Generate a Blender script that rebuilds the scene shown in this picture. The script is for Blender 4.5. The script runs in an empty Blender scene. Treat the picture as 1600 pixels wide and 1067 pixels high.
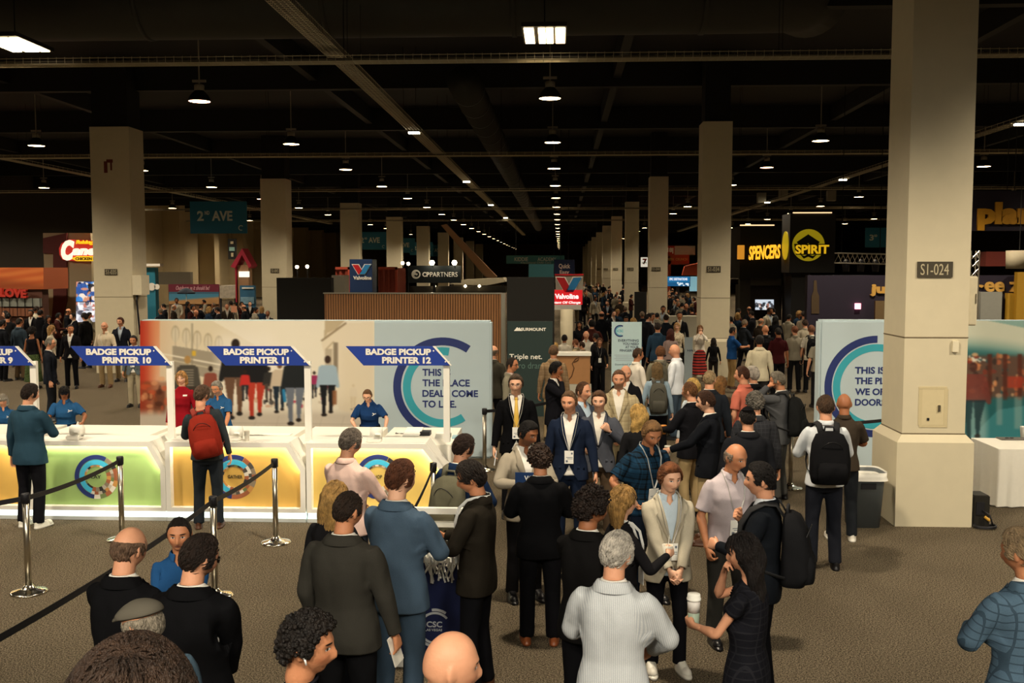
import bpy, bmesh, math, random
import numpy as np
from mathutils import Vector, Matrix
from mathutils.bvhtree import BVHTree
C = bpy.context.scene.collection
SC = bpy.context.scene
PI = math.pi
random.seed(7)
RNG = np.random.default_rng(7)

# ------------------------------------------------------------------ camera
W, H = 1600, 1067
LENS = 35.0
F = LENS / 36.0 * W
EYE = 3.2
PITCH, YAW = math.radians(4.12), math.radians(2.76)
cam_data = bpy.data.cameras.new('camera'); cam_data.lens = LENS; cam_data.sensor_width = 36.0
cam_data.clip_end = 600
cam = bpy.data.objects.new('camera', cam_data); C.objects.link(cam)
cam.location = (0, 0, EYE); cam.rotation_euler = (PI/2 - PITCH, 0, YAW)
SC.camera = cam
CAM_R = cam.rotation_euler.to_matrix()

# ------------------------------------------------------------------ world, exposure
world = bpy.data.worlds.new('hall_air'); SC.world = world; world.use_nodes = True
bg = world.node_tree.nodes['Background']; bg.inputs[0].default_value = (1.0, .80, .58, 1); bg.inputs[1].default_value = .0025
SC.view_settings.view_transform = 'Standard'; SC.view_settings.look = 'None'
SC.view_settings.exposure = 0.0; SC.view_settings.gamma = 1.0; SC.view_settings.use_curve_mapping = False
LAMP_W = 520.0          # watts of a high-bay lamp
ADDED_SPOT_W = 2300.0        # watts of each unseen spot added behind the camera

def lamp_light(name, loc, watts, parent=None, angle=126, blend=.55, col=(1, .85, .64), r=.22, rot=(0, 0, 0)):
    d = bpy.data.lights.new(name, 'SPOT'); d.energy = watts; d.spot_size = math.radians(angle); d.spot_blend = blend
    d.color = col; d.shadow_soft_size = r
    o = bpy.data.objects.new(name, d); C.objects.link(o); o.location = loc; o.rotation_euler = rot
    if parent: o.parent = parent
    return o
# four unseen spots added behind the camera, aimed to light the fronts ahead
for lx in (-7.0, -2.4, 2.6, 7.5):
    lamp_light('added_rear_spot', (lx, -3.5, 7.2), ADDED_SPOT_W, angle=130, blend=.95, col=(1, .92, .76), r=.8, rot=(math.radians(26), 0, 0))

# ------------------------------------------------------------------ pixels to places
def ray(px, py):
    return CAM_R @ Vector(((px - W/2) / F, -(py - H/2) / F, -1.0))
def on_z(px, py, z=0.0):
    d = ray(px, py); t = (z - EYE) / d.z
    return Vector((d.x*t, d.y*t, z))
def on_y(px, py, y):
    d = ray(px, py); t = y / d.y
    return Vector((d.x*t, y, EYE + d.z*t))

# ------------------------------------------------------------------ mesh builders
class MB:
    def __init__(s): s.v = []; s.f = []; s.m = []
    def add(s, vs, fs, mi=0):
        o = len(s.v); s.v.extend([tuple(map(float, v)) for v in vs]); s.f.extend([[i + o for i in f] for f in fs]); s.m.extend([mi]*len(fs)); return s
    def loft(s, rings, cap=True, mi=0):
        n = len(rings[0]); vs = [p for r in rings for p in r]; fs = []
        for k in range(len(rings) - 1):
            for i in range(n):
                j = (i + 1) % n; fs.append([k*n + i, k*n + j, (k+1)*n + j, (k+1)*n + i])
        if cap: fs.append(list(range(n))[::-1]); fs.append([(len(rings)-1)*n + i for i in range(n)])
        return s.add(vs, fs, mi)
    def tube(s, pts, rad, seg=10, mi=0, cap=True, hint=(0, 1, 0)):
        P = [np.array(p, float) for p in pts]; rings = []
        up = np.array(hint, float)
        for k, p in enumerate(P):
            t = P[min(k+1, len(P)-1)] - P[max(k-1, 0)]; t /= np.linalg.norm(t) + 1e-9
            a = np.cross(up, t)
            if np.linalg.norm(a) < 1e-3: a = np.cross((1, 0, .3), t)
            a /= np.linalg.norm(a); b = np.cross(t, a); up = b
            r = rad[k] if isinstance(rad, list) else rad
            ra, rb = r if isinstance(r, (list, tuple)) else (r, r)
            rings.append([p + a*ra*math.cos(q) + b*rb*math.sin(q) for q in [2*PI*i/seg for i in range(seg)]])
        return s.loft(rings, cap, mi)
    def box(s, lo, hi, mi=0):
        x0, y0, z0 = lo; x1, y1, z1 = hi
        return s.add([(x0,y0,z0),(x1,y0,z0),(x1,y1,z0),(x0,y1,z0),(x0,y0,z1),(x1,y0,z1),(x1,y1,z1),(x0,y1,z1)],
                     [[0,3,2,1],[4,5,6,7],[0,1,5,4],[1,2,6,5],[2,3,7,6],[3,0,4,7]], mi)
    def prism(s, poly, y0, y1, mi=0):          # polygon in x,z, extruded along y
        n = len(poly)
        a = sum(poly[i][0]*poly[(i+1)%n][1] - poly[(i+1)%n][0]*poly[i][1] for i in range(n))
        if a < 0: poly = poly[::-1]
        vs = [(x, y0, z) for x, z in poly] + [(x, y1, z) for x, z in poly]
        fs = [list(range(n)), [n + i for i in range(n)][::-1]] + [[i, n+i, n+(i+1)%n, (i+1)%n] for i in range(n)]
        return s.add(vs, fs, mi)
    def lathe(s, prof, seg=24, c=(0, 0, 0), mi=0, cap=True):
        return s.loft([[(c[0] + r*math.cos(2*PI*i/seg), c[1] + r*math.sin(2*PI*i/seg), c[2] + z) for i in range(seg)] for r, z in prof], cap, mi)
    def arc(s, cx, cz, r0, r1, a0, a1, y0, y1, n=40, mi=0):      # annular band in x,z; degrees, counter-clockwise from +x
        poly = [(cx + r1*math.cos(math.radians(a0 + (a1-a0)*i/n)), cz + r1*math.sin(math.radians(a0 + (a1-a0)*i/n))) for i in range(n+1)]
        inn = [(cx + r0*math.cos(math.radians(a0 + (a1-a0)*i/n)), cz + r0*math.sin(math.radians(a0 + (a1-a0)*i/n))) for i in range(n+1)]
        vs = [(x, y0, z) for x, z in poly] + [(x, y0, z) for x, z in inn] + [(x, y1, z) for x, z in poly] + [(x, y1, z) for x, z in inn]
        m = n + 1; fs = []
        for i in range(n):
            fs += [[i, i+1, m+i+1, m+i], [2*m+i, 3*m+i, 3*m+i+1, 2*m+i+1], [i, 2*m+i, 2*m+i+1, i+1], [m+i, m+i+1, 3*m+i+1, 3*m+i]]
        fs += [[0, m, 3*m, 2*m], [n, 2*m+n, 3*m+n, m+n]]
        return s.add(vs, fs, mi)
    def mesh(s, name, mats, smooth=False):
        me = bpy.data.meshes.new(name); me.from_pydata(s.v, [], s.f)
        for m in (mats if isinstance(mats, (list, tuple)) else [mats]): me.materials.append(m)
        if any(s.m): me.polygons.foreach_set('material_index', s.m)
        if smooth: me.polygons.foreach_set('use_smooth', [True]*len(s.f))
        me.update(); return me
    def build(s, name, mats, parent=None, smooth=False, loc=None, bevel=0):
        me = s.mesh(name, mats, smooth)
        if bevel:
            bm = bmesh.new(); bm.from_mesh(me)
            bmesh.ops.bevel(bm, geom=bm.edges[:], offset=bevel, segments=2, affect='EDGES', clamp_overlap=True)
            bm.to_mesh(me); bm.free()
        return link(name, me, parent, loc)

def link(name, me, parent=None, loc=None):
    o = bpy.data.objects.new(name, me); C.objects.link(o)
    if parent: o.parent = parent
    if loc is not None: o.location = loc
    return o
def tag(o, label, cat=None, group=None, kind=None):
    if label: o['label'] = label
    if cat: o['category'] = cat
    if group: o['group'] = group
    if kind: o['kind'] = kind
    return o
def thing(name, label, cat, loc=(0, 0, 0), rz=0.0, group=None):
    o = bpy.data.objects.new(name, None); C.objects.link(o); o.location = loc; o.rotation_euler = (0, 0, rz); o.empty_display_size = .1
    return tag(o, label, cat, group)
def struct(name, mb, mat, smooth=False):
    return tag(mb.build(name, mat, smooth=smooth), None, None, None, 'structure')
def dup(root, loc, rz=None, label=None):
    r = root.copy(); C.objects.link(r); r.location = loc
    if rz is not None: r.rotation_euler = (0, 0, rz)
    if label: r['label'] = label
    for ch in list(root.children):
        c = ch.copy(); C.objects.link(c); c.parent = r
        for g in list(ch.children):
            d = g.copy(); C.objects.link(d); d.parent = c
    return r

# ------------------------------------------------------------------ materials
def lin(c):
    if isinstance(c, str): c = [int(c[i:i+2], 16)/255 for i in (0, 2, 4)]
    return tuple((v/12.92 if v <= .04045 else ((v+.055)/1.055)**2.4) for v in c[:3])
class N:                                          # a small node-graph helper
    def __init__(s, nt): s.nt = nt; s.n = nt.nodes; s.l = nt.links
    def new(s, t, **kw):
        n = s.n.new(t)
        for k, v in kw.items(): setattr(n, k, v)
        return n
    def put(s, sock, v):
        if hasattr(v, 'is_output'): s.l.new(v, sock)
        else: sock.default_value = v
    def math(s, op, a, b=None, c=None, clamp=False):
        n = s.new('ShaderNodeMath', operation=op, use_clamp=clamp); s.put(n.inputs[0], a)
        if b is not None: s.put(n.inputs[1], b)
        if c is not None: s.put(n.inputs[2], c)
        return n.outputs[0]
    def step(s, x, a, b):                         # smooth 0..1 from a to b
        n = s.new('ShaderNodeMapRange', interpolation_type='SMOOTHSTEP'); s.put(n.inputs[0], x); n.inputs[1].default_value = a; n.inputs[2].default_value = b
        return n.outputs[0]
    def mix(s, f, a, b):
        n = s.new('ShaderNodeMix', data_type='RGBA'); s.put(n.inputs[0], f)
        s.put(n.inputs[6], a if hasattr(a, 'is_output') else (*a[:3], 1)); s.put(n.inputs[7], b if hasattr(b, 'is_output') else (*b[:3], 1)); return n.outputs[2]
    def noise(s, vec, scale, detail=2.0, rough=.5):
        n = s.new('ShaderNodeTexNoise'); n.inputs['Scale'].default_value = scale; n.inputs['Detail'].default_value = detail; n.inputs['Roughness'].default_value = rough
        if vec is not None: s.l.new(vec, n.inputs['Vector'])
        return n.outputs[0]
    def attr(s, name): return s.new('ShaderNodeAttribute', attribute_name=name)
    def xyz(s, v):
        n = s.new('ShaderNodeSeparateXYZ'); s.l.new(v, n.inputs[0]); return n.outputs
    def scaled(s, v, sc):
        n = s.new('ShaderNodeVectorMath', operation='MULTIPLY'); s.l.new(v, n.inputs[0]); n.inputs[1].default_value = sc; return n.outputs[0]
    def bump(s, h, st, dist=.01):
        n = s.new('ShaderNodeBump'); n.inputs['Strength'].default_value = st; n.inputs['Distance'].default_value = dist; s.l.new(h, n.inputs['Height']); return n.outputs[0]
_M = {}
def base_mat(name, rough=.6, metal=0.0, spec=.5):
    m = bpy.data.materials.new(name); m.use_nodes = True; g = N(m.node_tree); b = g.n['Principled BSDF']
    b.inputs['Roughness'].default_value = rough; b.inputs['Metallic'].default_value = metal; b.inputs['Specular IOR Level'].default_value = spec
    return m, g, b
def plain(name, col, rough=.6, metal=0.0, var=.06, scale=14.0, bump=0.0, spec=.4):
    """a painted / moulded surface: one colour with a faint procedural mottling"""
    k = ('p', name)
    if k in _M: return _M[k]
    m, g, b = base_mat(name, rough, metal, spec); c = lin(col)
    tc = g.new('ShaderNodeTexCoord').outputs['Object']; n = g.noise(tc, scale, 3)
    g.l.new(g.mix(n, [v*(1-var) for v in c], [min(1, v*(1+var)) for v in c]), b.inputs['Base Color'])
    if bump: g.l.new(g.bump(n, bump, .01), b.inputs['Normal'])
    _M[k] = m; return m
def glow(name, col, strength, base=None):
    k = ('g', name)
    if k in _M: return _M[k]
    m, g, b = base_mat(name, .4); b.inputs['Base Color'].default_value = (*lin(base or col), 1)
    b.inputs['Emission Color'].default_value = (*lin(col), 1); b.inputs['Emission Strength'].default_value = strength
    _M[k] = m; return m
def printed(name, glow_strength=0.0, rough=.7):
    """a printed graphic (or a screen, when it glows): colours come from the mesh's own colour attribute"""
    k = ('c', name)
    if k in _M: return _M[k]
    m, g, b = base_mat(name, rough, 0, .2); a = g.attr('col'); g.l.new(a.outputs['Color'], b.inputs['Base Color'])
    if glow_strength:
        g.l.new(a.outputs['Color'], b.inputs['Emission Color']); b.inputs['Emission Strength'].default_value = glow_strength
    _M[k] = m; return m
# ------------------------------------------------------------------ cloth, skin and hair
def cloth(col, pattern=None, col2=None, rough=.88, sheen=.0):
    k = ('cl', col, pattern, col2)
    if k in _M: return _M[k]
    m, g, b = base_mat('cloth_' + (pattern or 'plain'), rough, 0, .06); c = lin(col); c2 = lin(col2 or col)
    r = g.attr('rest').outputs['Vector']; x, y, z = g.xyz(r)
    weave = g.noise(r, 220, 1); fold = g.noise(g.scaled(r, (1, 1, .6)), 6.5, 1.4, .5)
    base = g.mix(weave, [v*.86 for v in c], [min(1, v*1.14) for v in c])
    u = g.math('ADD', x, g.math('MULTIPLY', y, .35))
    if pattern == 'plaid':
        sx = g.math('GREATER_THAN', g.math('SINE', g.math('MULTIPLY', u, 2*PI/.05)), .72)
        sz = g.math('GREATER_THAN', g.math('SINE', g.math('MULTIPLY', z, 2*PI/.05)), .72)
        bx = g.math('GREATER_THAN', g.math('SINE', g.math('MULTIPLY', u, 2*PI/.1)), 0)
        bz = g.math('GREATER_THAN', g.math('SINE', g.math('MULTIPLY', z, 2*PI/.1)), 0)
        soft = g.math('MULTIPLY', g.math('ADD', bx, bz), .28); line = g.math('MULTIPLY', g.math('ADD', sx, sz), .45, clamp=True)
        base = g.mix(g.math('ADD', soft, line, clamp=True), base, c2)
    elif pattern == 'check':
        sx = g.math('GREATER_THAN', g.math('SINE', g.math('MULTIPLY', u, 2*PI/.045)), .86)
        sz = g.math('GREATER_THAN', g.math('SINE', g.math('MULTIPLY', z, 2*PI/.045)), .86)
        base = g.mix(g.math('MULTIPLY', g.math('ADD', sx, sz, clamp=True), .55), base, c2)
    elif pattern == 'stripe':
        base = g.mix(g.math('MULTIPLY', g.math('GREATER_THAN', g.math('SINE', g.math('MULTIPLY', u, 2*PI/.011)), .1), .65), base, c2)
    elif pattern == 'band':
        base = g.mix(g.math('GREATER_THAN', g.math('SINE', g.math('MULTIPLY', z, 2*PI/.09)), .25), base, c2)
    elif pattern == 'floral':
        base = g.mix(g.math('GREATER_THAN', g.noise(r, 38, 1), .58), base, c2)
    g.l.new(base, b.inputs['Base Color']); b.inputs['Sheen Weight'].default_value = sheen; b.inputs['Sheen Roughness'].default_value = .5
    h = g.math('ADD', g.math('MULTIPLY', weave, .025), fold); g.l.new(g.bump(h, .95, .05), b.inputs['Normal'])
    _M[k] = m; return m
SKINS = ['e3b091', 'd59a78', 'c4855f', '9a6341', '6b4229', 'e9bda2']
def skin(tone=1, brow='3a2a1c', beard=None):
    k = ('sk', tone, brow, beard)
    if k in _M: return _M[k]
    m, g, b = base_mat('skin', .52, 0, .35); c = lin(SKINS[tone])
    r = g.attr('rest').outputs['Vector']; x, y, z = g.xyz(r); ax = g.math('ABSOLUTE', x)
    blot = g.noise(r, 26, 3)
    col = g.mix(blot, [c[0]*.94, c[1]*.88, c[2]*.86], [min(1, c[0]*1.04), min(1, c[1]*1.06), min(1, c[2]*1.06)])
    front = g.step(y, .055, .07)
    def ell(cx, cz, rx, rz, soft=.35):
        e = g.math('ADD', g.math('POWER', g.math('DIVIDE', g.math('SUBTRACT', ax, cx), rx), 2.0), g.math('POWER', g.math('DIVIDE', g.math('SUBTRACT', z, cz), rz), 2.0))
        return g.math('MULTIPLY', g.step(e, 1.0 + soft, 1.0 - soft), front)
    red = [c[0]*.92, c[1]*.68, c[2]*.64]
    col = g.mix(g.math('MULTIPLY', ell(.045, 1.598, .022, .02, .9), .4), col, red)
    if beard:
        bz = g.math('MULTIPLY', g.step(z, 1.612, 1.574), g.step(y, -.01, .04))
        bz = g.math('MULTIPLY', bz, g.step(z, 1.50, 1.525))
        col = g.mix(g.math('MULTIPLY', bz, .62), col, lin(beard))
    col = g.mix(ell(0.0, 1.570, .024, .0075), col, [c[0]*.84, c[1]*.60, c[2]*.57])
    col = g.mix(ell(0.0, 1.570, .025, .0016), col, [c[0]*.25, c[1]*.14, c[2]*.13])
    col = g.mix(ell(.033, 1.656, .020, .0048), col, lin(brow))
    col = g.mix(ell(.032, 1.6345, .0155, .0068), col, [c[0]*.42, c[1]*.34, c[2]*.33])
    col = g.mix(ell(.032, 1.6335, .0135, .0055), col, (.62, .58, .54))
    col = g.mix(ell(.032, 1.6338, .0062, .0062), col, (.03, .018, .012))
    g.l.new(col, b.inputs['Base Color'])
    b.inputs['Subsurface Weight'].default_value = .0
    g.l.new(g.bump(g.noise(r, 90, 2), .12, .01), b.inputs['Normal'])
    _M[k] = m; return m
def hair_mat(col, curly=False):
    k = ('h', col, curly)
    if k in _M: return _M[k]
    m, g, b = base_mat('hair', .55, 0, .3); c = lin(col)
    tc = g.new('ShaderNodeTexCoord').outputs['Object']
    n = g.noise(g.scaled(tc, (1, 1, 1) if curly else (1, .55, .16)), 60 if curly else 190, 3, .65); n2 = g.noise(tc, 22, 2)
    f = g.math('MULTIPLY', g.math('ADD', n, n2), .5); f = g.step(f, .3, .7)
    g.l.new(g.mix(f, [v*.45 for v in c], [min(1, v*1.5) for v in c]), b.inputs['Base Color'])
    g.l.new(g.bump(n, .9, .02), b.inputs['Normal'])
    _M[k] = m; return m

# ------------------------------------------------------------------ rest-pose body (1.75 m, facing +y, arms slightly out)
SA = math.radians(17)
ADIR = {-1: np.array([-math.sin(SA), 0, -math.cos(SA)]), 1: np.array([math.sin(SA), 0, -math.cos(SA)])}
J = {'pelvis': np.array([0, 0, .93]), 'spine': np.array([0, 0, 1.06]), 'chest': np.array([0, 0, 1.22]), 'neck': np.array([0, -.012, 1.475]), 'head': np.array([0, .005, 1.555])}
UA, FA = .285, .255
for s, k in ((-1, 'L'), (1, 'R')):
    J['ua'+k] = np.array([s*.166, -.008, 1.392]); J['fa'+k] = J['ua'+k] + ADIR[s]*UA; J['hand'+k] = J['fa'+k] + ADIR[s]*FA
    J['f1'+k] = J['hand'+k] + ADIR[s]*.092; J['f2'+k] = J['hand'+k] + ADIR[s]*.132
    J['th'+k] = np.array([s*.088, 0, .90]); J['sh'+k] = np.array([s*.098, .012, .49]); J['ft'+k] = np.array([s*.104, -.02, .085])
BONES = ['pelvis', 'spine', 'chest', 'neck', 'head'] + [b + k for k in 'LR' for b in ('ua', 'fa', 'hand', 'f1', 'f2', 'th', 'sh', 'ft')]
BI = {b: i for i, b in enumerate(BONES)}
HEADC = np.array([0, .018, 1.632])
def sstep(a, b, x):
    t = np.clip((x - a)/(b - a), 0, 1); return t*t*(3 - 2*t)
def gau(x, s): return np.exp(-.5*(x/s)**2)
def head_surf(d):
    """unit directions -> points of a head, origin between the ears at eye height"""
    x, y, z = d[:, 0]*.079, d[:, 1]*.098, d[:, 2]*.119
    t = np.clip(-z/.119, 0, 1)
    y = np.where(y > 0, .098*np.sign(d[:, 1])*np.abs(d[:, 1])**.86, y)
    x = x*(1 - .26*t**1.5)*(1 + .05*gau(z - .045, .04))
    y = np.where(y < 0, y*(1 - .5*sstep(.2, .85, t)), y)
    f = sstep(.2, .7, d[:, 1])
    y = y + f*(.010*gau(z + .102, .02)*gau(x, .024) - .006*gau(z + .078, .012)*gau(x, .03) + .004*gau(z + .061, .009)*gau(x, .02)
               + .019*gau(x, .0095)*gau(z + .030, .016) + .009*gau(x, .009)*gau(z + .008, .016) + .007*gau(x, .017)*gau(z + .040, .008)
               + .006*gau(z - .026, .010)*gau(np.abs(x) - .03, .022) - .011*gau(np.abs(x) - .033, .014)*gau(z - .003, .011)
               + .005*gau(np.abs(x) - .048, .016)*gau(z + .028, .016) - .004*gau(np.abs(x) - .052, .014)*gau(z + .066, .02))
    return np.stack([x, y, z], 1)
def sph_dirs(nu, nv):
    D = []
    for j in range(nv + 1):
        th = PI*j/nv
        for i in range(nu):
            ph = 2*PI*i/nu; D.append((math.sin(th)*math.sin(ph), math.sin(th)*math.cos(ph), math.cos(th)))
    return np.array(D)
def sph_faces(nu, nv):
    return [[j*nu + i, (j+1)*nu + i, (j+1)*nu + (i+1) % nu, j*nu + (i+1) % nu] for j in range(nv) for i in range(nu)]
def ering(z, a, b, cy=0.0, cx=0.0, n=28, p=2.3):
    out = []
    for i in range(n):
        q = 2*PI*i/n; c, s_ = math.cos(q), math.sin(q)
        out.append((cx + a*math.copysign(abs(c)**(2/p), c), cy + b*math.copysign(abs(s_)**(2/p), s_), z))
    return out
def lerp_path(a, b, n): return [a + (b - a)*k/(n - 1) for k in range(n)]
def arm_tube(mb, s, radii, t0=-.06, t1=UA + FA, seg=14):
    k = 'L' if s < 0 else 'R'; o = J['ua'+k]; n = len(radii)
    mb.tube([o + ADIR[s]*(t0 + (t1 - t0)*i/(n-1)) for i in range(n)], radii, seg, hint=(0, 1, 0))
def leg_tube(mb, s, zs, radii, seg=16):
    pts = []
    for z in zs:
        if z > .49: f = (z - .49)/.41; x, y = .098 + (.088 - .098)*f, .012*(1-f)
        else: f = (z - .085)/.405; x, y = .104 + (.098 - .104)*f, -.02 + .032*f
        pts.append((s*x, y, z))
    mb.tube(pts, radii, seg, hint=(0, 1, 0))
def remesh(mb, voxel, ratio=None, weight=None, smooth=2):
    me = mb.mesh('tmp', []); o = link('tmp', me)
    md = o.modifiers.new('r', 'REMESH'); md.mode = 'VOXEL'; md.voxel_size = voxel
    out = bpy.data.meshes.new_from_object(o.evaluated_get(bpy.context.evaluated_depsgraph_get())); bpy.data.objects.remove(o)
    bm = bmesh.new(); bm.from_mesh(out)
    for _ in range(smooth): bmesh.ops.smooth_vert(bm, verts=bm.verts[:], factor=.5, use_axis_x=True, use_axis_y=True, use_axis_z=True)
    bm.to_mesh(out); bm.free()
    if ratio:
        o = link('tmp', out)
        if weight is not None:
            co = np.empty(len(out.vertices)*3); out.vertices.foreach_get('co', co); w = weight(co.reshape(-1, 3))
            vg = o.vertex_groups.new(name='w')
            for lv in (.25, .5, .75, 1.0):
                idx = np.nonzero(w >= lv - .01)[0].tolist()
                if idx: vg.add(idx, lv, 'REPLACE')
        md = o.modifiers.new('d', 'DECIMATE'); md.ratio = ratio
        if weight is not None: md.vertex_group = 'w'; md.invert_vertex_group = True; md.vertex_group_factor = 3.0
        out = bpy.data.meshes.new_from_object(o.evaluated_get(bpy.context.evaluated_depsgraph_get())); bpy.data.objects.remove(o)
    return out

def body_weights(co, skirt=False):
    """skinning weights by capsule distance in the rest pose"""
    n = len(co); Wt = np.zeros((n, len(BONES)))
    def seg(a, b):
        ab = b - a; t = np.clip(((co - a) @ ab)/(ab @ ab), 0, 1); return np.linalg.norm(co - a - t[:, None]*ab, axis=1)
    x, z = co[:, 0], co[:, 2]
    # the trunk: smooth bands of height
    def band(z0, z1, e0=.05, e1=.05): return sstep(z0 - e0, z0 + e0, z)*(1 - sstep(z1 - e1, z1 + e1, z))
    Wt[:, BI['pelvis']] = 1 - sstep(1.0, 1.1, z)
    Wt[:, BI['spine']] = sstep(1.0, 1.1, z)*(1 - sstep(1.14, 1.26, z))
    Wt[:, BI['chest']] = sstep(1.14, 1.26, z)*(1 - sstep(1.475, 1.515, z))
    Wt[:, BI['neck']] = sstep(1.475, 1.515, z)*(1 - sstep(1.535, 1.575, z))
    Wt[:, BI['head']] = sstep(1.535, 1.575, z)
    # legs
    for s, k in ((-1, 'L'), (1, 'R')):
        side = sstep(-.018, .018, s*x)
        lg = side*(1 - sstep(.80, .97, z))*(0.75 if skirt else 1.0)
        sh = 1 - sstep(.44, .54, z); ft = 1 - sstep(.06, .12, z)
        if skirt: sh = sh*.35; ft = ft*0
        Wt[:, BI['th'+k]] = lg*(1 - sh); Wt[:, BI['sh'+k]] = lg*sh*(1 - ft); Wt[:, BI['ft'+k]] = lg*sh*ft
        Wt[:, BI['pelvis']] *= (1 - lg)
    # arms
    for s, k in ((-1, 'L'), (1, 'R')):
        o = J['ua'+k]; a = ADIR[s]; rel = co - o; t = rel @ a; dist = np.linalg.norm(rel - np.outer(np.clip(t, -.02, 9), a), axis=1)
        # outwardness measured across the arm line
        out = s*(co[:, 0] - o[0]) - np.clip(t, 0, 9)*math.sin(SA)
        arm = (1 - sstep(.075, .115, dist))*sstep(-.075, .02, s*co[:, 0] - (abs(o[0]) - .012) + .25*np.clip(t - .07, 0, .1))*(z < 1.5)
        low = np.where(t > UA + FA - .03, (dist < .105).astype(float), 1 - sstep(.003, .013, dist - np.interp(t, [0, .1, .285, .54], [.067, .067, .0585, .042]))); mixf = sstep(.13, .20, t); arm = arm*(1 - mixf) + low*mixf*(s*co[:, 0] > .1)
        fa = sstep(UA - .045, UA + .045, t); hd = sstep(UA + FA - .012, UA + FA + .022, t)
        f1 = sstep(UA + FA + .080, UA + FA + .100, t); f2 = sstep(UA + FA + .122, UA + FA + .140, t)
        th_ = sstep(.022, .030, co[:, 1] - o[1])*sstep(.013, .020, rel @ np.array([-s*math.cos(SA), 0, -math.sin(SA)]))*(t > UA + FA)*(1 - sstep(UA + FA + .094, UA + FA + .104, t))                        # the thumb stays with the palm
        f1 = f1*(1 - th_); f2 = f2*(1 - th_)
        for b in ('pelvis', 'spine', 'chest', 'neck', 'thL', 'shL', 'thR', 'shR', 'ftL', 'ftR'): Wt[:, BI[b]] *= (1 - arm)
        Wt[:, BI['ua'+k]] = arm*(1 - fa); Wt[:, BI['fa'+k]] = arm*fa*(1 - hd); Wt[:, BI['hand'+k]] = arm*hd*(1 - f1)
        Wt[:, BI['f1'+k]] = arm*f1*(1 - f2); Wt[:, BI['f2'+k]] = arm*f2
    Wt /= Wt.sum(1, keepdims=True) + 1e-9
    return Wt

class Template:
    def __init__(s, me, skirt=False, smooth=True):
        s.me = me; n = len(me.vertices); co = np.empty(n*3); me.vertices.foreach_get('co', co); s.co = co.reshape(-1, 3); s.w = body_weights(s.co, skirt)
        a = me.attributes.get('rest') or me.attributes.new('rest', 'FLOAT_VECTOR', 'POINT'); a.data.foreach_set('vector', co.astype(np.float32))
        me.polygons.foreach_set('use_smooth', [smooth]*len(me.polygons)); s.h = np.concatenate([s.co, np.ones((n, 1))], 1)
    def posed(s, mats, name, mlist):
        me = s.me.copy(); me.name = name
        co = np.einsum('nb,bij,nj->ni', s.w, mats[:, :3, :], s.h, optimize=True)
        me.vertices.foreach_set('co', co.astype(np.float32).ravel()); me.materials.clear()
        for m in mlist: me.materials.append(m)
        me.update(); return me

def body_mb(fem=False):
    mb = MB(); k = .9 if fem else 1.0
    mb.loft([ering(z, a*k if z > 1.15 else a, b, cy) for z, a, b, cy in ((.80, .12, .075, 0), (.86, .148, .095, -.005), (.95, .15, .10, -.008), (1.06, .132, .088, 0), (1.18, .14, .095, 0),
             (1.30, .150, .098, 0), (1.365, .158, .088, -.005), (1.405, .145, .074, -.01), (1.435, .110, .066, -.012), (1.49, .062, .058, -.012))])
    mb.tube([(0, -.014, 1.43), (0, -.012, 1.49), (0, .0, 1.55), (0, .008, 1.60)], [.060, .053, .051, .055] if fem else [.066, .060, .058, .06], 20)
    for s, kk in ((-1, 'L'), (1, 'R')):
        q = .86 if fem else 1.0
        arm_tube(mb, s, [.034*q, .044*q, .043*q, .041*q, .037*q, .036*q, .040*q, .036*q, .029*q, .026*q, .024*q], -.03, UA + FA + .01)
        leg_tube(mb, s, (.88, .80, .68, .56, .49, .42, .33, .2, .12, .07), [.07, .08, .072, .058, .052, .05, .054, .042, .036, .036])
        mb.tube([(s*.104, -.05, .04), (s*.106, 0, .045), (s*.112, .08, .03), (s*.118, .14, .022)], [(.03, .03), (.036, .04), (.04, .026), (.035, .018)], 12, hint=(0, 0, 1))
        # hand: palm and five fingers; the back of the hand looks outward, the thumb leads
        o = J['hand'+kk]; a = ADIR[s]; yv = np.array([0, 1., 0]); nv = np.cross(yv, a)*s; nv = nv if nv[0]*s > 0 else -nv     # nv points outward
        inn = -nv
        P = lambda t, y, i: o + a*t + yv*y + inn*i
        mb.tube([P(-.012, 0, 0), P(.015, .0, 0), P(.05, .002, .002), P(.085, .002, .004), P(.098, .002, .005)], [(.022, .017), (.030, .016), (.040, .0155), (.041, .0135), (.036, .010)], 16, hint=tuple(nv))
        for yy, L, sp in ((.0315, .072, .006), (.0105, .080, .001), (-.0110, .075, -.004), (-.0315, .058, -.010)):
            pts = [P(.080, yy*.93, .004), P(.098, yy, .005), P(.098 + L*.45, yy + sp*.4, .009), P(.098 + L*.75, yy + sp*.8, .017), P(.098 + L, yy + sp, .028)]
            mb.tube(pts, [.0095, .0092, .0086, .0080, .0062], 8, hint=tuple(nv))
        mb.tube([P(.018, .018, .006), P(.042, .038, .018), P(.068, .048, .030), P(.092, .046, .040)], [.014, .0125, .0105, .0075], 8, hint=tuple(nv))
    D = sph_dirs(72, 48); P_ = head_surf(D)*(.95 if fem else 1) + HEADC
    mb.add(P_, sph_faces(72, 48))
    for s in (-1, 1):
        E = sph_dirs(14, 10)*np.array([.010, .019, .033]); E[:, 0] += s*.005*(E[:, 1] < 0)
        mb.add(E + HEADC + np.array([s*.077*(.95 if fem else 1), -.012, -.006]), sph_faces(14, 10))
    return mb
def fineness(co):
    w = np.full(len(co), .25)
    w[(co[:, 2] > 1.50)] = .75; w[(co[:, 2] > 1.52) & (co[:, 1] > .06) & (np.abs(co[:, 0]) < .07)] = 1.0
    w[np.abs(co[:, 0]) > .345] = 1.0
    return w
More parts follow.
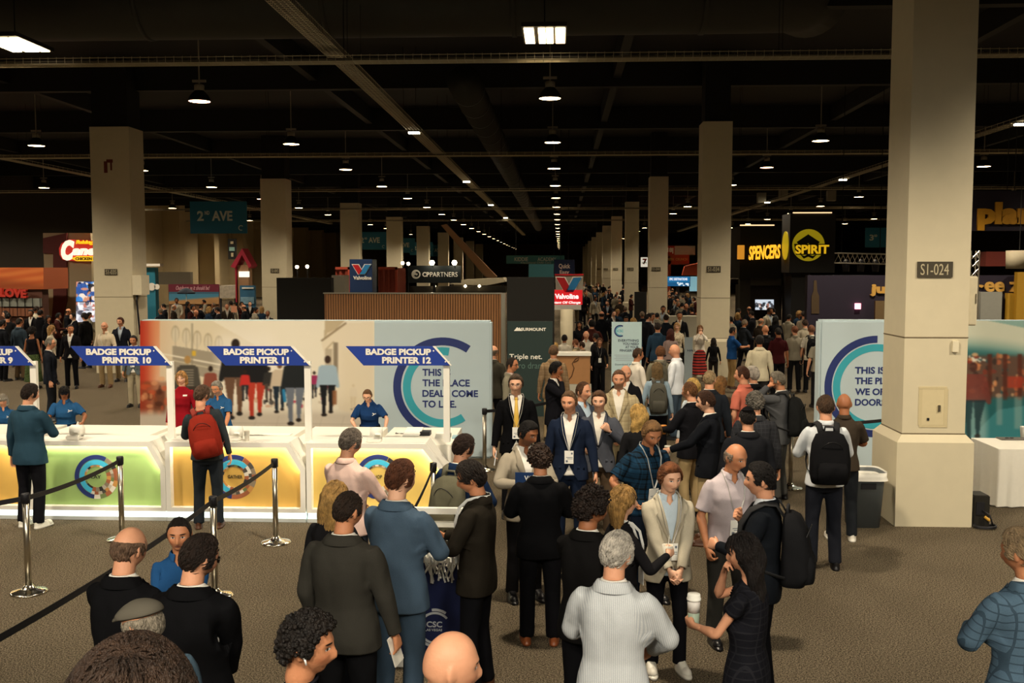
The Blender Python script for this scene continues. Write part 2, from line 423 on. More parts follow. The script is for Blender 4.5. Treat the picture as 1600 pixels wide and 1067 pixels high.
def surf_y(bvh, x, z, front=True):
    h = bvh.ray_cast(Vector((x, 1.0 if front else -1.0, z)), Vector((0, -1 if front else 1, 0)))
    return h[0].y if h[0] else None
def cut(me, planes_del):
    """planes_del: list of functions (center)->bool of faces to remove, after bisecting given (geom filter, co, no)"""
    bm = bmesh.new(); bm.from_mesh(me)
    for flt, co, no in planes_del[0]:
        fs = [f for f in bm.faces if flt(f.calc_center_median())]
        geom = list({e for f in fs for e in f.edges} | {v for f in fs for v in f.verts}) + fs
        bmesh.ops.bisect_plane(bm, geom=geom, plane_co=co, plane_no=no, dist=1e-5)
    dele = [f for f in bm.faces if planes_del[1](f.calc_center_median())]
    bmesh.ops.delete(bm, geom=dele, context='FACES')
    bmesh.ops.delete(bm, geom=[v for v in bm.verts if not v.link_faces], context='VERTS')
    bm.to_mesh(me); bm.free(); return me
def thicken(me, t=.004):
    bm = bmesh.new(); bm.from_mesh(me); bmesh.ops.solidify(bm, geom=bm.faces[:], thickness=t); bm.to_mesh(me); bm.free(); return me
def join_mb(me, mb):
    bm = bmesh.new(); bm.from_mesh(me); t = mb.mesh('t', []); bm.from_mesh(t); bm.to_mesh(me); bm.free(); bpy.data.meshes.remove(t); return me

TORSO_COAT = ((.775, .205, .140, .005), (.85, .202, .140, .0), (.95, .190, .132, -.002), (1.06, .161, .122, 0), (1.14, .165, .125, 0), (1.20, .182, .129, 0), (1.30, .197, .132, 0), (1.365, .196, .118, -.008),
              (1.405, .176, .098, -.012), (1.435, .140, .084, -.014), (1.46, .104, .076, -.014), (1.50, .077, .07, -.012))
def torso_rings(dz, k, fem=False, lo=None):
    out = []
    for z, a, b, cy in TORSO_COAT:
        if lo is not None and z < lo: continue
        kk = k
        if fem:
            kk = k*(.96 if z > 1.34 else .89 if z > 1.15 else .90 if z > 1.0 else .97)
            if 1.15 < z < 1.36: b = b + .018; cy = cy + .014
            if 1.0 < z < 1.1: b -= .008
        out.append(ering(z + dz, a*kk, b*k if not fem else b*k*.93, cy))
    return out
def coat_tpl(fem=False, ratio=None):
    mb = MB(); mb.loft(torso_rings(0, 1.0, fem)); q = .87 if fem else 1.0
    for s in (-1, 1): arm_tube(mb, s, [.042*q, .063*q, .067*q, .063*q, .059*q, .057*q, .053*q, .048*q, .043*q, .041*q], -.035, UA + FA + .006)
    me = remesh(mb, .0115, ratio, None, 3)
    k = math.atan2(.070, .34)
    fr = lambda c: c.y > .02 and abs(c.x) < .13
    pl = []
    for s in (-1, 1): pl.append((lambda c: fr(c) and c.z > 1.09, (0, 0, 1.10), (s*math.cos(k), 0, -math.sin(k))))
    for s in (-1, 1): pl.append((lambda c: fr(c) and c.z < .95, (0, 0, .96), (s*math.cos(.5), 0, math.sin(.5))))
    pl.append((lambda c: abs(c.x) < .12 and c.z > 1.44, (0, 0, 1.482), (0, -.35, 1)))
    pl.append((lambda c: c.z < .83 and abs(c.x) < .3, (0, 0, .79), (0, 0, 1)))
    for s in (-1, 1):
        wr = J['handL' if s < 0 else 'handR'] - ADIR[s]*.012; pl.append((lambda c, s=s: c.x*s > .3, tuple(wr), tuple(ADIR[s])))
    def dele(c):
        if abs(c.x) < .12 and c.z > 1.44 and (c.z - 1.482) - .35*c.y > 0: return True
        if c.y > .02 and c.z > 1.10 and abs(c.x) < math.tan(k)*(c.z - 1.10) and abs(c.x) < .13: return True
        if c.y > .02 and c.z < .96 and abs(c.x) < math.tan(.5)*(.96 - c.z): return True
        if c.z < .79 and abs(c.x) < .3: return True
        s = 1 if c.x > 0 else -1
        wr = J['handL' if s < 0 else 'handR'] - ADIR[s]*.012
        return abs(c.x) > .3 and float((np.array(c) - wr) @ ADIR[s]) > 0
    bm = bmesh.new(); bm.from_mesh(me); bvh = BVHTree.FromBMesh(bm); bm.free()
    cut(me, (pl, dele))
    # lapels and collar
    ex = MB(); nz = 12
    for s in (-1, 1):
        rows = []
        for i in range(nz + 1):
            z = 1.105 + (1.465 - 1.105)*i/nz; f = i/nz; e = math.tan(k)*(z - 1.10)
            wd = .012 + .062*min(1, f/.72) if f < .74 else (.050 if f < .8 else .05 - .012*(f-.8)/.2)
            rows.append([(s*(e + wd*q2 - .002), z - (.012*q2 if f > .74 and f < .8 else 0)) for q2 in (0, .5, 1)])
        vs = []; ok = True
        for lay in (.010, .003):
            for r in rows:
                for (x, z) in r:
                    y = surf_y(bvh, x, min(z, 1.462)) or 0; vs.append((x, y + lay, z))
        n = (nz + 1)*3; fs = []
        for i in range(nz):
            for j in range(2):
                a = i*3 + j; fs += [[a, a+1, a+4, a+3], [n+a, n+a+3, n+a+4, n+a+1]]
        for i in range(nz): fs += [[i*3+2, n+i*3+2, n+i*3+5, i*3+5], [i*3, i*3+3, n+i*3+3, n+i*3]]
        fs += [[0, n, n+1, n+2, 2, 1]]
        ex.add(vs, fs)
    cr = []
    for z, a, b, cy in ((1.448, .116, .100, -.012), (1.474, .106, .096, -.015), (1.498, .091, .085, -.015), (1.504, .086, .080, -.014), (1.498, .082, .075, -.014), (1.468, .086, .074, -.014)):
        cr.append([(a*math.sin(t), cy - b*math.cos(t), z - .03*max(0, abs(t)/1.9 - .55)) for t in [-1.9 + 3.8*i/24 for i in range(25)]])
    vs = [p for r in cr for p in r]; m = 25
    ex.add(vs, [[r*m + i, r*m + i + 1, (r+1)*m + i + 1, (r+1)*m + i] for r in range(5) for i in range(24)])
    # buttons and a breast-pocket welt
    for zz in (1.085, .985):
        y = surf_y(bvh, .012, zz); ex.lathe([(.001, 0), (.010, 0), (.010, .005), (.001, .005)], 10)
        k0 = len(ex.v) - 40
        for i in range(k0, len(ex.v)): vx, vy, vz = ex.v[i]; ex.v[i] = (vx + .012, y + vz + .001, zz + vy)
    for s in (-1, 1):
        P0 = [(s*x, zz) for x, zz in ((.085, .955), (.165, .94), (.165, .905), (.085, .92))]
        for lay in (0,):
            vs = [(x, (surf_y(bvh, x, zz) or .1) + .006, zz) for x, zz in P0] + [(x, (surf_y(bvh, x, zz) or .1) - .004, zz) for x, zz in P0]
            ex.add(vs, [[0, 1, 2, 3], [0, 4, 5, 1], [1, 5, 6, 2], [2, 6, 7, 3], [3, 7, 4, 0]])
    if ratio is None: thicken(me, .004)
    join_mb(me, ex); me_t = Template(me); me_t.bvh = bvh; return me_t
def collar_mb(mb, lo=1.462, h=.045, open_=.35, r=.071):
    """a folded shirt collar, open at the throat"""
    rows = []
    for z, rr in ((lo, r), (lo + h*.7, r*.93), (lo + h, r*.93), (lo + h*.9, r*1.03), (lo + h*.25, r*1.22), (lo + h*.1, r*1.2)):
        row = []
        for i in range(29):
            t = -PI + open_ + (2*PI - 2*open_)*i/28; ft = max(0, abs(t) - 2.1)
            row.append((rr*math.sin(t)*.98, -.012 - rr*math.cos(t)*(1.05), z - (.030*ft if rr > r else .012*ft)))
        rows.append(row)
    mb.add([p for r_ in rows for p in r_], [[a*29 + i, a*29 + i + 1, (a+1)*29 + i + 1, (a+1)*29 + i] for a in range(5) for i in range(28)])
def shirt_tpl(sleeve='long', fem=False, ratio=None, collar=True, vneck=.06, untuck=False):
    mb = MB(); lo = .85 if not untuck else .80; k = .955 if not untuck else .985
    rg = torso_rings(-.004, k, fem, lo)
    if not sleeve: rg = [[(p[0]*(.66 if p[2] > 1.05 else .8), p[1], p[2]) for p in r_] if r_[0][2] < 1.42 else r_ for r_ in rg]
    mb.loft(rg); q = .85 if fem else 1.0
    if sleeve == 'long':
        for s in (-1, 1): arm_tube(mb, s, [.038*q, .057*q, .060*q, .056*q, .052*q, .050*q, .047*q, .043*q, .039*q, .036*q], -.035, UA + FA + .006)
    elif sleeve == 'short':
        for s in (-1, 1): arm_tube(mb, s, [.038*q, .058*q, .062*q, .063*q, .064*q], -.035, .235)
    me = remesh(mb, .0115, ratio, None, 3)
    fr = lambda c: c.y > .02 and abs(c.x) < .1 and c.z > 1.38
    k2 = math.atan2(.05, max(vneck, .01)); pl = []
    if vneck:
        for s in (-1, 1): pl.append((fr, (0, 0, 1.475 - vneck), (s*math.cos(k2), 0, -math.sin(k2))))
    pl.append((lambda c: abs(c.x) < .12 and c.z > 1.44, (0, 0, 1.488), (0, -.35, 1)))
    def dele(c):
        if abs(c.x) < .12 and c.z > 1.44 and (c.z - 1.488) - .35*c.y > 0: return True
        if vneck and fr(c) and c.z > 1.475 - vneck and abs(c.x) < math.tan(k2)*(c.z - 1.475 + vneck): return True
        if c.z < (.855 if not untuck else .803) and abs(c.x) < .25 and c.z < 1: 
            return c.z < (.848 if not untuck else .798)
        if sleeve == 'short':
            s = 1 if c.x > 0 else -1; o = J['uaL' if s < 0 else 'uaR']; t = float((np.array(c) - o) @ ADIR[s]); return abs(c.x) > .2 and t > .228
        if sleeve == 'long':
            s = 1 if c.x > 0 else -1; wr = J['handL' if s < 0 else 'handR']; return abs(c.x) > .3 and float((np.array(c) - wr) @ ADIR[s]) > -.004
        if sleeve == 'none':
            return False
        return False
    cut(me, (pl, dele)); ex = MB()
    if collar: collar_mb(ex, r=.071 if sleeve else .066)
    else: ex.tube([(0.078*math.sin(t), -.012 + .074*math.cos(t), 1.477 + .026*math.cos(t)) for t in [2*PI*i/24 for i in range(25)]], .006, 6, cap=False)
    if ratio is None and sleeve: thicken(me, .003)
    join_mb(me, ex); return Template(me)
def trousers_tpl(slim=False, ratio=None, shorts=False):
    mb = MB(); q = .88 if slim else 1.0
    mb.loft([ering(z, a, b, cy) for z, a, b, cy in ((.79, .135, .098, -.004), (.84, .172, .115, -.006), (.90, .178, .120, -.008), (.97, .170, .112, -.004), (1.045, .158, .105, 0))])
    for s in (-1, 1):
        leg_tube(mb, s, (.90, .82, .70, .58, .49, .40, .28, .16, .062), [.078, .091, .085*q, .076*q, .069*q, .067*q, .066*q, .064*q, .066*q])
    me = remesh(mb, .0125, ratio, None, 3)
    cut(me, ([], lambda c: c.z > 1.035 or c.z < .070)); return Template(me)
def dress_tpl(length=.5, sleeve='cap', ratio=None, top=True, flare=1.0):
    mb = MB()
    if top: rings = torso_rings(-.004, .95, True, 1.0)
    else: rings = [ering(1.03, .142, .098, 0), ering(1.06, .138, .094, 0)]
    low = []
    for z, a, b in ((.97, .165, .118), (.90, .180, .128), (.80, .186, .132), (.65, .19, .14), (.5, .195, .15), (.35, .2, .155), (.2, .21, .16), (.1, .215, .165)):
        if z >= length - .02: low.append(ering(z, a*(1 + (flare-1)*(1-z)), b*(1 + (flare-1)*(1-z)), 0))
    mb.loft(low[::-1] + rings)
    if sleeve:
        for s in (-1, 1): arm_tube(mb, s, {'cap': [.036, .050, .054, .056], 'long': [.036, .050, .052, .05, .046, .044, .041, .037, .034]}[sleeve], -.035, .12 if sleeve == 'cap' else UA + FA)
    me = remesh(mb, .0125, ratio, None, 3)
    lowz = low[-1][0][2]
    cut(me, ([(lambda c: abs(c.x) < .12 and c.z > 1.40, (0, 0, 1.47), (0, -.6, 1))], lambda c: c.z < lowz + .004 or (abs(c.x) < .12 and c.z > 1.40 and (c.z - 1.47) - .6*c.y > 0) or (not top and c.z > 1.056)))
    return Template(me, skirt=True)

# ------------------------------------------------------------------ rigid pieces carried by one bone (meshes shared between people)
def hair_shell(t=.010, nu=64, nv=44, ring=False, bump=0.0, front=.066, back=-.080, side=-.012, seed=3, lift=0.0, part=False, fem=False):
    D = sph_dirs(nu, nv); P = head_surf(D)
    az = np.abs(np.arctan2(D[:, 0], D[:, 1]))
    hl = np.interp(az, [0, .55, .95, 1.15, 1.32, 1.62, 1.75, 2.3, PI], [front, front - .004, front - .012, .030, side - .022, side - .02, side + .016, back + .02, back])
    if ring: hl = np.interp(az, [0, 1.0, 1.3, 1.62, 1.75, 2.3, PI], [.3, .3, -.01, -.03, .0, back + .02, back])
    r = np.random.default_rng(seed); h = P[:, 2] - hl
    k = sstep(-.002, .020, h)
    if ring: k = k*(1 - sstep(.030, .052, P[:, 2] + .018*np.cos(az*1.0)*(az < 1.6)))
    off = t*k - .006*(1 - k)
    top = sstep(.03, .11, P[:, 2])*k
    off = off + lift*top*sstep(-.6, .8, D[:, 1])
    if part: off = off + .006*k*np.sin((D[:, 0] - .25)*9)*top
    if bump:
        n = len(P); ph = r.random((6, 3))*6.28; fq = r.normal(0, 55, (6, 3))
        off = off + bump*k*sum(np.sin(P @ fq[i] + ph[i, 0]) for i in range(6))/3.0
    else: off = off + .0016*k*np.sin(P[:, 0]*240 + 3*np.sin(P[:, 2]*60))
    nrm = P/np.linalg.norm(P, axis=1)[:, None]
    Q = (P + nrm*off[:, None])*(.95 if fem else 1.0) + HEADC
    hk = h if not ring else np.where(k > .02, 1, -1)
    fs = [f for f in sph_faces(nu, nv) if max(hk[i] for i in f) > -.002]
    mb = MB(); mb.add(Q, fs); return mb
def clumps(mb, n, length, r, out, seed=1, front=.064, back=-.075, side=-.012, ring=False, messy=.35, crown=(0, -.45, .89), fem=False):
    """short tapered locks lying over the scalp, combed away from the crown"""
    q = np.random.default_rng(seed); D = q.normal(0, 1, (n*4, 3)); D /= np.linalg.norm(D, axis=1)[:, None]; P = head_surf(D); az = np.abs(np.arctan2(D[:, 0], D[:, 1]))
    hl = np.interp(az, [0, .55, .95, 1.15, 1.32, 1.62, 1.75, 2.3, PI], [front, front - .004, front - .012, .030, side - .018, side - .016, side + .018, back + .022, back])
    ok = P[:, 2] > hl + .014*(az < .7)
    if ring: ok &= (az > 1.2) & (P[:, 2] < .04)
    c = np.array(crown)/np.linalg.norm(crown); sc = .95 if fem else 1.0
    for i in np.nonzero(ok)[0][:n]:
        d = D[i]; t = d - c*(c @ d); t = t - d*(t @ d); t /= np.linalg.norm(t) + 1e-6; t = t + messy*q.normal(0, 1, 3); L = length*(.6 + .8*q.random()); pts = []
        for k in range(4):
            dd = d + t*L*k/3/.1; dd /= np.linalg.norm(dd); pts.append(head_surf(dd[None])[0]*sc + dd*out*(.7 + .5*math.sin(k*1.05) - .25*k/3) + HEADC)
        mb.tube(pts, [r, r*.95, r*.7, r*.15], 5, hint=tuple(d))
def prune(me):
    bm = bmesh.new(); bm.from_mesh(me); bmesh.ops.remove_doubles(bm, verts=bm.verts[:], dist=1e-5)
    bmesh.ops.delete(bm, geom=[v for v in bm.verts if not v.link_faces], context='VERTS'); bm.to_mesh(me); bm.free(); return me
def curl_blobs(mb, n, r0, r1, seed, zmin=-.05, out=.018):
    r = np.random.default_rng(seed); D = r.normal(0, 1, (n*3, 3)); D /= np.linalg.norm(D, axis=1)[:, None]; P = head_surf(D)
    az = np.abs(np.arctan2(D[:, 0], D[:, 1])); hl = np.interp(az, [0, .8, 1.2, 1.62, 2.3, PI], [.072, .062, .03, -.01, -.05, -.062])
    ok = np.nonzero(P[:, 2] > hl)[0][:n]; S = sph_dirs(7, 5); F_ = sph_faces(7, 5)
    for i in ok:
        rr = r0 + (r1 - r0)*r.random(); mb.add(S*rr*(1 + .25*r.normal(0, 1, (len(S), 1))*.4) + P[i] + D[i]*out*(.5 + .6*r.random()) + HEADC, F_)
def long_hair(length=.26, width=.088, fem=True, wave=0.0, thick=.017, seed=1):
    mb = hair_shell(thick*.85, front=.070, side=-.03, back=-.09, part=True, fem=fem); clumps(mb, 260, .07, .006, thick, 9, front=.068, side=-.03, back=-.09, messy=.12, crown=(.12, .25, .96), fem=fem); nz, na = 26, 72; rows = []
    r = np.random.default_rng(seed)
    for i in range(nz + 1):
        f = i/nz; z = HEADC[2] + .075 - (.075 + .02 + length)*f
        k = (1 - .75*sstep(.72, 1.0, f))*min(1, .25 + 7*f); a = (width*(.86 + .2*sstep(0, .35, f)))*(.4 + .6*k); b = (.082 - .035*sstep(.2, .6, f))*(.4 + .6*k); cy = HEADC[1] - .038 - .020*sstep(.1, .6, f)
        row = []
        for j in range(na):
            q = 2*PI*j/na; w = 1 + .035*math.sin(q*9 + f*3) + .03*math.sin(q*23 + 4*math.sin(f*5)) + .02*math.sin(q*31 - f*6) + wave*math.sin(f*16 + q*2)
            row.append((a*math.cos(q)*w, cy + b*math.sin(q)*w, z + .012*math.sin(q*7)*f))
        rows.append(row)
    mb.loft(rows); return mb
def rigid_mesh(kind):
    k = ('rigid', kind)
    if k in _M: return _M[k]
    mb = MB(); sm = True
    if kind == 'short': mb = hair_shell(.009, lift=.010); clumps(mb, 420, .034, .0042, .011, 2, crown=(.15, .8, .55), messy=.25)
    elif kind == 'crop': mb = hair_shell(.005, front=.070); clumps(mb, 340, .018, .0036, .0058, 7, front=.066, crown=(0, .8, .6), messy=.25)
    elif kind == 'quiff': mb = hair_shell(.010, lift=.022); clumps(mb, 420, .04, .0045, .017, 3, crown=(.1, .85, .5), messy=.3)
    elif kind == 'thick': mb = hair_shell(.015, lift=.012, back=-.088); clumps(mb, 620, .045, .0046, .019, 4, back=-.085, messy=.35, crown=(.3, .7, .6))
    elif kind == 'messy': mb = hair_shell(.016, lift=.012, bump=.003, back=-.09, seed=11); clumps(mb, 3600, .055, .0023, .022, 5, back=-.088, messy=.38, crown=(.1, -.35, .93))
    elif kind == 'recede': mb = hair_shell(.007, front=.090); clumps(mb, 300, .028, .004, .008, 6, front=.092, crown=(.1, .8, .6), messy=.2)
    elif kind == 'ring': mb = hair_shell(.006, ring=True); clumps(mb, 160, .022, .004, .007, 8, ring=True)
    elif kind == 'curly': mb = hair_shell(.020, bump=.004, lift=.012); curl_blobs(mb, 420, .007, .012, 5, out=.026)
    elif kind == 'afro': mb = hair_shell(.026, bump=.004, back=-.085); curl_blobs(mb, 520, .006, .010, 8, out=.036)
    elif kind == 'long': mb = long_hair(.30)
    elif kind == 'longer': mb = long_hair(.36, .098, wave=.05)
    elif kind == 'wavy': mb = long_hair(.36, .104, wave=.09, thick=.02)
    elif kind == 'bob': mb = long_hair(.14, .09)
    elif kind == 'bun':
        mb = hair_shell(.007, front=.074, back=-.06, fem=True); mb.add(sph_dirs(16, 12)*np.array([.034, .03, .034]) + HEADC + np.array([0, -.118, .01]), sph_faces(16, 12))
    elif kind == 'flatcap':
        D = sph_dirs(40, 28); P = D*np.array([.094, .128, .066]); P[:, 2] = np.where(P[:, 2] < 0, P[:, 2]*.30, P[:, 2]); P[:, 2] *= 1 - .45*sstep(.0, .13, P[:, 1]); P[:, 0] *= 1 + .04*np.sin(P[:, 1]*40)
        mb.add(P + HEADC + np.array([0, .010, .055]), sph_faces(40, 28))
        rows = [[(.084*math.sin(t), .055 + (.058 + .040*j)*math.cos(t), .058 - .018*j*math.cos(t) + q) for t in [-1.57 + 3.14*i/20 for i in range(21)]] for j, q in ((0, .004), (.8, .006), (1, 0), (.95, -.008), (0, -.010))]
        mb.add([np.array(p) + HEADC for r_ in rows for p in r_], [[a*21+i, a*21+i+1, (a+1)*21+i+1, (a+1)*21+i] for a in range(4) for i in range(20)])
    elif kind == 'ballcap':
        D = sph_dirs(36, 24); P = head_surf(D)*1.09; P[:, 2] = np.where(P[:, 2] < .035, .035, P[:, 2]); mb.add(P + HEADC, sph_faces(36, 24))
        rows = [[(.070*math.sin(t), .075 + (.075*math.cos(t))*j, .036 - .022*j*math.cos(t) + q) for t in [-1.5 + 3*i/16 for i in range(17)]] for j, q in ((.2, 0), (1, 0), (1, -.006), (.2, -.006))]
        mb.add([np.array(p) + HEADC for r_ in rows for p in r_], [[a*17+i, a*17+i+1, (a+1)*17+i+1, (a+1)*17+i] for a in range(3) for i in range(16)])
    elif kind == 'beanie':
        D = sph_dirs(36, 24); P = head_surf(D)*1.11; P[:, 2] = np.where(P[:, 2] < .03, .03, P[:, 2]*1.12); mb.add(P + HEADC, sph_faces(36, 24))
        mb.tube([np.array([.086*math.sin(t), .110*math.cos(t), .042]) + HEADC for t in [2*PI*i/30 for i in range(31)]], (.009, .019), 8, cap=False, hint=(0, 0, 1))
    elif kind == 'kippah':
        D = sph_dirs(30, 12); P = head_surf(D)*1.16; ok = P[:, 2] > .078; mb.add(P + HEADC + np.array([0, -.028, -.006]), [f for f in sph_faces(30, 12) if all(ok[i] for i in f)])
    elif kind == 'glasses':
        for s in (-1, 1):
            mb.tube([HEADC + np.array([s*.033 + .024*math.cos(t), .102 - .012*abs(math.cos(t)*.5 + s*.5*math.cos(t)), .002 + .017*math.sin(t)]) for t in [2*PI*i/20 for i in range(21)]], .0021, 6, cap=False)
            mb.tube([HEADC + np.array(p) for p in ((s*.057, .094, .006), (s*.074, .06, .008), (s*.081, .0, .006), (s*.082, -.02, -.006))], .002, 6)
        mb.tube([HEADC + np.array(p) for p in ((-.009, .105, .006), (0, .108, .008), (.009, .105, .006))], .002, 6)
    elif kind == 'sunglasses':
        for s in (-1, 1):
            mb.loft([[HEADC + np.array([s*.034 + k_*.026*math.cos(t), .101 + y_ - .018*max(0, s*math.cos(t))*k_, .0 + k_*.019*math.sin(t)]) for t in [2*PI*i/18 for i in range(18)]] for k_, y_ in ((.01, .004), (.8, .004), (1, 0), (.8, -.003), (.01, -.003))])
            mb.tube([HEADC + np.array(p) for p in ((s*.058, .088, .006), (s*.076, .06, .008), (s*.082, .0, .006), (s*.083, -.02, -.006))], .003, 6)
        mb.tube([HEADC + np.array(p) for p in ((-.010, .103, .008), (0, .107, .010), (.010, .103, .008))], .003, 6)
    elif kind.startswith('shoe'):
        s = -1 if kind.endswith('L') else 1; x = s*.106
        mb.loft([ering(z, a, b, cy, x + s*.004, 20, 2.6) for z, a, b, cy in ((0, .046, .142, .052), (.018, .048, .146, .053), (.022, .045, .140, .052), (.055, .043, .118, .034), (.085, .038, .07, -.012), (.105, .036, .05, -.025), (.11, .03, .042, -.025))])
        mb.add([(p[0], p[1], p[2]) for p in sph_dirs(14, 10)*np.array([.043, .062, .044]) + np.array([x + s*.006, .118, .034])], sph_faces(14, 10))
    elif kind == 'tie':
        pts = [(0, .074, 1.462), (0, .108, 1.40), (0, .140, 1.28), (0, .140, 1.12), (0, .130, 1.08), (0, .12, 1.05)]
        mb.tube(pts, [(.016, .010), (.018, .006), (.028, .005), (.036, .005), (.036, .005), (.01, .004)], 8, hint=(0, 1, 0)); mb.add(sph_dirs(10, 8)*np.array([.021, .014, .018]) + np.array([0, .080, 1.46]), sph_faces(10, 8))
    elif kind == 'earbud':
        mb.add(sph_dirs(10, 8)*.010 + HEADC + np.array([.086, .004, -.012]), sph_faces(10, 8)); mb.tube([HEADC + np.array(p) for p in ((.088, .006, -.014), (.088, .014, -.044))], .0042, 8)
    me = mb.mesh(kind, [None], sm); prune(me)
    _M[k] = me; return me

# ------------------------------------------------------------------ posing
def rotX(a): c, s = math.cos(a), math.sin(a); return np.array([[1, 0, 0], [0, c, -s], [0, s, c]])
def rotY(a): c, s = math.cos(a), math.sin(a); return np.array([[c, 0, s], [0, 1, 0], [-s, 0, c]])
def rotZ(a): c, s = math.cos(a), math.sin(a); return np.array([[c, -s, 0], [s, c, 0], [0, 0, 1]])
def rotA(ax, a): return np.array(Matrix.Rotation(a, 3, Vector(ax)))
def rot_to(a, b): return np.array(Vector(a).rotation_difference(Vector(b)).to_matrix())
def ik(p0, tgt, l1, l2, pole):
    d = tgt - p0; L = np.linalg.norm(d); L2 = min(max(L, abs(l1 - l2) + .01), l1 + l2 - .002); d = d/L; end = p0 + d*L2
    a = (l1*l1 - l2*l2 + L2*L2)/(2*L2); h = math.sqrt(max(0, l1*l1 - a*a)); pv = pole - d*(pole @ d); pv = pv/(np.linalg.norm(pv) + 1e-9)
    return p0 + d*a + pv*h, end
D2R = math.radians
ARMS = {  # wrist target (outward x, forward y, height z), elbow pole (outward, forward, up), hand twist, finger curl
    'down': ((.27, .03, .845), (.5, -1, 0), 0, .35), 'relaxed': ((.285, .07, .86), (.6, -1, 0), 10, .45), 'back': ((.28, -.08, .86), (.5, -1, 0), 0, .4), 'fore': ((.25, .20, .93), (.5, -1, 0), 0, .4),
    'clasp': ((.045, .27, .93), (1, -.4, 0), -30, .6), 'desk': ((.16, .36, 1.03), (.8, -.6, -.3), -50, .3), 'hold': ((.10, .30, 1.15), (.8, -.5, -.6), -20, .9),
    'cup': ((.16, .33, 1.12), (.8, -.5, -.5), 0, 1.0), 'face': ((.06, .17, 1.48), (.7, .3, -1), 40, .8), 'phone': ((.13, .08, 1.56), (.9, .3, -1), 60, 1.0), 'hip': ((.20, .10, 1.0), (1, -.5, .1), 60, .8),
    'pocket': ((.225, .09, .88), (.8, -1, 0), 0, .6), 'strap': ((.13, .17, 1.30), (.8, -.3, -1), 30, 1.1), 'point': ((.12, .42, 1.20), (.7, -.5, -.8), 0, .5), 'cross': ((-.08, .22, 1.16), (.9, -.2, -.4), 20, .5),
    'lap': ((.12, .30, .80), (.9, -.5, -.2), -60, .4), 'lean': ((.26, .36, .95), (.7, -.6, .2), -70, .15), 'walkF': ((.25, .22, .92), (.5, -1, 0), 0, .5), 'walkB': ((.27, -.20, .90), (.5, -1, 0), 0, .5)}
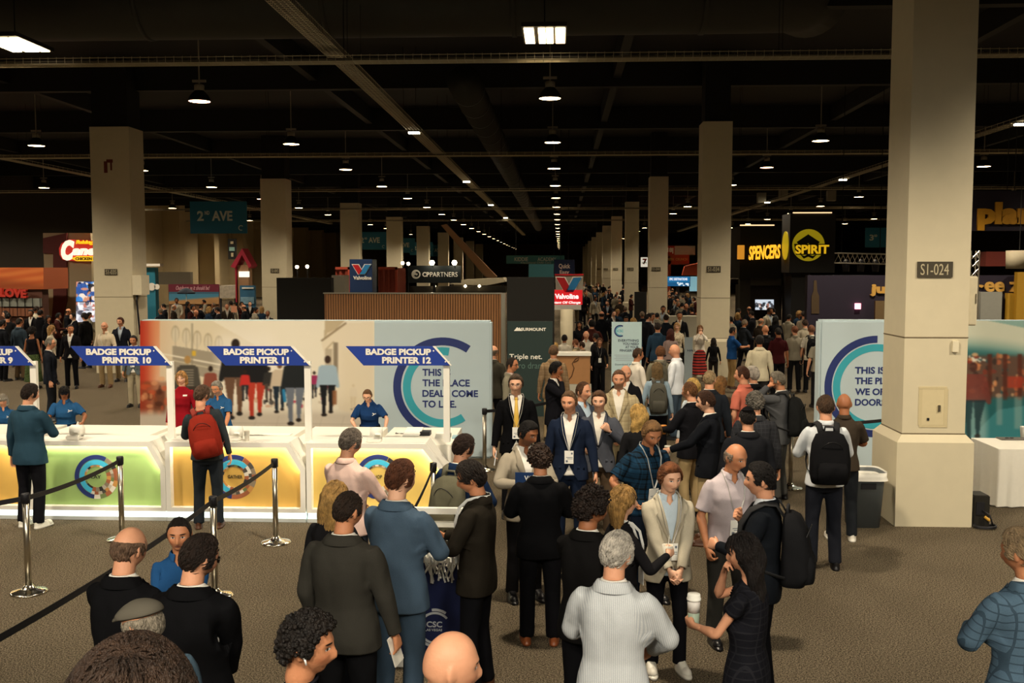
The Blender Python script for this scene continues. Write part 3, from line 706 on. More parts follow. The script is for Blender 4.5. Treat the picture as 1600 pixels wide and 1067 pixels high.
def pose_mats(h=1.75, girth=1.0, belly=0.0, fem=False, lean=0, side=0, twist=0, head=(0, 0, 0), la='down', ra='down', legs='stand', sit=0.0, limb=1.0):
    gx = girth*(.93 if fem else 1.0); S = {b: np.eye(3) for b in BONES}; off = {b: np.zeros(3) for b in BONES}
    S['pelvis'] = np.diag([girth*(1.02 if fem else 1), girth, 1]); S['spine'] = np.diag([girth + belly*.5, girth + belly, 1]); S['chest'] = np.diag([gx, girth + belly*.25, 1]); off['spine'] = np.array([0, belly*.07, 0])
    S['head'] = np.eye(3); g = girth*limb; jm = {b: J[b].copy() for b in BONES}
    for s, k in ((-1, 'L'), (1, 'R')):
        for b, a in (('ua', ADIR[s]), ('fa', ADIR[s]), ('th', np.array([0, 0, 1.])), ('sh', np.array([0, 0, 1.]))):
            ga = 1 + (g - 1)*.8; S[b+k] = ga*np.eye(3) + (1 - ga)*np.outer(a, a)
        dx = s*.166*(gx - 1)
        for b in ('ua', 'fa', 'hand', 'f1', 'f2'): jm[b+k][0] += dx
        for b in ('th', 'sh', 'ft'): jm[b+k][0] += s*.09*(girth - 1)
    R, P = {}, {}
    ft = {}
    if legs == 'stand': ft = {'L': (-.115, .01, 0, 6), 'R': (.115, -.01, 0, -6)}
    elif legs == 'wide': ft = {'L': (-.17, .03, 0, 10), 'R': (.17, -.02, 0, -10)}
    elif legs == 'walkL': ft = {'L': (-.10, .27, .0, 0), 'R': (.10, -.30, .07, 0)}
    elif legs == 'walkR': ft = {'R': (.10, .27, .0, 0), 'L': (-.10, -.30, .07, 0)}
    elif legs == 'stepL': ft = {'L': (-.11, .14, .0, 6), 'R': (.12, -.12, .0, -8)}
    elif legs == 'stepR': ft = {'R': (.11, .14, .0, -6), 'L': (-.12, -.12, .0, 8)}
    elif legs == 'sit': ft = {'L': (-.13, .42, 0, 4), 'R': (.13, .42, 0, -4)}
    else: ft = legs
    L1 = np.linalg.norm(J['shL'] - J['thL']); L2 = np.linalg.norm(J['ftL'] - J['shL'])
    hz = .90
    for k, (fx, fy, fz, fw) in ft.items(): hz = min(hz, .085 + fz + math.sqrt(max(.01, (.996*(L1 + L2))**2 - fy*fy)))
    if sit: hz = sit
    py = 0.0
    if lean: py = -.10*math.sin(D2R(lean))
    P['pelvis'] = np.array([0, py, hz + .03]); R['pelvis'] = rotX(-D2R(lean)*.35) if not sit else np.eye(3)
    def child(b, par, rot): P[b] = P[par] + R[par] @ (jm[b] - jm[par]); R[b] = rot
    child('spine', 'pelvis', rotZ(-D2R(twist)*.4) @ rotY(D2R(side)*.5) @ rotX(-D2R(lean)*.7)); child('chest', 'spine', rotZ(-D2R(twist)) @ rotY(D2R(side)) @ rotX(-D2R(lean)))
    hy, hp, hr = head
    child('neck', 'chest', rotZ(-D2R(twist + hy*.4)) @ rotY(D2R(side*.6 + hr*.5)) @ rotX(-D2R(lean*.6 + hp*.45))); child('head', 'neck', rotZ(-D2R(twist + hy)) @ rotY(D2R(hr)) @ rotX(-D2R(hp + lean*.25)))
    for s, k, spec in ((-1, 'L', la), (1, 'R', ra)):
        t, pole, tw, curl = ARMS[spec] if isinstance(spec, str) else (spec if len(spec) == 4 else (spec[0], (.7, -.7, -.5), 0, .5))
        child('ua'+k, 'chest', R['chest']); p0 = P['ua'+k]
        base = rotZ(-D2R(twist)); lift = P['pelvis'][2] - .93
        tg = base @ np.array([s*(t[0] + .166*(gx - 1)), t[1] + (belly*.1 if t[1] > .1 else 0), 0]); tg[2] = t[2] + lift
        if isinstance(spec, str) and lean and spec in ('down', 'relaxed'): tg = tg + (R['chest'] @ (J['ua'+k] - J['chest']) - (J['ua'+k] - J['chest']))*.8
        el, en = ik(p0, tg, UA, FA, base @ np.array([s*pole[0], pole[1], pole[2]]))
        d1 = (el - p0)/np.linalg.norm(el - p0); d2 = (en - el)/np.linalg.norm(en - el); a = ADIR[s]
        R['ua'+k] = rot_to(R['chest'] @ a, d1) @ R['chest']; P['fa'+k] = el; R['fa'+k] = rot_to(R['ua'+k] @ a, d2) @ R['ua'+k]
        P['hand'+k] = en; R['hand'+k] = rotA(d2, D2R(tw)*s) @ R['fa'+k]
        c1 = rotY(D2R(62)*curl*s); c2 = rotY(D2R(75)*curl*s)
        P['f1'+k] = en + R['hand'+k] @ (J['f1'+k] - J['hand'+k]); R['f1'+k] = R['hand'+k] @ c1
        P['f2'+k] = P['f1'+k] + R['f1'+k] @ (J['f2'+k] - J['f1'+k]); R['f2'+k] = R['f1'+k] @ c2
    for s, k in ((-1, 'L'), (1, 'R')):
        child('th'+k, 'pelvis', R['pelvis']); fx, fy, fz, fw = ft[k]
        tg = np.array([fx, fy - .02, .085 + fz]); kn, en = ik(P['th'+k], tg, L1, L2, np.array([s*.12, 1, 0]))
        a1 = (J['sh'+k] - J['th'+k])/L1; a2 = (J['ft'+k] - J['sh'+k])/L2
        R['th'+k] = rot_to(a1, (kn - P['th'+k])/L1); P['sh'+k] = kn; R['sh'+k] = rot_to(a2, (en - kn)/L2)
        P['ft'+k] = en; R['ft'+k] = rotZ(D2R(fw)) @ rotX(-D2R(28) if fz > .03 else 0)
    mats = np.zeros((len(BONES), 4, 4)); sc = h/1.75
    for b, i in BI.items():
        A = R[b] @ S[b]; mats[i, :3, :3] = A*sc; mats[i, :3, 3] = (P[b] - A @ J[b] + R[b] @ off[b])*sc; mats[i, 3, 3] = 1
    return mats
def bone_m(mats, b): return Matrix([list(r) for r in mats[BI[b]]])
# ------------------------------------------------------------------ helpers for built things
def part(name, mb, mats, parent, smooth=False, bevel=0):
    L = parent.location; pp = parent.parent
    while pp: L = L + pp.location; pp = pp.parent
    mb.v = [(x - L.x, y - L.y, z - L.z) for x, y, z in mb.v]
    return mb.build(name, mats, parent, smooth, None, bevel)
def pbox(p0, p1, y0, y1):                       # a box from photo corners measured on its front at y0
    a, b = on_y(*p0, y0), on_y(*p1, y0); m = MB(); m.box((min(a.x, b.x), y0, min(a.z, b.z)), (max(a.x, b.x), y1, max(a.z, b.z))); return m
def ppoly(pts, y0, y1):
    m = MB(); m.prism([(q.x, q.z) for q in (on_y(*p, y0) for p in pts)], y0, y1); return m
def text_mesh(s, bold=.0, ext=.0, shear=0.0):
    cu = bpy.data.curves.new('t', 'FONT'); cu.body = s; cu.size = 1; cu.offset = bold; cu.extrude = ext; cu.align_x = 'LEFT'; cu.shear = shear; cu.resolution_u = 3; cu.space_line = .82
    o = bpy.data.objects.new('t', cu); C.objects.link(o); me = bpy.data.meshes.new_from_object(o.evaluated_get(bpy.context.evaluated_depsgraph_get())); bpy.data.objects.remove(o); return me
def lettering(s, p0, p1, y, mat, parent, bold=.02, depth=.012, shear=0.0, name='lettering', skew=0.0):
    """raised or printed letters filling the photo rectangle p0..p1 (left top, right bottom) on a face at depth y that looks at the hall's entrance"""
    a, b = on_y(*p0, y), on_y(*p1, y); me = text_mesh(s, bold, .5, shear); n = len(me.vertices); co = np.empty(n*3); me.vertices.foreach_get('co', co); co = co.reshape(-1, 3)
    lo, hi = co.min(0), co.max(0); sz = np.maximum(hi - lo, 1e-6); u = (co - lo)/sz; L = parent.location
    out = np.stack([a.x + (b.x - a.x)*u[:, 0] - L.x, y - depth*u[:, 2] - L.y, b.z + (a.z - b.z)*u[:, 1] + skew*(b.x - a.x)*(u[:, 0] - .5) - L.z], 1)
    me.vertices.foreach_set('co', out.astype(np.float32).ravel()); me.materials.clear(); me.materials.append(mat); me.name = name; me.update()
    return link(name, me, parent)
class Print:
    """colours of a printed graphic or a screen picture, laid down in photo coordinates and stored in a colour attribute"""
    def __init__(s, x0, y0, x1, y1, step=1.3, base='ffffff'):
        s.x0, s.y0, s.x1, s.y1 = x0, y0, x1, y1; s.nx = max(4, int((x1-x0)/step)); s.ny = max(4, int((y1-y0)/step))
        s.X, s.Y = np.meshgrid(np.linspace(x0, x1, s.nx + 1), np.linspace(y0, y1, s.ny + 1)); s.c = np.zeros(s.X.shape + (3,)); s.c[:] = s.rgb(base); s.st = step
    def rgb(s, c): return np.array([int(c[i:i+2], 16)/255 for i in (0, 2, 4)]) if isinstance(c, str) else np.array(c)
    def lay(s, mask, col, a=1.0):
        k = np.clip(mask, 0, 1)[..., None]*a; s.c = s.c*(1-k) + s.rgb(col)*k; return s
    def rect(s, x0, y0, x1, y1, col, a=1.0, soft=.6): return s.lay(np.clip((s.X-x0)/soft + .5, 0, 1)*np.clip((x1-s.X)/soft + .5, 0, 1)*np.clip((s.Y-y0)/soft + .5, 0, 1)*np.clip((y1-s.Y)/soft + .5, 0, 1), col, a)
    def ell(s, cx, cy, rx, ry, col, a=1.0, soft=.15): return s.lay((1 + soft - np.sqrt(((s.X-cx)/rx)**2 + ((s.Y-cy)/ry)**2))/soft, col, a)
    def line(s, x0, y0, x1, y1, w, col, a=1.0):
        dx, dy = x1-x0, y1-y0; t = np.clip(((s.X-x0)*dx + (s.Y-y0)*dy)/(dx*dx + dy*dy), 0, 1); d = np.hypot(s.X-x0-t*dx, s.Y-y0-t*dy); return s.lay((w/2 + .5 - d), col, a)
    def poly(s, pts, col, a=1.0):
        ins = np.zeros(s.X.shape, bool); n = len(pts)
        for i in range(n):
            (xa, ya), (xb, yb) = pts[i], pts[(i+1) % n]
            if ya == yb: continue
            c = ((ya > s.Y) != (yb > s.Y)) & (s.X < (xb-xa)*(s.Y-ya)/(yb-ya) + xa); ins ^= c
        return s.lay(ins.astype(float), col, a)
    def speck(s, x0, y0, x1, y1, cols, n, r0, r1, seed=1, a=.9):
        q = np.random.default_rng(seed)
        for _ in range(n): s.ell(q.uniform(x0, x1), q.uniform(y0, y1), q.uniform(r0, r1), q.uniform(r0, r1), cols[q.integers(len(cols))], a)
        return s
    def blur(s, n, w=None):
        c = s.c.copy()
        for _ in range(n):
            for ax in (1, 0, 1):
                p = np.pad(c, [(1, 1) if k == ax else (0, 0) for k in range(3)], 'edge'); c = (np.take(p, range(0, c.shape[ax]), ax) + 2*c + np.take(p, range(2, c.shape[ax] + 2), ax))/4
        k = 1.0 if w is None else np.clip(w, 0, 1)[..., None]; s.c = s.c*(1-k) + c*k; return s
    def walker(s, x, y0, y1, top, legs, hair='2a2018', w=1.0, a=1.0):
        h = y1 - y0; s.ell(x, y0 + h*.06, h*.048, h*.06, hair, a); s.poly([(x-h*.10*w, y0+h*.15), (x+h*.10*w, y0+h*.15), (x+h*.13*w, y0+h*.50), (x-h*.13*w, y0+h*.50)], top, a)
        s.line(x-h*.11*w, y0+h*.2, x-h*.15*w, y0+h*.5, h*.06, top, a); s.line(x+h*.11*w, y0+h*.2, x+h*.15*w, y0+h*.5, h*.06, top, a)
        s.poly([(x-h*.12*w, y0+h*.48), (x, y0+h*.48), (x-h*.03, y0+h*.74), (x-h*.035, y1-h*.03), (x-h*.085, y1-h*.03), (x-h*.10, y0+h*.74)], legs, a)
        s.poly([(x, y0+h*.48), (x+h*.12*w, y0+h*.48), (x+h*.09, y0+h*.72), (x+h*.075, y1-h*.09), (x+h*.03, y1-h*.09), (x+h*.02, y0+h*.74)], legs, a); s.ell(x-h*.06, y1-h*.02, h*.045, h*.025, '2a2420', a); s.ell(x+h*.05, y1-h*.07, h*.035, h*.025, '2a2420', a); return s
    def build(s, name, y, parent, mat):
        L = parent.location; V_ = []
        for px, py in zip(s.X.ravel(), s.Y.ravel()): q = on_y(px, py, y); V_.append((q.x - L.x, q.y - L.y, q.z - L.z))
        m = s.nx + 1; fs = [[j*m + i, (j+1)*m + i, (j+1)*m + i + 1, j*m + i + 1] for j in range(s.ny) for i in range(s.nx)]
        me = bpy.data.meshes.new(name); me.from_pydata(V_, [], fs); me.materials.append(mat)
        cc = s.c.reshape(-1, 3); cc = np.where(cc <= .04045, cc/12.92, ((cc + .055)/1.055)**2.4); at = me.attributes.new('col', 'FLOAT_COLOR', 'POINT')
        at.data.foreach_set('color', np.concatenate([cc, np.ones((len(cc), 1))], 1).astype(np.float32).ravel()); me.update(); return link(name, me, parent)
INK = printed('printed_fabric'); SCREEN = printed('screen_picture', 1.2, .3)

# ------------------------------------------------------------------ the hall
def carpet():
    m, g, b = base_mat('carpet', .95, 0, .1); tc = g.new('ShaderNodeTexCoord').outputs['Object']
    fine = g.noise(tc, 95, 2, .8); fine2 = g.noise(tc, 62, 2, .8); big = g.noise(tc, .9, 2); f = g.math('ADD', g.math('MULTIPLY', fine, .62), g.math('MULTIPLY', fine2, .38)); f = g.step(f, .40, .60)
    c = g.mix(f, lin('211b14'), lin('a09178')); c = g.mix(g.math('MULTIPLY', big, .3), c, lin('4a3f31')); g.l.new(c, b.inputs['Base Color']); g.l.new(g.bump(f, .8, .02), b.inputs['Normal']); return m
CARPET = carpet(); CONC = plain('painted_concrete', 'c8bea2', .7, 0, .05, 6, .08); DARK = plain('black_paint', '0d0c0a', .8, 0, .2, 2); WALLB = plain('beige_wall', 'b8a57f', .85, 0, .06, 1.2); WALLD = plain('brown_wall', '2c251c', .9, 0, .1, 1)
WHITE = plain('white_laminate', 'efece2', .45, 0, .02); STEEL = plain('brushed_steel', 'b9b2a2', .28, 1.0, .08, 40); BLACK = plain('black_plastic', '15151a', .5); TRAYM = plain('galvanised_wire', 'a89e84', .5, .5)
LINEN = plain('white_tablecloth', 'e9e5d8', .9, 0, .03, 20, .1); NAVY = plain('navy_print', '1f2f6c', .6, 0, .02); TEAL = plain('teal_print', '35a3b4', .6, 0, .02); SIGNB = plain('sign_blue', '1a3a96', .55, 0, .02); PALE = plain('pale_blue_fabric', 'b9cad0', .85, 0, .03, 3)
XL, XR, YF, YR, ZC = -36.0, 46.0, 250.0, -9.0, 9.6
struct('floor', MB().box((XL, YR, -.2), (XR, YF, 0)), CARPET)
struct('ceiling', MB().box((XL, YR, ZC), (XR, YF, ZC + .2)), DARK)
struct('wall_left', MB().box((XL - .3, 79, 0), (XL, YF, ZC)), WALLB)
struct('wall_left_front', MB().box((XL - .3, YR, 0), (XL, 79, ZC)), WALLD)
struct('wall_right', MB().box((XR, YR, 0), (XR + .3, YF, ZC)), WALLD)
struct('wall_back', MB().box((XL, YF, 0), (XR, YF + .3, ZC)), WALLB)
struct('wall_front', MB().box((XL, YR - .3, 0), (XR, YR, ZC)), WALLB)
st = MB()
for i in range(11):
    y1 = 3.0 - .29*i; st.box((-3.4, -2.6, 0 if i == 0 else .17*i), (1.2, y1, .17*(i+1)))
struct('floor_stairs', st, CARPET)
bm_ = MB()
for k in range(16): bm_.box((XL, 12.7 + 9.05*k, 8.75), (XR, 13.0 + 9.05*k, ZC))
for x in (-27, -17.3, -7.6, 1.7, 10.6, 20, 30): bm_.box((x - .12, 4, 9.0), (x + .12, 200, ZC))
struct('ceiling_beams', bm_, plain('beam_black', '11100d', .7))

# columns: two rows down the hall
RX, LX = 4.66, -13.75
def column(n, x, y, w, d, plinth=True, top=7.55):
    m = MB(); w2 = w/2
    m.box((x - w2, y, 0), (x + w2, y + d, top))
    if plinth:
        q = .085; m.loft([[(x - w2 - q, y - q, z), (x + w2 + q, y - q, z), (x + w2 + q, y + d + q, z), (x - w2 - q, y + d + q, z)] for z in (0, 1.06)] + [[(x - w2 - .01, y - .01, 1.15), (x + w2 + .01, y - .01, 1.15), (x + w2 + .01, y + d + .01, 1.15), (x - w2 - .01, y + d + .01, 1.15)]])
    m.box((x - w2 - .004, y - .004, 2.355), (x + w2 + .004, y + d + .004, 2.37), 1)
    if plinth: m.box((x - w2 - .006, y - .006, 1.148), (x + w2 + .006, y + d + .006, 1.166), 1)
    m.box((x - w2 + .06, y + .06, top), (x + w2 - .06, y + d - .06, ZC), 2)
    o = struct('column_%d' % n, m, [CONC, plain('joint', '6e624c', .9), DARK]); return o
CY = [12.55 + 17.35*k for k in range(11)]
for k, y in enumerate(CY): column(k + 1, RX if k == 0 else 4.62, y, .77 if k == 0 else .86, .80 if k == 0 else .86)
for k in range(9): column(20 + k, LX, CY[k+1] + .2, 1.22, 1.05, plinth=False)
PLATE = plain('plate_dark', '3f392b', .6); PLTXT = plain('plate_text', 'b5ab8d', .6)
def number_plate(text, px, py, w, hgt, y, label):
    a = on_y(px, py, y); o = thing('number_plate', label, 'sign', (a.x, y, a.z)); p = MB(); ww = w/1556*y/2; hh = hgt/1556*y/2
    p.box((a.x - ww, y - .018, a.z - hh), (a.x + ww, y, a.z + hh)); part('plate', p, PLATE, o)
    lettering(text, (px - w*.41, py - hgt*.36), (px + w*.41, py + hgt*.36), y - .018, PLTXT, o, .0, .004)
number_plate('S1-024', 1460.5, 421, 53, 24, CY[0], 'dark plate reading S1-024 on the nearest concrete column')
number_plate('S1-034', 1115, 420.5, 21.5, 9.5, CY[1], 'small dark plate reading S1-034 on the second column of the right row')
for k in range(2, 7):
    a = on_y(0, 421, CY[k]); x = (RX - .1)/CY[k]*1556 + 875; number_plate('S1-%03d' % (34 + 10*(k-1)), x, 420.5, 21.5*CY[1]/CY[k], 9.5*CY[1]/CY[k], CY[k], 'tiny dark number plate on the %s column of the right row' % ['third', 'fourth', 'fifth', 'sixth', 'seventh'][k-2])
number_plate('S1-035', 173.5, 425, 20, 9.5, CY[1] + .2, 'dark number plate on the left column beside the chicken booth')
number_plate('S1-045', 429.5, 423, 13.5, 7, CY[2] + .2, 'tiny dark number plate on the column left of the black wall')
# red stencilled hose symbols high on the left column
hs_ = thing('hose_symbol', 'faded red hose symbol stencilled high on the left column', 'marking', (LX, CY[1] + .19, 6.4)); RED0 = plain('faded_red', '6b3024', .9, 0, .2, 30)
m = MB()
for a_, b_ in (((162, 252), (168, 270)), ((166, 249), (176, 254)), ((172, 254), (175, 266))): q = pbox(a_, b_, CY[1] + .19, CY[1] + .198); m.add(q.v, q.f)
part('symbol', m, RED0, hs_)

# things on the nearest column
Y0 = CY[0]
o = thing('electrical_cabinet', 'white electrical cabinet mounted on the right side of the nearest column', 'cabinet', (RX + .385, Y0 + .3, 2.4)); m = MB(); m.box((RX + .387, Y0 + .16, 2.50), (RX + .55, Y0 + .62, 3.12)); part('case', m, plain('cabinet_white', 'd8cfb4', .5), o, bevel=.01)
m = MB(); m.box((RX + .40, Y0 + .148, 2.52), (RX + .535, Y0 + .16, 3.10)); part('door', m, plain('cabinet_door', 'd0c6a9', .5), o); m = MB(); m.box((RX + .52, Y0 + .138, 2.78), (RX + .53, Y0 + .15, 2.9)); part('latch', m, STEEL, o)
o = thing('access_panel', 'flush access panel with small latch low on the nearest column', 'panel', on_y(1458, 668, Y0)); f = MB()
for a_, b_ in (((1436, 604), (1480, 608)), ((1436, 664), (1480, 668)), ((1436, 608), (1440, 664)), ((1476, 608), (1480, 664))): q = pbox(a_, b_, Y0 - .006, Y0 + .01); f.add(q.v, q.f)
part('frame', f, plain('panel_frame', 'c2b48e', .6), o); part('door', pbox((1440, 608), (1476, 664), Y0 - .004, Y0 + .01), plain('panel_door', 'c9bb95', .6), o); part('latch', pbox((1466, 633), (1469.5, 643), Y0 - .02, Y0), STEEL, o); part('lock', pbox((1448.5, 653), (1452, 657), Y0 - .012, Y0), BLACK, o)
o = tag(pbox((1489, 533), (1498, 550), Y0 - .03, Y0).build('junction_box', plain('cabinet_white', 'd8cfb4', .5)), 'small blank junction box on the nearest column below its number plate', 'box')
o = thing('floor_uplight', 'black floor uplight with coiled cable beside the nearest column', 'light', on_z(1533, 822)); b0 = on_z(1533, 824)
m = MB(); m.box((b0.x - .10, b0.y, .0), (b0.x + .10, b0.y + .28, .40)); part('case', m, plain('black_metal', '26241f', .5, .3), o, bevel=.012)
m = MB(); m.box((b0.x - .07, b0.y - .012, .16), (b0.x + .03, b0.y, .32)); part('control_panel', m, BLACK, o)
m = MB(); m.tube([(b0.x + .02 + .13*math.cos(t), b0.y - .06 + .10*math.sin(t), .018 + .012*t/6) for t in [i*.4 for i in range(34)]], .012, 6); m.tube([(b0.x, b0.y - .01, .22), (b0.x + .06, b0.y - .09, .18), (b0.x + .10, b0.y - .1, .05)], .010, 6); part('cable', m, BLACK, o, True)
m = MB(); m.tube([(b0.x + .03, b0.y - .02, .14), (b0.x + .08, b0.y - .06, .10)], .018, 8); part('plug', m, plain('plug_yellow', 'b98c2a', .5), o)
o = thing('electrical_cabinet', 'pale electrical cabinet with cable on the right of the left column', 'cabinet', on_y(219, 461, CY[1])); a = on_y(210, 430, CY[1]); b = on_y(230, 461, CY[1])
m = MB(); m.box((LX + .617, CY[1] + .15, b.z), (LX + .9, CY[1] + .75, a.z)); part('case', m, plain('cabinet_white', 'd8cfb4', .5), o); m = MB(); m.tube([(LX + .7, CY[1] + .3, b.z), (LX + .72, CY[1] + .2, b.z - .15), (LX + .75, CY[1] + .3, 1.2)], .03, 8); part('cable', m, BLACK, o)

# ceiling: ducts, trays and lamps
DUCT = plain('dark_duct', '2a2923', .6, .3, .15, 3)
o = thing('air_duct', 'large grey round air duct crossing overhead near the camera', 'duct', (-8, 21.8, 8.4)); m = MB(); m.tube([(-34, 21.8, 9.15), (-20, 21.8, 9.15), (3.9, 21.8, 9.15), (5.0, 22.2, 9.25), (5.6, 23.4, 9.4)], .92, 28); part('tube', m, DUCT, o, True)
for x in (-17, -13, -9, -5, -1, 3): m = MB(); m.tube([(x - .05, 21.8, 9.15), (x + .05, 21.8, 9.15)], .945, 28); part('band', m, DUCT, o, True)
o = thing('spiral_duct', 'long round spiral duct running down the hall beside the cable tray', 'duct', (-2.4, 30, 7.7)); m = MB(); m.tube([(-2.4, 25, 7.85), (-2.4, 60, 7.85), (-2.4, 110, 7.85)], .42, 20); part('tube', m, DUCT, o, True)
m = MB()
for k in range(26): m.tube([(-2.4, 26 + 2*k, 7.85), (-2.4, 26.12 + 2*k, 7.85)], .435, 20)
part('seam', m, DUCT, o, True)
def tray(label, p, q, w=.34, wires=True, step=.16, hang=8.0, r=.007):
    a, b = Vector(p), Vector(q); d = (b - a).normalized(); s_ = Vector((-d.y, d.x, 0)); o = thing('cable_tray', label, 'tray', (a + b)/2); m = MB()
    for k in (-.5, -.25, 0, .25, .5): m.tube([a + s_*w*k, b + s_*w*k], r, 4)
    for k in (-.5, .5): m.tube([a + s_*w*k + Vector((0, 0, .10)), b + s_*w*k + Vector((0, 0, .10))], r, 4)
    part('rails', m, TRAYM, o); m = MB(); n = int((b - a).length/step)
    for i in range(n):
        c = a + d*step*i; m.tube([c + s_*w*.5 + Vector((0, 0, .12)), c + s_*w*.5, c - s_*w*.5, c - s_*w*.5 + Vector((0, 0, .12))], r*.9, 3, cap=False)
    part('cross_wires', m, TRAYM, o)['kind'] = 'stuff'
    for i in range(int((b - a).length/hang)):
        c = a + d*hang*(i + .5); m = MB(); m.tube([c + s_*w*.5 + Vector((0, 0, ZC - c.z)), c + s_*w*.5, c - s_*w*.5, c - s_*w*.5 + Vector((0, 0, ZC - c.z))], .006, 4); part('hanger_rod', m, DARK, o)
    m = MB(); rr = random.Random(len(label))
    for k in range(5): y_ = (k - 2)*.055; m.tube([a + d*((b - a).length*t/12) + s_*(y_ + rr.uniform(-.02, .02)) + Vector((0, 0, .03 + rr.uniform(0, .02))) for t in range(13)], .016, 5)
    part('cables', m, plain('grey_cable', '4e483c', .7), o)
TZ = 7.05
tray('nearest cross cable tray spanning the whole hall below the large duct', (-16, 18.7, TZ), (16, 18.7, TZ), .3)
for k, (y, w_) in enumerate(((34, 'second'), (49, 'third'), (64, 'fourth'), (79, 'fifth'))): tray('%s cross cable tray spanning the hall' % w_, (-30, y, TZ), (32, y, TZ), .3, step=.3 + .2*k, r=.010)
tray('long wire cable tray running down the hall left of the central lamps', (-4.36, 9, 7.33), (-4.36, 120, 7.33), .36, step=.11)
tray('long cable tray running down the hall right of the second column', (12.87, 24, 7.33), (12.87, 110, 7.33), .34, step=.4, r=.010)
tray('long cable tray running down the hall behind the left column', (-20.8, 26, 7.33), (-20.8, 90, 7.33), .34, step=.4, r=.010)

LENS = glow('lamp_lens', 'ffd9a0', 26); LENSP = glow('lamp_lens_pink', 'ffb78e', 22); SHADE = plain('lamp_shade', '2b2822', .5, .3); BRK = plain('lamp_bracket', '8a8272', .6)
def lamp_proto(lensmat):
    o = thing('bay_lamp', '', 'lamp', (0, 0, 0))
    MB().lathe([(.02, 0), (.275, 0.0), (.275, .012), (.02, .02)], 24).build('lens', lensmat, o)
    MB().lathe([(.29, -.008), (.30, .0), (.285, .06), (.22, .17), (.13, .27), (.12, .28), (.11, .27), (.2, .165), (.27, .05), (.285, .0)], 28, cap=False).build('shade', SHADE, o, True)
    MB().lathe([(.08, .27), (.13, .28), (.13, .42), (.10, .44), (.02, .46)], 16).build('housing', BRK, o, True)
    m = MB(); m.box((-.18, -.03, .50), (.18, .03, .56)); m.box((-.015, -.015, .45), (.015, .015, 1.9)); m.build('bracket', BRK, o); return o
pA, pB = lamp_proto(LENS), lamp_proto(LENSP); used = {}
LZ, LY0, LDY, LDX = 7.66, 26.4, 9.05, 9.3
rowname = {0: 'centre row above the aisle', -1: 'first row left of the centre', -2: 'second row left of the centre', -3: 'third row left of the centre', 1: 'first row right of the centre', 2: 'second row right of the centre', 3: 'third row right of the centre'}
for i in range(-3, 22):
    for k in range(-3, 4):
        y = LY0 + LDY*i; x = -.28 + LDX*k
        vis = i >= 0 and not (k in (2,) and i == 0) and not (k == 1 and i == 0) and not (k == 3 and i < 2) and not (k == -2 and i == 0) and not (k == -3 and i < 3)
        lit = vis or (i < 0 and abs(k) <= 2)
        if abs(k) >= 2 and i > 11 or abs(k) == 3 and i > 8: continue
        pr = pB if (i, k) in ((0, -1), (2, 1), (4, -2)) else pA
        if lit and i > -3:
            if vis:
                o = dup(pr, (x, y, LZ), 0.0, 'glowing dome lamp hanging in the %s' % rowname[k]); o['group'] = 'dome lamps, %s' % rowname[k]
                if (i, k) == (0, -1): o['label'] = 'nearest dome lamp on the left, with a pinkish lens'; del o['group']
                if (i, k) == (0, 0): o['label'] = 'nearest dome lamp of the centre row, below the bright four-strip fixture'; del o['group']
        if i <= 12 and (i % 2 == 0 or i < 6):
            d = lamp_light('lamp_beam', (x, y, LZ - .03), LAMP_W*({-3: 1.5, -2: 4.6, -1: 1.9}.get(i, 2.4 if k == 0 else 4.0) if i < 6 else 6.5), r=.26, angle=104 if i == -2 else 168 if k == -3 else 142 if abs(k) == 2 else 126, rot=(math.radians(27) if i == -2 else 0, 0, 0))
for p in (pA, pB):
    for c in list(p.children): bpy.data.objects.remove(c)
    bpy.data.objects.remove(p)
def strip_fixture(x, y, z, label):
    o = thing('strip_fixture', label, 'lamp', (x, y, z)); m = MB(); m.box((x - .42, y - .72, z + .02), (x + .42, y + .72, z + .10)); part('housing', m, SHADE, o)
    for xa, xb in ((-.38, -.20), (-.115, .015), (.035, .165), (.21, .39)): m = MB(); m.box((x + xa, y - .60, z), (x + xb, y + .60, z + .022)); part('light_strip', m, glow('strip_lens', 'ffe2ac', 12), o)
    m = MB(); m.tube([(x, y, z + .1), (x, y, ZC)], .012, 6); part('hanger_rod', m, DARK, o)
    lamp_light('strip_beam', (x, y, z - .02), LAMP_W*2.2, angle=140, r=.4, col=(1, .84, .58))
s1 = on_z(851, 57, 7.65); strip_fixture(s1.x, s1.y, 7.65, 'brightest four-strip fixture hanging at the top centre'); s1 = on_z(24, 71, 7.65); strip_fixture(s1.x, s1.y, 7.65, 'four-strip fixture cut off by the upper left edge')
EM = glow('emergency_lens', 'fff0cc', 14)
for i, (px, py) in enumerate(((647, 209), (729, 285), (767, 321), (790, 341), (1595, 196), (1317, 282), (1199, 317))):
    q = on_z(px, py, 7.24); o = thing('tray_light', 'small bar light under the %s cable tray, %s' % ('left' if i < 4 else 'right', ['nearest', 'second', 'third', 'fourth', 'nearest', 'second', 'third'][i]), 'lamp', q)
    m = MB(); m.box((q.x - .16, q.y - .08, q.z), (q.x + .16, q.y + .08, q.z + .05)); part('lens', m, EM, o); m = MB(); m.box((q.x - .18, q.y - .1, q.z + .05), (q.x + .18, q.y + .1, q.z + .09)); part('housing', m, SHADE, o)
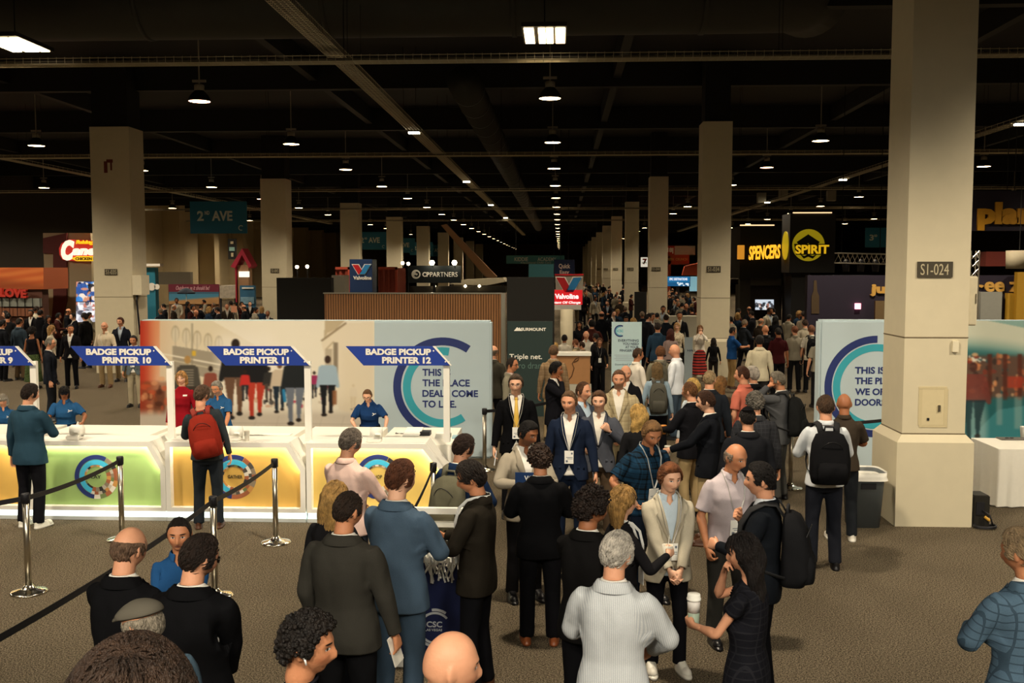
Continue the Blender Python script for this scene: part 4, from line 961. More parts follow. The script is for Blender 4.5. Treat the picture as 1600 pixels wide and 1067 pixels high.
for i, (px, py) in enumerate(((1191, 309), (1225, 305), (1300, 306))):
    q = on_y(px, py, 62); o = thing('line_speaker', 'white loudspeaker hanging from the ceiling above the black booths, %s of three' % ['left', 'middle', 'right'][i], 'speaker', q); m = MB(); m.box((q.x - .3, q.y - .2, q.z - .3), (q.x + .2, q.y + .2, q.z + .3)); part('case', m, plain('speaker_grey', '8f8878', .6), o); m = MB(); m.tube([(q.x, q.y, q.z + .3), (q.x, q.y, ZC)], .02, 4); part('hanger_rod', m, DARK, o)
# ------------------------------------------------------------------ registration: graphic walls
def wall_arcs(o, cx, cy, y, ro, ri, a_out, a_in, w=12.5):
    c = on_y(cx, cy, y); s = y/1556
    m = MB(); m.arc(c.x, c.z, (ro - w)*s, ro*s, *a_out, y - .006, y); part('outer_ring', m, NAVY, o); m = MB(); m.arc(c.x, c.z, (ri - w)*s, ri*s, *a_in, y - .006, y); part('inner_ring', m, TEAL, o)
YW = 16.7
a, b = on_y(218, 500, YW), on_y(768, 500, YW)
o = thing('graphic_wall', 'long printed fabric wall behind the counters with a street scene and a ring emblem', 'wall', ((a.x + b.x)/2, YW, 0)); ZW = a.z
m = MB(); m.box((a.x, YW, 0), (b.x, YW + .3, ZW)); part('wall_frame', m, PALE, o, bevel=.03)
p = Print(219, 501, 585, 716, 1.0, 'e9e2cf')
p.lay(1 - sstep(231, 285, p.X + .15*(p.Y - 560)), 'd8885a', .9).lay(1 - sstep(219, 246, p.X), 'b5331f', .95)
p.poly([(250, 500), (330, 500), (400, 540), (400, 600), (250, 640)], 'd9ccae', .75); p.poly([(270, 540), (345, 552), (345, 590), (270, 585)], '6d665a', .55)
for i in range(5): x = 268 + 17*i; p.ell(x + 6, 521 + 4*i, 6, 12, 'b6a98b', .9); p.ell(x + 6, 523 + 4*i, 4.6, 11, 'dcd2bb', .9); p.line(x + 6, 510 + 4*i, x + 6, 540 + 4*i, 1, 'a99d82')
p.line(250, 552, 345, 570, 2.4, 'e8e0cc'); p.line(255, 560, 345, 578, 1.6, 'cfc4a8'); p.rect(299, 505, 301.5, 600, '8f8672', .8); p.rect(300, 548, 306, 556, 'd8b23c')
p.rect(219, 596, 262, 690, '7d4129', .55, 6); p.rect(240, 610, 258, 690, '5a2d1a', .7, 4); p.speck(222, 590, 262, 650, ['c9552f', 'e0a070', '8a4a2a', '4a2618'], 26, 2, 6, 3, .6)
p.rect(340, 520, 430, 640, 'efe9db', .6, 20); p.lay(sstep(636, 652, p.Y), 'cdc3b2', .95); p.lay(sstep(655, 712, p.Y), 'b9ae9c', .8)
for yy in (660, 672, 688): p.line(262, yy, 585, yy + 3, .8, '9d9282', .6)
for xx in range(300, 585, 34): p.line(xx, 650, xx - 18, 712, .7, '9d9282', .45)
p.poly([(508, 500), (540, 500), (506, 532)], 'b9a888', .9); p.poly([(502, 536), (512, 520), (545, 505), (585, 503), (585, 655), (530, 640)], 'e2d6be', .85); p.rect(521, 535, 528, 600, '7c6f5c', .85, 2); p.line(503, 532, 540, 505, 3, '97866a'); p.line(510, 545, 521, 534, 2, 'b9a888'); p.rect(508, 545, 519, 592, 'a79a84', .7, 2); p.rect(535, 545, 584, 640, 'ded1b6', .6, 14)
p.speck(268, 618, 345, 640, ['7a2a22', '3a3430', 'c9a48a', '5b4a3a'], 26, 2, 5, 5, .85); p.speck(400, 600, 520, 636, ['b23a50', '3c3a38', 'd0a88a', '6a5a4a', 'c7b8a2'], 40, 1.6, 4, 6, .85)
p.walker(293, 556, 655, '4a463e', '3d342c', 'b08a52', 1.25); p.speck(284, 580, 302, 606, ['cfc7b6'], 0, 1, 1)
for yy in range(578, 606, 4): p.line(284, yy, 302, yy, 1.3, 'bdb49f', .8)
p.walker(329, 572, 640, '8a4a3a', '5a4a3c', '2c2018'); p.walker(368, 530, 655, '1c1c1c', '6a4d3a', '2a2018', 1.2); p.walker(400, 545, 655, '18181a', 'b43c2a', '241a14', 1.15); p.walker(383, 578, 626, 'c22f2a', '2a2a2e'); p.walker(420, 573, 628, '2e2c2a', '4a4038'); p.walker(437, 566, 645, 'c8b8a0', '1d2a36', '6a4a30', 1.1); p.walker(461, 552, 664, '1e2224', '6d7480', '2a2220', 1.15)
p.line(443, 610, 445, 626, 5, '2a7fb0'); p.walker(491, 580, 622, '9a2f5a', '22242a'); p.walker(512, 556, 650, '9fb6c6', '17181c', '3a2a22', 1.1); p.rect(519, 610, 526, 632, '8a5a3a', .9, 1.5); p.walker(552, 600, 640, 'd8ccb6', 'c9b694', 'c9b694', .9, .5)
p.blur(1); p.build('street_print', YW - .004, o, INK)
wall_arcs(o, 692, 605, YW, 79, 63.5, (56, 262), (80, 304))
for s_, x1, y0 in (('THIS IS', 704, 576), ('THE PLACE', 734, 592.5), ('DEALS COME', 747, 609), ('TO LIFE.', 713, 625.5)): lettering(s_, (660, y0), (x1, y0 + 11.5), YW, NAVY, o, .03, .006)
YV = 15.9
a, b = on_y(1282, 500, YV), on_y(1720, 500, YV)
o = thing('graphic_wall', 'printed fabric wall behind the nearest column with a ring emblem and a mall scene', 'wall', ((a.x + b.x)/2, YV, 0))
m = MB(); m.box((a.x, YV, 0), (b.x, YV + .3, a.z)); part('wall_frame', m, PALE, o, bevel=.03); wall_arcs(o, 1369, 604, YV, 79, 66, (90, 290), (60, 300), 11)
for s_, x1, y0 in (('THIS IS', 1382, 573), ('THE PLACE', 1409, 589.5), ('WE OPEN', 1400, 606.5), ('DOORS.', 1386, 623)): lettering(s_, (1336, y0), (x1, y0 + 11), YV, NAVY, o, .03, .006)
p = Print(1490, 501, 1640, 737, 1.1, 'cfd3bf'); p.lay(sstep(519, 560, p.Y - .0025*(p.X - 1490)**2*.4), '3f7f80', 1).lay(sstep(535, 556, p.Y - (p.X - 1509)*.12), '2a5d5f', .8)
p.poly([(1545, 501), (1640, 501), (1640, 520), (1600, 512)], '7fa9a4', .8); p.rect(1490, 556, 1640, 622, '6a4a3c', .9, 6); p.speck(1510, 552, 1640, 622, ['c06a45', 'd58a58', '3a2e2a', '2f5a60', 'e0b080', '8a3a2a'], 110, 1.5, 5, 9, .8)
for x in (1543, 1567, 1590): p.rect(x, 553, x + 7, 625, '5a2e22', .9, 1.5)
p.speck(1512, 556, 1540, 566, ['e8e4d4'], 12, 1, 2.2, 2, .9); p.rect(1574, 588, 1598, 606, 'b5402a', .8, 3)
p.lay(sstep(612, 640, p.Y), '27686c', .9).lay(sstep(640, 737, p.Y), '1f7f8c', .6); p.poly([(1509, 690), (1560, 640), (1640, 628), (1640, 650), (1540, 737), (1509, 737)], '58a9b2', .5); p.rect(1557, 615, 1566, 664, '9fb0ac', .5, 3); p.rect(1585, 620, 1597, 670, 'b9c4b8', .4, 3); p.ell(1526, 672, 12, 45, 'd9e4dc', .45, .8)
p.walker(1521, 566, 690, '7a3c34', '20383e', '4a2a24', 1.3, .85); p.blur(1); p.build('mall_print', YV - .004, o, INK)

# ------------------------------------------------------------------ badge counters
YC = 12.3
def counter(i, pxl, pxr, pxc, colr, word, wx0, wx1, ccx, visible_left=True, label=''):
    """a lit white counter: front outline between photo columns pxl..pxr, its top corner cut from pxc"""
    y = YC; zt = on_y(260, 690.5, y).z; zc = on_y(260, 731, y).z; zb = on_y(260, 799, y).z
    X = lambda p: on_y(p, 700, y).x; xl, xr, xc = X(pxl), X(pxr), X(pxc); t = .064
    o = thing('counter', label, 'counter', ((xl + xr)/2, y, 0))
    out = [(xl, zb), (xr, zb), (xr, zc), (xc, zt), (xl, zt)]; inn = [(xl + t, zb + t*.8), (xr - t, zb + t*.8), (xr - t, zc - t*.45), (xc - t*.45, zt - t), (xl + t, zt - t)]
    f = MB(); vs = [(x, y, z) for x, z in out] + [(x, y, z) for x, z in inn] + [(x, y + .10, z) for x, z in out] + [(x, y + .10, z) for x, z in inn]
    fs = []
    for k in range(5): k2 = (k + 1) % 5; fs += [[k, k2, 5 + k2, 5 + k], [10 + k, 15 + k, 15 + k2, 10 + k2], [k, 10 + k, 10 + k2, k2], [5 + k, 5 + k2, 15 + k2, 15 + k]]
    f.add(vs, fs); part('frame', f, WHITE, o)
    m = MB(); m.prism(inn, y + .10, y + .115); part('panel', m, plain('panel_' + word, colr, .5, 0, .015), o)
    m = MB(); m.prism(out, y + .115, y + .50); part('body', m, WHITE, o)
    m = MB(); m.box((xl + t + .01, y + .035, zt - t - .001), (xc - t*.45, y + .085, zt - t + .008)); dx, dz = xr - t - (xc - t*.45), (zc - t*.45) - (zt - t)
    n_ = math.hypot(dx, dz); nx, nz = dz/n_*.012, -dx/n_*.012
    nx, nz = -nx/12, -nz/12; m.prism([(xc - t*.45 - nx, zt - t - nz), (xr - t - nx, zc - t*.45 - nz), (xr - t + nx*8, zc - t*.45 + nz*8), (xc - t*.45 + nx*8, zt - t + nz*8)], y + .035, y + .085); part('led_strip', m, glow('led_white', 'fff4dc', 26), o)
    m = MB(); m.box((xl + .012, y + .004, zb - .075), (xr - .012, y + .10, zb - .002)); part('diffuser', m, glow('base_glow', 'eafaf4', 1.5), o)
    m = MB(); m.box((xl, y + .002, 0), (xr, y + .5, zb - .075)); part('plinth', m, plain('plinth_white', 'cfd4d2', .5), o)
    yy = y + .10; c = on_y(ccx, 745, yy); s = yy/1556
    if ccx > 0:
        e = MB(); e.arc(c.x, c.z, 29*s, 36*s, 62, 262, yy - .006, yy); part('emblem_ring', e, NAVY, o); e = MB(); e.arc(c.x, c.z, 20*s, 28*s, 40, 250, yy - .006, yy); part('emblem_ring', e, plain('sky_print', '3fb2d8', .6), o)
        pal = [plain('collage_' + h_, h_, .7) for h_ in ('d8d2c4', '4a4640', '8a7c68', 'c08a4a', '2a2a2c', 'b8b0a0', '6a7a4a', '9a5a3a')]; q_ = random.Random(i)
        for r0, r1, a0, a1, n_s, dy in ((29, 36, -98, 60, 9, .004), (24, 29, -112, 40, 11, .0045), (17, 24, -160, 170, 20, .005)):
            e = MB()
            for k in range(n_s): e.arc(c.x, c.z, r0*s, r1*s, a0 + (a1-a0)*k/n_s, a0 + (a1-a0)*(k+1)/n_s, yy - dy, yy, 4, q_.randrange(8))
            part('photo_ring', e, pal, o)
        lettering(word, (wx0, 742), (wx1, 747.5), yy, plain('ink_black', '24221c', .7), o, .01, .005)
    return o
counter(9, -170, 49, 12, 'd9ae58', 'MEET', 0, 1, -60, label='amber-fronted lit counter cut off by the left edge, under the PRINTER 9 sign')
counter(10, 50, 257, 233, '9dbb72', 'PLAY', 138, 158, 151, label='green-fronted lit white counter under the PRINTER 10 sign')
counter(11, 257.5, 476, 450, 'd8ae58', 'GATHER', 356, 379, 366, label='amber-fronted lit white counter behind the man with the red backpack')
counter(12, 478, 697, 664, 'e0c068', 'SHOP', 582, 597, 591, label='yellow-fronted lit white counter behind the man in the pink shirt')
def board(n, pts, post, label):
    y = YC + .22; a = on_y(post, 571, y); o = thing('badge_sign', label, 'sign', (a.x, y, 1.0)); part('board', ppoly(pts, y, y + .03), SIGNB, o)
    (x0, y0), (x1, y1), (x2, y2), (x3, y3) = pts; part('white_edge', ppoly([(x1 - 1, y1), (x1 + 2.6, y1), (x2 + .5, y2), (x2 - 1.8, y2)], y - .004, y + .034), WHITE, o)
    lettering('BADGE PICKUP', (x1 - 105.5, 544.5), (x1 - 3.5, 555), y, WHITE, o, .045, .006); lettering('PRINTER %d' % n, (x1 - 80 + (10 if n < 10 else 0), 557.5), (x1 - 3.5, 568), y, WHITE, o, .045, .006)
    m = MB()
    for px, py in ((x1 + .5, 548), (x2 - 9, 565)): c = on_y(px, py, y); m.add([(c.x + .010*math.cos(t), y - .006, c.z + .010*math.sin(t)) for t in [-2*PI*i/10 for i in range(10)]], [list(range(10))])
    part('screw', m, WHITE, o); m = MB(); m.box((a.x - .04, y + .03, 1.0), (a.x + .04, y + .09, a.z + .05)); part('post', m, WHITE, o)
board(9, [(-106, 541), (24, 541), (54, 571), (-80, 571)], 49, 'blue BADGE PICKUP sign cut off by the left edge')
board(10, [(110, 541), (240, 541), (268, 571), (137, 571)], 263, 'blue BADGE PICKUP sign on a white post over the green counter')
board(11, [(323, 541), (455, 541), (485, 571), (352, 571)], 479, 'blue BADGE PICKUP sign over the counter with the red backpack man')
board(12, [(540, 541), (677, 541), (705, 571), (568, 571)], 697, 'blue BADGE PICKUP sign on a white post before the ring emblem')
# tables with white cloths behind the counters
def cloth_table(name_label, x0, x1, y0, y1, z, label, folds=.012, skirt_front=True):
    o = thing('draped_table', label, 'table', ((x0 + x1)/2, (y0 + y1)/2, 0)); m = MB(); m.box((x0 + .02, y0 + .02, z - .03), (x1 - .02, y1 - .02, z)); part('tabletop', m, plain('table_board', '9a8f7c', .6), o)
    per = []; n = 40
    def side(a, b, k): 
        for i in range(k): per.append((a[0] + (b[0]-a[0])*i/k, a[1] + (b[1]-a[1])*i/k))
    k1, k2 = max(6, int((x1-x0)/.045)), max(6, int((y1-y0)/.045)); side((x0, y0), (x1, y0), k1); side((x1, y0), (x1, y1), k2); side((x1, y1), (x0, y1), k1); side((x0, y1), (x0, y0), k2)
    cx, cy = (x0+x1)/2, (y0+y1)/2; rings = []
    for zz, g_, fo in ((z + .006, 0, 0), (z - .01, .006, .0), (z*.5, .012, folds), (.012, .022, folds*1.8)):
        r = []
        for i, (x, y) in enumerate(per): w = 1 + (g_ + fo*math.sin(i*1.35 + math.sin(i*.31)*1.6))/max(.4, math.hypot(x-cx, y-cy)); r.append((cx + (x-cx)*w, cy + (y-cy)*w, zz))
        rings.append(r)
    m = MB(); m.loft(rings, cap=False); m.add(rings[0], [list(range(len(per)))]); part('cloth', m, LINEN, o, True); return o
for i, (pa, pb) in enumerate(((-60, 92), (95, 262), (265, 478), (480, 604), (606, 722))):
    ya = 12.88; xa, xb = on_y(pa, 680, 14).x, on_y(pb, 680, 14).x; cloth_table('', xa + .04, xb - .04, ya, 14.32, .90, 'white-clothed table behind the counters, %s' % ['at the left edge', 'in front of the woman in the visor', 'in front of the woman in the red dress', 'in front of the woman in glasses', 'its end at the stanchion by the ring emblem'][i])
def small(name, mb, mat, label, cat, smooth=False): return tag(mb.build(name, mat, smooth=smooth), label, cat)
def printer(px, py, label, roll=True):
    ZT = on_y(260, 690.5, YC).z; q = on_y(px, py, YC + .14); q.z = ZT; o = thing('badge_printer', label, 'printer', (q.x, q.y, ZT)); dz = ZT - 1.0; m = MB(); m.box((q.x - .09, q.y - .07, ZT), (q.x + .09, q.y + .09, ZT + .06)); part('case', m, WHITE, o, bevel=.012)
    m = MB(); m.tube([(q.x - .05, q.y + .03, ZT + .11), (q.x + .09, q.y + .03, ZT + .11)], .075, 20); part('roll', m, plain('paper', 'f2f0e6', .8), o, True)
    if roll: m = MB(); m.add([(q.x + .02 + d, q.y - .045 - .02*k, ZT + .12 - .035*k + .01*k*k) for k in range(4) for d in (0, .07)] + [(q.x + .02 + d, q.y - .041 - .02*k, ZT + .122 - .035*k + .01*k*k) for k in range(4) for d in (0, .07)], [[2*k, 2*k+1, 2*k+3, 2*k+2] for k in range(3)] + [[8+2*k, 10+2*k, 11+2*k, 9+2*k] for k in range(3)]); part('label_strip', m, plain('paper', 'f2f0e6', .8), o)
printer(117, 690, 'white badge printer on the green-fronted counter'); printer(366, 690, 'white badge printer beside the plastic cup on the amber-fronted counter'); printer(585, 692, 'white badge printer on the yellow-fronted counter in front of the woman in glasses')
ZT = on_y(260, 690.5, YC).z; q = on_y(386, 692, YC + .12); q.z = ZT; o = thing('plastic_cup', 'clear plastic cup with brown drink on the amber-fronted counter', 'cup', tuple(q)); m = MB(); m.lathe([(.027, 0), (.036, .13), (.039, .135), (.034, .13), (.025, .008)], 18, tuple(q), cap=False); part('cup', m, plain('frosted_plastic', 'd6d0c0', .3), o, True); m = MB(); m.lathe([(.026, .004), (.0305, .06), (.004, .061)], 18, tuple(q)); part('drink', m, plain('cola', '8a5a2a', .3), o, True)
def on_top(px, py, z): return on_z(px, py, z)
q = on_top(645, 680, .91); m = MB(); m.add([(q.x - .13, q.y - .1, .907), (q.x + .10, q.y - .1, .907), (q.x + .13, q.y + .16, .99), (q.x - .10, q.y + .16, .99), (q.x - .13, q.y - .1, .92), (q.x + .10, q.y - .1, .92), (q.x + .13, q.y + .16, 1.0), (q.x - .10, q.y + .16, 1.0)], [[3, 2, 1, 0], [4, 5, 6, 7], [0, 1, 5, 4], [1, 2, 6, 5], [2, 3, 7, 6], [3, 0, 4, 7]]); small('paper_sheaf', m, plain('paper', 'f2f0e6', .8), 'tilted sheaf of white papers on the table below the ring emblem', 'papers')
m = MB(); m.box((q.x + .10, q.y - .02, .907), (q.x + .24, q.y + .16, .96)); small('binder', m, BLACK, 'small dark binder beside the papers on the table', 'binder')
q = on_top(693, 683, .91); m = MB()
for k in range(4): m.box((q.x - .11 + .004*k, q.y - .08, .907 + .014*k), (q.x + .10, q.y + .1, .924 + .014*k))
small('booklets', m, plain('paper', 'f2f0e6', .8), 'low stack of booklets on the table beside the PRINTER 12 post', 'booklets'); q = on_top(718, 684, .91); m = MB(); m.box((q.x - .1, q.y - .06, .907), (q.x + .12, q.y + .1, .935)); small('folder', m, plain('folder_blue', '9fc3cc', .6), 'pale blue folder at the right end of the table', 'folder')
q = on_top(421, 679, .91); m = MB(); m.box((q.x - .3, q.y - .06, .907), (q.x + .3, q.y + .1, .916)); small('paper_sheet', m, plain('paper', 'f2f0e6', .8), 'large flat paper sheet on the table under the street scene', 'paper')
q = on_top(624, 678, .91); m = MB()
for s_ in (-1, 1): m.tube([(q.x + s_*.033 + .024*math.cos(t), q.y + .018*math.sin(t), .918) for t in [2*PI*i/16 for i in range(17)]], .003, 5, cap=False); m.tube([(q.x + s_*.058, q.y, .918), (q.x + s_*.055, q.y + .11, .918)], .003, 5)
m.tube([(q.x - .01, q.y, .92), (q.x + .01, q.y, .92)], .003, 5); small('reading_glasses', m, BLACK, 'folded reading glasses lying on the table by the papers', 'glasses')
# table at the right edge
q = on_z(1533, 772); cloth_table('', on_y(1534, 685, 14.1).x, on_y(1690, 685, 14.1).x, 13.55, 14.45, .79, 'white-skirted table at the right edge before the mall scene', .02)
q = on_z(1585, 687, .79); m = MB(); m.box((q.x - .22, q.y - .1, .797), (q.x + .3, q.y + .1, .812)); small('tablet', m, plain('tablet_grey', '6d6a62', .4), 'grey tablet on the white-skirted table', 'tablet'); q = on_z(1577, 686, .80); m = MB()
for s_ in (-1, 1): m.tube([(q.x + s_*.033 + .025*math.cos(t), q.y + .018*math.sin(t), .8162) for t in [2*PI*i/16 for i in range(17)]], .0045, 5, cap=False)
m.tube([(q.x - .01, q.y, .8162), (q.x + .01, q.y, .8162)], .004, 5); small('eyeglasses', m, BLACK, 'black eyeglasses lying on the tablet', 'glasses'); q = on_z(1562, 685, .79); m = MB(); m.tube([(q.x - .05, q.y, .802), (q.x + .05, q.y + .02, .802)], .006, 6); small('pen', m, BLACK, 'black pen on the white-skirted table', 'pen')
q = on_z(1598, 684, .79); m = MB(); m.lathe([(.030, .797), (.042, .95), (.045, .955), (.02, .958)], 18, (q.x, q.y, 0)); small('paper_cup', m, plain('paper', 'f2f0e6', .8), 'white paper cup on the table at the right edge', 'cup', True)
# waste bin
q = on_z(1347, 819); o = thing('waste_bin', 'grey square waste bin with a white liner beside the column plinth', 'bin', (q.x, q.y, 0)); GB = plain('bin_grey', '565b5c', .6)
sq = lambda h, z, cx=q.x, cy=q.y: [(cx + h*math.copysign(abs(math.cos(t))**.45, math.cos(t)), cy + h*math.copysign(abs(math.sin(t))**.45, math.sin(t)), z) for t in [2*PI*i/32 for i in range(32)]]
m = MB(); m.loft([sq(.185, 0), sq(.225, .62), sq(.235, .64), sq(.24, .68), sq(.235, .685), sq(.22, .68), sq(.18, .05)]); part('bin_body', m, GB, o, True); m = MB(); m.loft([sq(.215, .60), sq(.243, .685), sq(.25, .70), sq(.247, .64), sq(.262, .60)] [1:], cap=False); m.loft([sq(.246, .702), sq(.20, .60), sq(.17, .3)], cap=False); part('liner', m, plain('liner_white', 'e4e1d6', .5, 0, .05, 20, .3), o, True); m = MB(); m.box((q.x - .09, q.y - .236, .50), (q.x + .09, q.y - .222, .57)); part('handle', m, BLACK, o)

# ------------------------------------------------------------------ stanchions and belts
def stanchion(px, py, y, label, zt=1.0, blackp=False):
    q = on_y(px, py, y); o = thing('stanchion', label, 'stanchion', (q.x, y, 0)); x = q.x
    m = MB(); m.lathe([(.001, 0), (.175, 0), (.176, .012), (.16, .022), (.10, .035), (.06, .05), (.045, .075), (.034, .085), (.001, .086)], 28, (x, y, 0)); part('base', m, plain('chrome', 'cfc8b8', .18, 1.0, .03) if not blackp else BLACK, o, True)
    m = MB(); m.lathe([(.0315, .06), (.0315, zt - .08)], 18, (x, y, 0)); part('post', m, STEEL if not blackp else BLACK, o, True); m = MB(); m.lathe([(.033, zt - .10), (.041, zt - .095), (.041, zt - .01), (.036, zt), (.001, zt)], 18, (x, y, 0)); part('belt_head', m, BLACK, o, True); return Vector((x, y, zt - .05))
def belt(a, b, label, sag=.03, w=.05):
    m = MB(); n = 16; rows = []
    for i in range(n + 1): t = i/n; p = a.lerp(b, t); z = p.z - sag*4*t*(1-t); rows.append((p.x, p.y, z))
    d = (b - a).normalized(); s_ = Vector((-d.y, d.x, 0)).normalized()*.002
    vs = [(x + s_.x*k, y + s_.y*k, z + h) for x, y, z in rows for k, h in ((1, w/2), (-1, w/2), (-1, -w/2), (1, -w/2))]; fs = [[i*4 + j, i*4 + (j+1) % 4, (i+1)*4 + (j+1) % 4, (i+1)*4 + j] for i in range(n) for j in range(4)]
    m.add(vs, fs); tag(m.build('belt', plain('belt_black', '18171a', .7)), label, 'belt')
sA = stanchion(40, 784, 9.45, 'steel stanchion at the far left in front of the green counter'); sB = stanchion(187.5, 722, 11.4, 'steel stanchion in front of the green emblem'); sC = stanchion(333, 787, 9.42, 'steel stanchion behind the man in black with dark hair')
sD = stanchion(429, 724, 11.35, 'steel stanchion standing free between the two yellow counters'); sE = stanchion(757, 640, 15.7, 'steel stanchion at the right end of the graphic wall'); sF = stanchion(677, 728, 11.2, 'stanchion partly hidden behind the khaki backpack')
sG = stanchion(1236, 700, 14.6, 'steel stanchion with chrome base behind the man on the phone')
belt(Vector((sA.x - 1.9, sA.y - 1.9, .95)), sA, 'black belt running from the left edge to the far left stanchion'); belt(sA, sB, 'black belt crossing the green counter between two stanchions', .04); e = on_z(-60, 1030, .92); belt(e, sC, 'black belt running behind the two men in black at the lower left', .05); belt(sC, sD, 'black belt crossing the amber counter between two stanchions', .03); e = on_y(640, 800, 8.9); belt(Vector((e.x, 8.9, .95)), sF, 'black belt slanting up in front of the yellow counter'); belt(sE, Vector((sE.x + 1.3, sE.y + 1.6, .95)), 'black belt stretching right from the stanchion at the graphic wall'); belt(sG, Vector((sG.x + 1.7, sG.y + .6, .95)), 'black belt behind the man on the phone')

# ------------------------------------------------------------------ lanyard stand
q = on_z(688, 1042); x0, x1, yq = on_y(622, 1000, q.y).x, on_y(722, 1000, q.y).x, q.y
o = thing('lanyard_stand', 'navy lanyard stand with white top and ring emblem before the man in the blue suit', 'stand', ((x0 + x1)/2, yq, 0)); m = MB(); m.box((x0, yq, .10), (x1, yq + .42, .86)); part('body', m, plain('stand_navy', '18234f', .5), o)
m = MB(); m.box((x0 - .015, yq - .015, 0), (x1 + .015, yq + .435, .10)); part('base', m, WHITE, o); m = MB(); m.box((x0 - .015, yq - .015, .86), (x1 + .015, yq + .435, .90)); part('worktop', m, WHITE, o)
m = MB()
for x in (x0 + .02, x1 - .05): m.box((x, yq + .34, .90), (x + .03, yq + .37, 1.2))
part('upright', m, WHITE, o); m = MB(); m.box((x0 + .02, yq + .33, 1.06), (x1 - .02, yq + .38, 1.10)); m.box((x0 + .02, yq + .33, 1.17), (x1 - .02, yq + .38, 1.22)); part('rack_bar', m, WHITE, o)
c = on_y(680, 981, yq); s_ = yq/1556
for r0, r1, a0, a1 in ((23, 26.5, 40, 190), (23, 26.5, 212, 300), (28, 32, 55, 100), (28, 32, 205, 270)): m = MB(); m.arc(c.x, c.z, r0*s_, r1*s_, a0, a1, yq - .005, yq); part('emblem_ring', m, plain('emblem_white', 'cfd3d6', .6), o)
lettering('ICSC', (663.5, 970.5), (691, 980), yq, plain('emblem_white', 'cfd3d6', .6), o, .02, .004); lettering('LAS VEGAS', (664, 982), (691, 986), yq, plain('emblem_white', 'cfd3d6', .6), o, .01, .004)
m = MB(); rr = random.Random(4)
for i in range(46):
    bx, by = x1 - .30 + rr.uniform(0, .26), yq + rr.uniform(-.03, .25); z0 = .93 + rr.uniform(0, .10); m.tube([(bx, by, z0), (bx + rr.uniform(-.05, .05), by - .04, z0 + .03), (bx + rr.uniform(-.06, .06), by - rr.uniform(.04, .09), z0 - .05), (bx + rr.uniform(-.06, .06), min(by - .05, yq - .03), .70 + rr.uniform(0, .15))], .008, 4)
tag(m.build('lanyards', plain('lanyard_white', 'd9d9d4', .6, 0, .25, 30)), 'tangled white lanyards spilling over the stand in front of the man in dark brown', 'lanyards', None, 'stuff')

# ------------------------------------------------------------------ booths beyond
def sign_box(name, label, cat, p0, p1, y, dep, mat, z_to_floor=False):
    a, b = on_y(*p0, y), on_y(*p1, y); o = thing(name, label, cat, ((a.x + b.x)/2, y, 0 if z_to_floor else min(a.z, b.z))); m = MB(); m.box((a.x, y, 0 if z_to_floor else b.z), (b.x, y + dep, a.z)); part('panel', m, mat, o); return o
def extra(o, name, p0, p1, y, dep, mat): return part(name, pbox(p0, p1, y, y + dep), mat, o)
def hang(o, px, y, pz, n=2, dx=12):
    m = MB()
    for k in range(n): q = on_y(px + (k - (n-1)/2)*dx, pz, y); m.tube([(q.x, y + .02, q.z), (q.x, y + .02, ZC)], .012, 4)
    part('hanger_rod', m, DARK, o)
def slat_mat():
    m, g, b = base_mat('slat_wood', .6); tc = g.new('ShaderNodeTexCoord').outputs['Object']; x, y, z = g.xyz(tc); s_ = g.math('SINE', g.math('MULTIPLY', x, 2*PI/.062)); n = g.noise(g.scaled(tc, (8, 8, .6)), 3, 3)
    c = g.mix(n, lin('8e5f3c'), lin('b98455')); c = g.mix(g.math('LESS_THAN', s_, -.72), c, lin('2c1b10')); g.l.new(c, b.inputs['Base Color']); g.l.new(g.bump(s_, .6, .02), b.inputs['Normal']); return m
YS = 24.0
o = sign_box('slat_wall', 'wood slat booth wall with a metal edge behind the graphic wall', 'wall', (507, 459), (783, 560), YS, .14, slat_mat(), True); a = on_y(783, 459, YS); m = MB(); m.box((a.x, YS - .02, 0), (a.x + .10, YS + .16, a.z + .02)); part('edge_post', m, STEEL, o); a = on_y(507, 459, YS); m = MB(); m.box((a.x - .03, YS - .02, a.z), (on_y(783, 459, YS).x, YS + .16, a.z + .03)); part('top_rail', m, STEEL, o)
sign_box('black_wall', 'plain black booth wall left of the wood slat wall', 'wall', (432, 434), (519, 560), 26.0, .3, plain('booth_black', '14120f', .8), True)
sign_box('grey_block', 'grey block standing behind the black booth wall', 'booth', (518, 430), (539, 500), 27, .6, plain('booth_grey', '8b8576', .8), True)
o = sign_box('banner_stand', 'black stand-up banner reading Triple net beside the wood slat wall', 'banner', (793, 502), (863, 660), 21.6, .08, plain('banner_green', '1d302e', .6, 0, .04), True); m = MB(); m.prism([(on_y(p, q2, 21.6).x, on_y(p, q2, 21.6).z) for p, q2 in ((803, 517), (808, 511), (810, 513), (811.5, 511.5), (816, 517))], 21.59, 21.6); part('mark', m, WHITE, o)
lettering('SURMOUNT', (814, 512), (853, 517), 21.6, WHITE, o, .03, .006); lettering('Triple net.', (796, 553), (847, 563.5), 21.6, WHITE, o, .01, .006); lettering('Zero drama.', (796, 566), (857, 576), 21.6, plain('text_dim', '55706a', .7), o, 0, .006)
sign_box('black_wall', 'tall black panel behind the Triple net banner', 'wall', (792, 433), (866, 560), 23.0, .2, plain('booth_black', '14120f', .8), True)
VB = plain('valv_blue', '17335f', .6); VR = plain('sign_red', 'c21f27', .5); VC = plain('sign_blue2', '2d86c4', .5)
o = sign_box('sign_tower', 'navy square sign tower with a red and blue V above the black wall', 'sign', (546, 405), (582, 470), 38, .95, VB, True); y = 38
